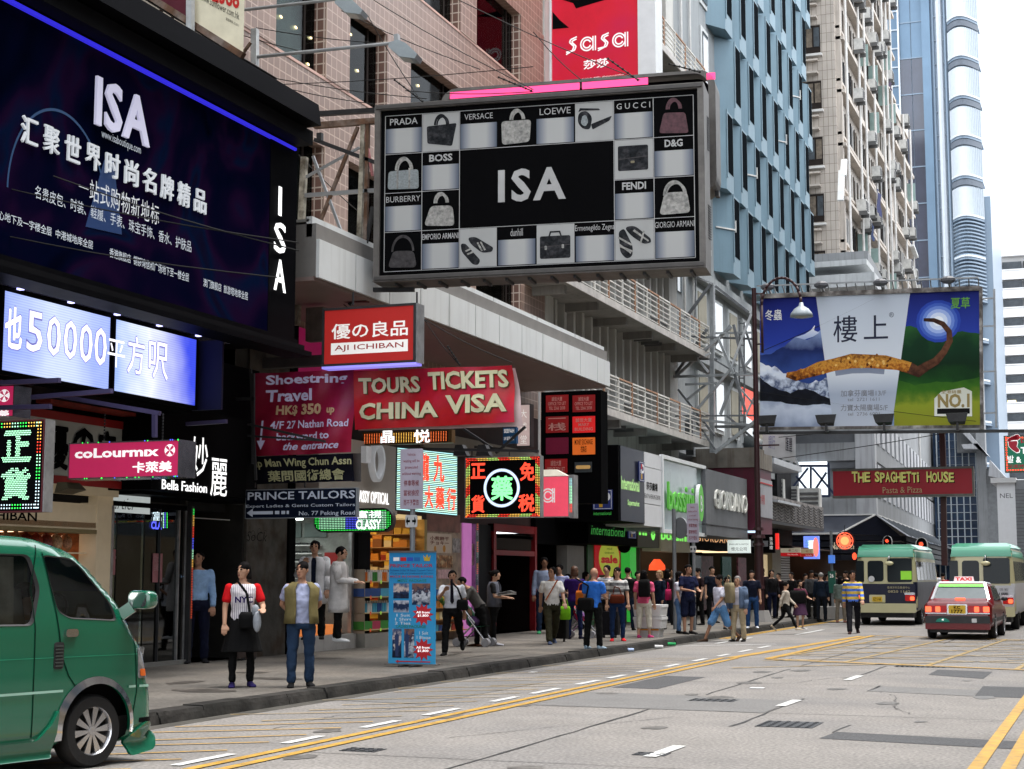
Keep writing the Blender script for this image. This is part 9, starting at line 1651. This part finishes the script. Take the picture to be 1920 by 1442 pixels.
  limb(b,[wr+d*.03+w*.03,wr+d*.06+w*.055,wr+d*.09+w*.058],[.013,.011,.009],None,6)
 for s_,hp,kp,an,_ in legs:limb(b,[hp,kp,an],[.07,.048,.034]if bk in('short','skirt','capri')else[.05,.032,.03])
 build(b,'body',skin[sk],vx=vs if not near else .0075)
 if near:
  e=MB();[e.ball(H((s_*.031,.082,.014)),.017,.009,.009,8,5)for s_ in(-1,1)];[e.loft([[H((s_*.03+a_,.088,z_))for a_ in(-.018,.018)]+[H((s_*.03,.08,z_))]for z_ in(.036,.047)])for s_ in(-1,1)];build(e,'eyes_and_brows',hb,remesh=False);e=MB();e.ball(H((0,.08,-.066)),.026,.009,.009,8,5);build(e,'mouth',mat('lips',(.25,.08,.06),.5),remesh=False)
 if hair!='bald':
  h=MB();h.ball(H((0,-.014,.036)),.084,.1,.096,14,8);[h.ball(H((s_*.062,.01,.0)),.022,.04,.045,8,5)for s_ in(-1,1)]
  if 'long' in hair:h.loft([[H((.082*w_*math.cos(a),-.035-.02+.05*math.sin(a)*1.1,z_))for a in np.linspace(0,6.283,12,False)]for z_,w_ in((.05,.9),(-.05,1.05),(-.14,1.1),(-.24 if 'long'==hair else-.12,.8))])
  if 'bun' in hair:h.ball(H((0,-.11,.05)),.045,.05,.05,10,6)
  o=build(h,'hair',{'brown':mat('brown hair',(.06,.025,.012),.5),'grey':mat('grey hair',(.18,.17,.16),.6),'blond':mat('light hair',(.3,.18,.08),.5)}.get(hair.split('-')[-1],hb),vx=.012,remesh=2)
  cutp=MB();
 w_=1.12 if 'stout' in lab else 1.0;m_=top if not isinstance(top,str)else clo(top);sm=m_;s2=MB();torso(s2,.012 if not coat else .008,.86 if bk!='tuck' else .93,1.47,w_);
 slm=clo(sl[1:])if len(sl)>1 else m_;sl=sl[0];sb=s2 if slm is m_ else MB();fr={'s':.62,'l':1.0,'r':.95}[sl]if not coat else .6
 for s_,sh,el,wr,d in arms:
  if sl=='s' or coat:limb(sb,[sh,sh.lerp(el,fr)],[.058,.064])
  else:limb(sb,[sh,el,el.lerp(wr,.9 if sl=='l' else .4)],[.058,.054,.045])
 build(s2,'top',m_,remesh=2)
 if slm is not m_:build(sb,'sleeves',slm)
 if coat:
  cm3=clo(coat[0]);c=MB();zb0,cs=coat[1],coat[2];a0=math.radians(90+coat[3])
  for g_ in(.028,):
   rg=[]
   for z_,rx,ry in((.52,.20,.15),(.62,.195,.148),(.75,.19,.142),(.88,.178,.135),(1.0,.168,.128),(1.1,.16,.122),(1.25,.17,.128),(1.38,.182,.12),(1.44,.13,.09),(1.475,.085,.078)):
    if z_>=zb0:
     aa_=np.linspace(a0,a0+2*math.pi-2*math.radians(coat[3]),24);rg.append([T(((rx*w_+g_)*math.cos(a),(ry*(w_**1.5)+g_)*math.sin(a)+.004,z_+du))for a in aa_]+[T(((rx*w_+g_-.014)*math.cos(a),(ry*(w_**1.5)+g_-.014)*math.sin(a)+.004,z_+du))for a in aa_[::-1]])
   c.loft(rg)
  if cs:
   for s_,sh,el,wr,d in arms:limb(c,[sh,el,el.lerp(wr,.85 if cs=='l' else .4)],[.078,.066,.052])
  build(c,'coat',cm3,remesh=False)
 bm=bot if not isinstance(bot,str)else clo(bot);p=MB()
 if bk in('skirt','tunic'):p.loft([[V((rx*math.cos(a),rx*.8*math.sin(a),z_))for a in np.linspace(0,6.283,18,False)]for z_,rx in((.97,.155),(.88,.18),(.6,.24),(.48,.27))]);build(p,'skirt',bm);p=MB()
 if bk!='skirt':
  p.loft([[V((rx*math.cos(a),ry*math.sin(a),z_+du))for a in np.linspace(0,6.283,18,False)]for z_,rx,ry in((.80,.15,.11),(.86,.178,.13),(.95,.172,.124),(1.0,.16,.115))]);fr={'long':1.0,'tuck':1.0,'short':.06,'capri':.5,'slim':.98,'tunic':.98}[bk];sl_=.8 if bk in('slim','tunic')else 1
  for s_,hp,kp,an,_ in legs:
   if bk=='short':limb(p,[hp,hp.lerp(kp,.95)],[.098,.092])
   else:limb(p,[hp,kp,kp.lerp(an,fr*.95)],[.095,.07*sl_,.062*sl_])
  build(p,'trousers' if bk!='short' else 'shorts',bm,remesh=2)
 for s_,hp,kp,an,pit in legs:
  q=MB();a_=math.radians(-pit*.6 if abs(pit)>12 else 0);f_=V((0,math.cos(a_),-math.sin(a_)*-1 if False else math.sin(-a_)*-1));f_=V((.12*s_,1,0)).normalized();dn=V((0,0,-1));rot=Matrix.Rotation(math.radians(max(-60,min(25,pit))if pit<-8 else 0),4,'X')
  q.loft([[an+rot@(f_*(-.06+.28*u)+V((s_*0+w__*wd_,0,0))+V((0,0,-.075+h_*hh_)))for w__,h_ in((-1,0),(1,0),(1.0,.6),(.5,1),(-.5,1),(-1.0,.6))]for u,wd_,hh_ in((0,.03,.085),(.15,.038,.09),(.5,.042,.06),(.8,.045,.045),(1,.025,.025))]);build(q,'shoe',clo(shoe),vx=.008 if near else .012)
 return t
W_,BK,NV,JN='#d8d8d6','#0b0b0c','#10142a','#1c2a40'
person(367,1243,1035,15,'post','#8fb0d8','l',NV,'tuck','#141418','short','man in a pale blue shirt and jeans leaning on the shop post',sk=1,near=True,hy=20)
wn=person(452,1288,1058,15,'carry',clo('#d9d5d8/#4a3560','v'),'s#c4121a',BK,'tunic','#221a4a','longbob','woman in a white NYC shirt with red sleeves and black skirt holding a grey jacket',near=True,hy=45)
person(563,1288,1057,12,'behind','#9aa0bc','s','#22344c','long','#0a0a0c','short','stout man in a khaki vest over a grey polo, hands behind his back',near=True,hy=30,sk=1,coat=('#6d6340',.86,None,24))
person(588,1199,1017,0,'phone','#12182c','l',BK,'long',BK,'short','man in a white coat telephoning inside the optician shop',z=.43,near=True,coat=('#c9c9cc',.6,'l',12))
person(634,1203,1027,80,'read','#b8b0ac','l',BK,'long','#d0d0d0','short','man in a long white coat looking at his phone in the optician doorway',z=.43,near=True,coat=('#c8c4c2',.52,'l',8))
person(266,1236,1042,60,'read',BK,'l',BK,'long','#5a5a5c','long','woman dressed in black inside the glazed shop doorway',near=True)
person(848,1228,1070,-5,'drink','#d2d4dc','s',BK,'tuck',BK,'short','man in a white shirt and dark tie drinking while he walks',near=True,sk=1)
person(900,1212,1074,-70,'bend','#4c4a48','l',BK,'long','#3a2012','short','man in a grey hooded jacket bending over the pushchair',sk=1)
person(926,1210,1070,80,'read','#1a1a1c','s',BK,'slim','#c8c8d0','bun','woman in black with a grey vest reading a leaflet by the red doorway',coat=('#5a5c66',.8,None,30))
person(1035,1207,1060,10,'walk','#dcdad6','s','#2d2b1c','long','#39445e','short','man in a cream t-shirt with an orange bag strap and olive trousers',hy=40,sk=1,near=True)
person(1021,1188,1047,5,'stand','#8f9bb4','l',JN,'long','#2f8a5a','short','tall man in a pale checked shirt behind the cream t-shirt man',sk=2)
person(1050,1186,1060,-20,'stand','#8e94b8','s',BK,'long',BK,'short','man with a pale shirt half hidden behind the cream t-shirt man')
person(1078,1198,1064,165,'carry','#2c1458','s','#141f44','slim','#14142c','longbob-brown','woman in a purple top and blue jeans with an orange handbag')
person(1113,1217,1066,150,'read','#2f6bc4','s',BK,'long','#8fa4b4','bald','man with a shaven head in a bright blue t-shirt, seen from behind',sk=1,near=True)
person(1139,1195,1062,-10,'stand',clo('#c8c8cc/#50525c','h'),'s',BK,'long',BK,'short','young man in a striped t-shirt beside the bright blue t-shirt man')
person(1158,1202,1066,0,'stand',clo('#b8b8b6/#5a5a5c','w'),'s','#1a2e52','slim','#c42028','long','woman with long black hair in a grey t-shirt and red shoes',near=True)
person(1178,1182,1066,170,'stand',BK,'l','#182236','long',BK,'short','man in black with a backpack before the green pillar')
person(1208,1196,1071,160,'stand','#d8587e','s','#c8c2b4','capri','#c83878','long','woman in a pink shirt with a black backpack and white cropped trousers',near=True)
person(1238,1180,1071,-60,'stand','#141c2c','l',NV,'long',BK,'longbob-blond','light haired woman in dark blue behind the foam boxes')
person(1274,1188,1073,70,'carry','#c8c8d4','s','#5a7aa4','slim',BK,'long','woman in a white blouse and faded jeans beside the grey pole')
person(1291,1189,1060,25,'read','#141a38','s','#121830','short',BK,'short','man in a navy polo and shorts using his phone by the road sign',near=True,sk=1)
person(1351,1203,1075,-60,'walk','#c8c8d6','s','#5a86b4','short','#3a281c','short','man in a white shirt and blue floral shorts stepping off the kerb',z=0,sk=2,near=True)
person(1385,1203,1082,-30,'stand','#c0bcc8','s','#a8987c','tuck',BK,'grey','older man in a grey blue blazer and beige trousers',z=0,near=True,coat=('#54647c',.84,'l',26))
person(1411,1178,1071,-10,'stand','#0f1426','s','#22406a','long','#c0c4cc','short','man in a navy polo and jeans behind the blazer man')
person(1364,1180,1083,20,'stand',BK,'l',BK,'short',BK,'long','woman in black half hidden left of the blazer man')
person(1474,1181,1089,75,'walk','#b8aea0','l',BK,'slim','#b8a890','bun','woman in a beige top and black trousers walking beside the kerb')
person(1501,1180,1089,20,'carry','#5a2a3c','s','#4a3048','skirt','#c8c4c0','bun','woman in a purple skirt carrying a large black bag')
person(1541,1165,1075,170,'stand','#0e1826','l','#0c1018','long',BK,'grey','grey haired man in a dark suit seen from behind near the bus stop')
person(1523,1161,1071,10,'stand','#3a3a3c','l',BK,'long',BK,'short','man in a charcoal shirt left of the dark suited man',sk=2)
person(1577,1167,1082,150,'stand','#5c6660','l','#6a6256','long','#8a5a50','long','woman in grey green clothes beside the bus stop')
person(1601,1188,1067,-8,'walk',clo('#d8b850/#4a70c8','w'),'l','#14141a','long','#2a1414','short','young man in a yellow and blue striped jumper walking in the road',z=0,near=True,sk=1)
Rp=random.Random(21)
for i,(px_,pf)in enumerate(((1066,1180),(1098,1178),(1126,1174),(1196,1176),(1222,1172),(1252,1172),(1262,1168),(1310,1172),(1322,1170),(1336,1168),(1349,1165),(1430,1160),(1448,1160),(1462,1157),(1486,1158),(1511,1157),(1532,1154),(1553,1155),(1566,1152),(1588,1156),(1757,1150),(1770,1148))):
 cc=Rp.choice(('#0c0e14','#121012','#181a20','#0a1220','#1c0c10','#2a2a2e'))if i<20 else('#c8c8cc','#a02030')[i-20]
 loc=('between the cream t-shirt man and purple top woman','left of the bright blue t-shirt man','behind the striped t-shirt man','left of the pink shirt woman','right of the pink shirt woman','behind the foam boxes','left of the white blouse woman','right of the navy polo and shorts man','before the slate fascia shop','left of the white shirt man with shorts','behind the white shirt man with shorts','before the olive stone pillar','before the roller shutter','left of the beige top woman','between the beige top and purple skirt women','right of the purple skirt woman','behind the charcoal shirt man','left of the bus stop flag','right of the bus stop flag','behind the grey green woman','between the two minibuses','in red between the minibuses')[i]
 if i in(2,4,8,10):continue
 person(px_,pf,pf-Rp.uniform(92,98)+(8 if pf<1160 else 0)-(1170-pf)*-.4-(8 if px_<1350 else 0),Rp.choice((0,20,160,-60,80)),Rp.choice(('stand','carry','walk','stand')),cc,Rp.choice('sl'),Rp.choice((BK,NV,'#1a1a1c')),'long',BK,Rp.choice(('short','long','short')),('person in white ' if i==20 else 'person ' if i==21 else 'dimly lit pedestrian in dark clothes ')+loc,z=.13 if px_<1700 else 0)
dv=thing('driver_group','','')if False else None
th_=van.matrix_basis@V((.4,-.45,.78));pr=person(0,0,1.72,-th,'sit','#c8c8c8','s',BK,'long',BK,'short','driver in a white shirt seated in the green van',x=van.matrix_basis@V((.4,-.42,.62)))
def onp(px,pf,z,up,face,side=0,fwd=0):b=A(px,pf,z=z);rz=YAW+math.pi+math.radians(face);return b+V((side*math.cos(rz)-fwd*math.sin(rz),side*math.sin(rz)+fwd*math.cos(rz),up)),rz
def bagm(nm,c,lab,cat,px,pf,z,up,face,side,fwd,sx,sy,sz,strap=None):
 p,rz=onp(px,pf,z,up,face,side,fwd);t=thing(nm,lab,cat,p,rz=rz,local=True);MB().loft([[(sx/2*a_*s_,sy/2*b_*s_,zz_*sz)for a_,b_ in rrect(-1,1,-1,1,.4,3)]for zz_,s_ in((0,.85),(.08,1),(.8,.97),(1,.8))],clo(c)).build('pouch',t,smooth=True)
 g=MB();(x0,x1,h_,yy)=strap or(-.3*sx,.3*sx,.18,0);g.path([(x0,0,sz*.9),((x0+x1)/2+(x1-x0)*-.25,yy,sz+h_*.8),((x0+x1)/2+(x1-x0)*.3,yy,sz+h_),(x1,0,sz*.9)]if not strap else[(0,0,sz*.9),(x0,yy,sz+h_*.6),(x1,yy*.6,sz+h_)],.012 if not strap else .018,5,clo(c));g.build('strap',t)
p_,rz_=onp(452,1288,.13,1.12,15,0,.142);mb=MB();letters(mb,Plane(p_,(-math.cos(rz_),-math.sin(rz_),0)),'NYC',-.12,.12,0,.085,clo('#2c1a5a'),off=.03,d=.012);mb.single('shirt_lettering','purple letters NYC on the white shirt of the red sleeved woman','lettering')
g=MB();[g.ball((p_.x+dx,p_.y+dy,p_.z+dz),.06,.05,h_,10,6,clo(c_))for dx,dy,dz,h_,c_ in((.17,.02,-.12,.1,'#8a8f96'),(.22,-.02,-.25,.14,'#9a9fa6'),(.2,0,-.2,.08,'#2a2a2e'))];g.single('folded_jacket','grey jacket draped over the arm of the NYC shirt woman','jacket',smooth=True)
for a in(('shoulder_bag',BK,'small black shoulder bag across the NYC shirt woman','bag',452,1288,.13,.78,15,-.08,.2,.3,.1,.22,(.05,.18,.42,.0)),('shoulder_bag',BK,'black sling bag at the hip of the man in white shirt and tie','bag',848,1228,.13,.84,-5,-.2,.1,.22,.1,.2,(.08,.22,.34,.06)),('handbag','#b8601c','orange handbag hanging from the purple top woman','handbag',1090,1199,.13,.8,165,0,.0,.26,.12,.34,None),('shoulder_bag',BK,'black shoulder bag on the back of the bright blue t-shirt man','bag',1103,1217,.13,.78,150,0,-.1,.36,.12,.26,(.05,-.25,.4,.02)),('shoulder_bag','#5a2412','brown leather satchel in front of the grey t-shirt woman','bag',1157,1202,.13,.86,0,0,.16,.34,.1,.2,None),('backpack',BK,'black backpack on the pink shirt woman','backpack',1213,1196,.13,.98,160,0,-.2,.28,.16,.42,None),('handbag','#a01c4c','crimson handbag carried beside the white blouse woman','handbag',1254,1188,.13,.86,70,0,0,.3,.12,.28,None),('backpack','#857a60','khaki backpack on the man in blue floral shorts','backpack',1362,1204,0,.95,-60,0,-.12,.28,.18,.5,None),('handbag',BK,'large black bag hanging from the purple skirt woman','handbag',1493,1180,.13,.72,20,0,.12,.5,.14,.36,None),('carrier_bag','#6fae1c','lime green carrier bag beside the olive trousers','carrier bag',1060,1204,.13,.5,10,0,0,.24,.1,.3,None),('backpack',BK,'dark backpack on the man before the green pillar','backpack',1182,1180,.13,.98,170,0,-.2,.3,.18,.46,None)):bagm(*a)
p_,rz_=onp(1035,1207,.13,0,10);P_=Plane(p_,(-math.cos(rz_),-math.sin(rz_),0));g=MB();g.bar(P_.pt(-.17,.95,.15),P_.pt(.1,1.4,.15),.045,.02,clo('#a8521c'));g.single('bag_strap','orange brown bag strap across the cream t-shirt','strap')
p_,rz_=onp(848,1228,.13,0,-5);P_=Plane(p_,(-math.cos(rz_),-math.sin(rz_),0));g=MB();g.prism(P_,[(-.02,1.42),(.02,1.42),(.045,1.0),(.01,.95),(-.025,1.0)],.135,.15,clo('#17121e'));g.single('necktie','dark necktie on the white shirt of the drinking man','tie')
def suitcase(px,pf,c,lab):p=A(px,pf,z=.13);t=thing('wheeled_suitcase',lab,'suitcase',p);MB().loft([[(p.x+.2*a_,p.y+.13*b_,z)for a_,b_ in rrect(-1,1,-1,1,.3,3)]for z in(.2,.24,.72,.76)],clo(c)).build('shell',t);g=MB();g.path([(p.x-.1,p.y,.76),(p.x-.1,p.y,1.1),(p.x+.1,p.y,1.1),(p.x+.1,p.y,.76)],.012,6,chr_);g.build('handle',t);[MB().tube((p.x+dx,p.y-.1,.17),(p.x+dx+.03,p.y-.1,.17),.04,.04,8,tyre).build('wheel',t)for dx in(-.16,.13)]
suitcase(1049,1203,BK,'black wheeled suitcase behind the olive trousers');suitcase(1146,1196,'#141418','dark wheeled suitcase between the blue and grey t-shirts')
def pram(px,pf,c,lab):
 p=A(px,pf,z=.13);t=thing('pushchair',lab,'pushchair',p);R3=lambda x,z,y=0:V((p.x+x,p.y+y,.13+z));g=MB()
 for y_ in(-.2,.2):g.path([R3(-.3,.1,y_),R3(.1,.5,y_),R3(-.3,.95,y_)],.018,6,chr_);g.path([R3(.35,.1,y_),R3(-.05,.62,y_)],.018,6,chr_)
 g.build('frame',t)
 for x_ in(-.3,.35):
  for y_ in(-.22,-.15,.15,.22):MB().tube(R3(x_,.09,y_-.02),R3(x_,.09,y_+.02),.09,.09,14,mat('pram wheel grey',(.3,.3,.32),.5)).build('wheel',t)
 MB().loft([[R3(x_,z_,-.2),R3(x_+.06,z_+.02,-.2),R3(x_+.06,z_+.02,.2),R3(x_,z_,.2)]for x_,z_ in((.25,.42),(0,.40),(-.2,.8))],clo(c)).build('seat',t);g=MB();g.ball(R3(-.02,.52),.16,.14,.12,10,6,clo('#6a4a7a'));g.ball(R3(-.12,.7),.09,.09,.1,10,6,skin[0]);g.build('bundle',t)
pram(888,1212,'#24503c','pushchair with grey wheels in front of the bending man');pram(1088,1196,'#a02040','red and white pushchair between the purple and blue tops')
p=A(948,1117,y=A(926,1210,z=.13).y-.2);g=MB();[g.hexa([(p.x-.2,p.y-.1,p.z+k*.02),(p.x+.16,p.y-.14,p.z+.05+k*.03),(p.x+.2,p.y+.12,p.z+.03+k*.02),(p.x-.16,p.y+.14,p.z+k*.02),(p.x-.2,p.y-.1,p.z+.006+k*.02),(p.x+.16,p.y-.14,p.z+.056+k*.03),(p.x+.2,p.y+.12,p.z+.036+k*.02),(p.x-.16,p.y+.14,p.z+.006+k*.02)],MATS['paper grey' if k==1 else 'paper white'])for k in range(3)];g.single('leaflet','open newspaper held by the woman reading beside the red doorway','newspaper')
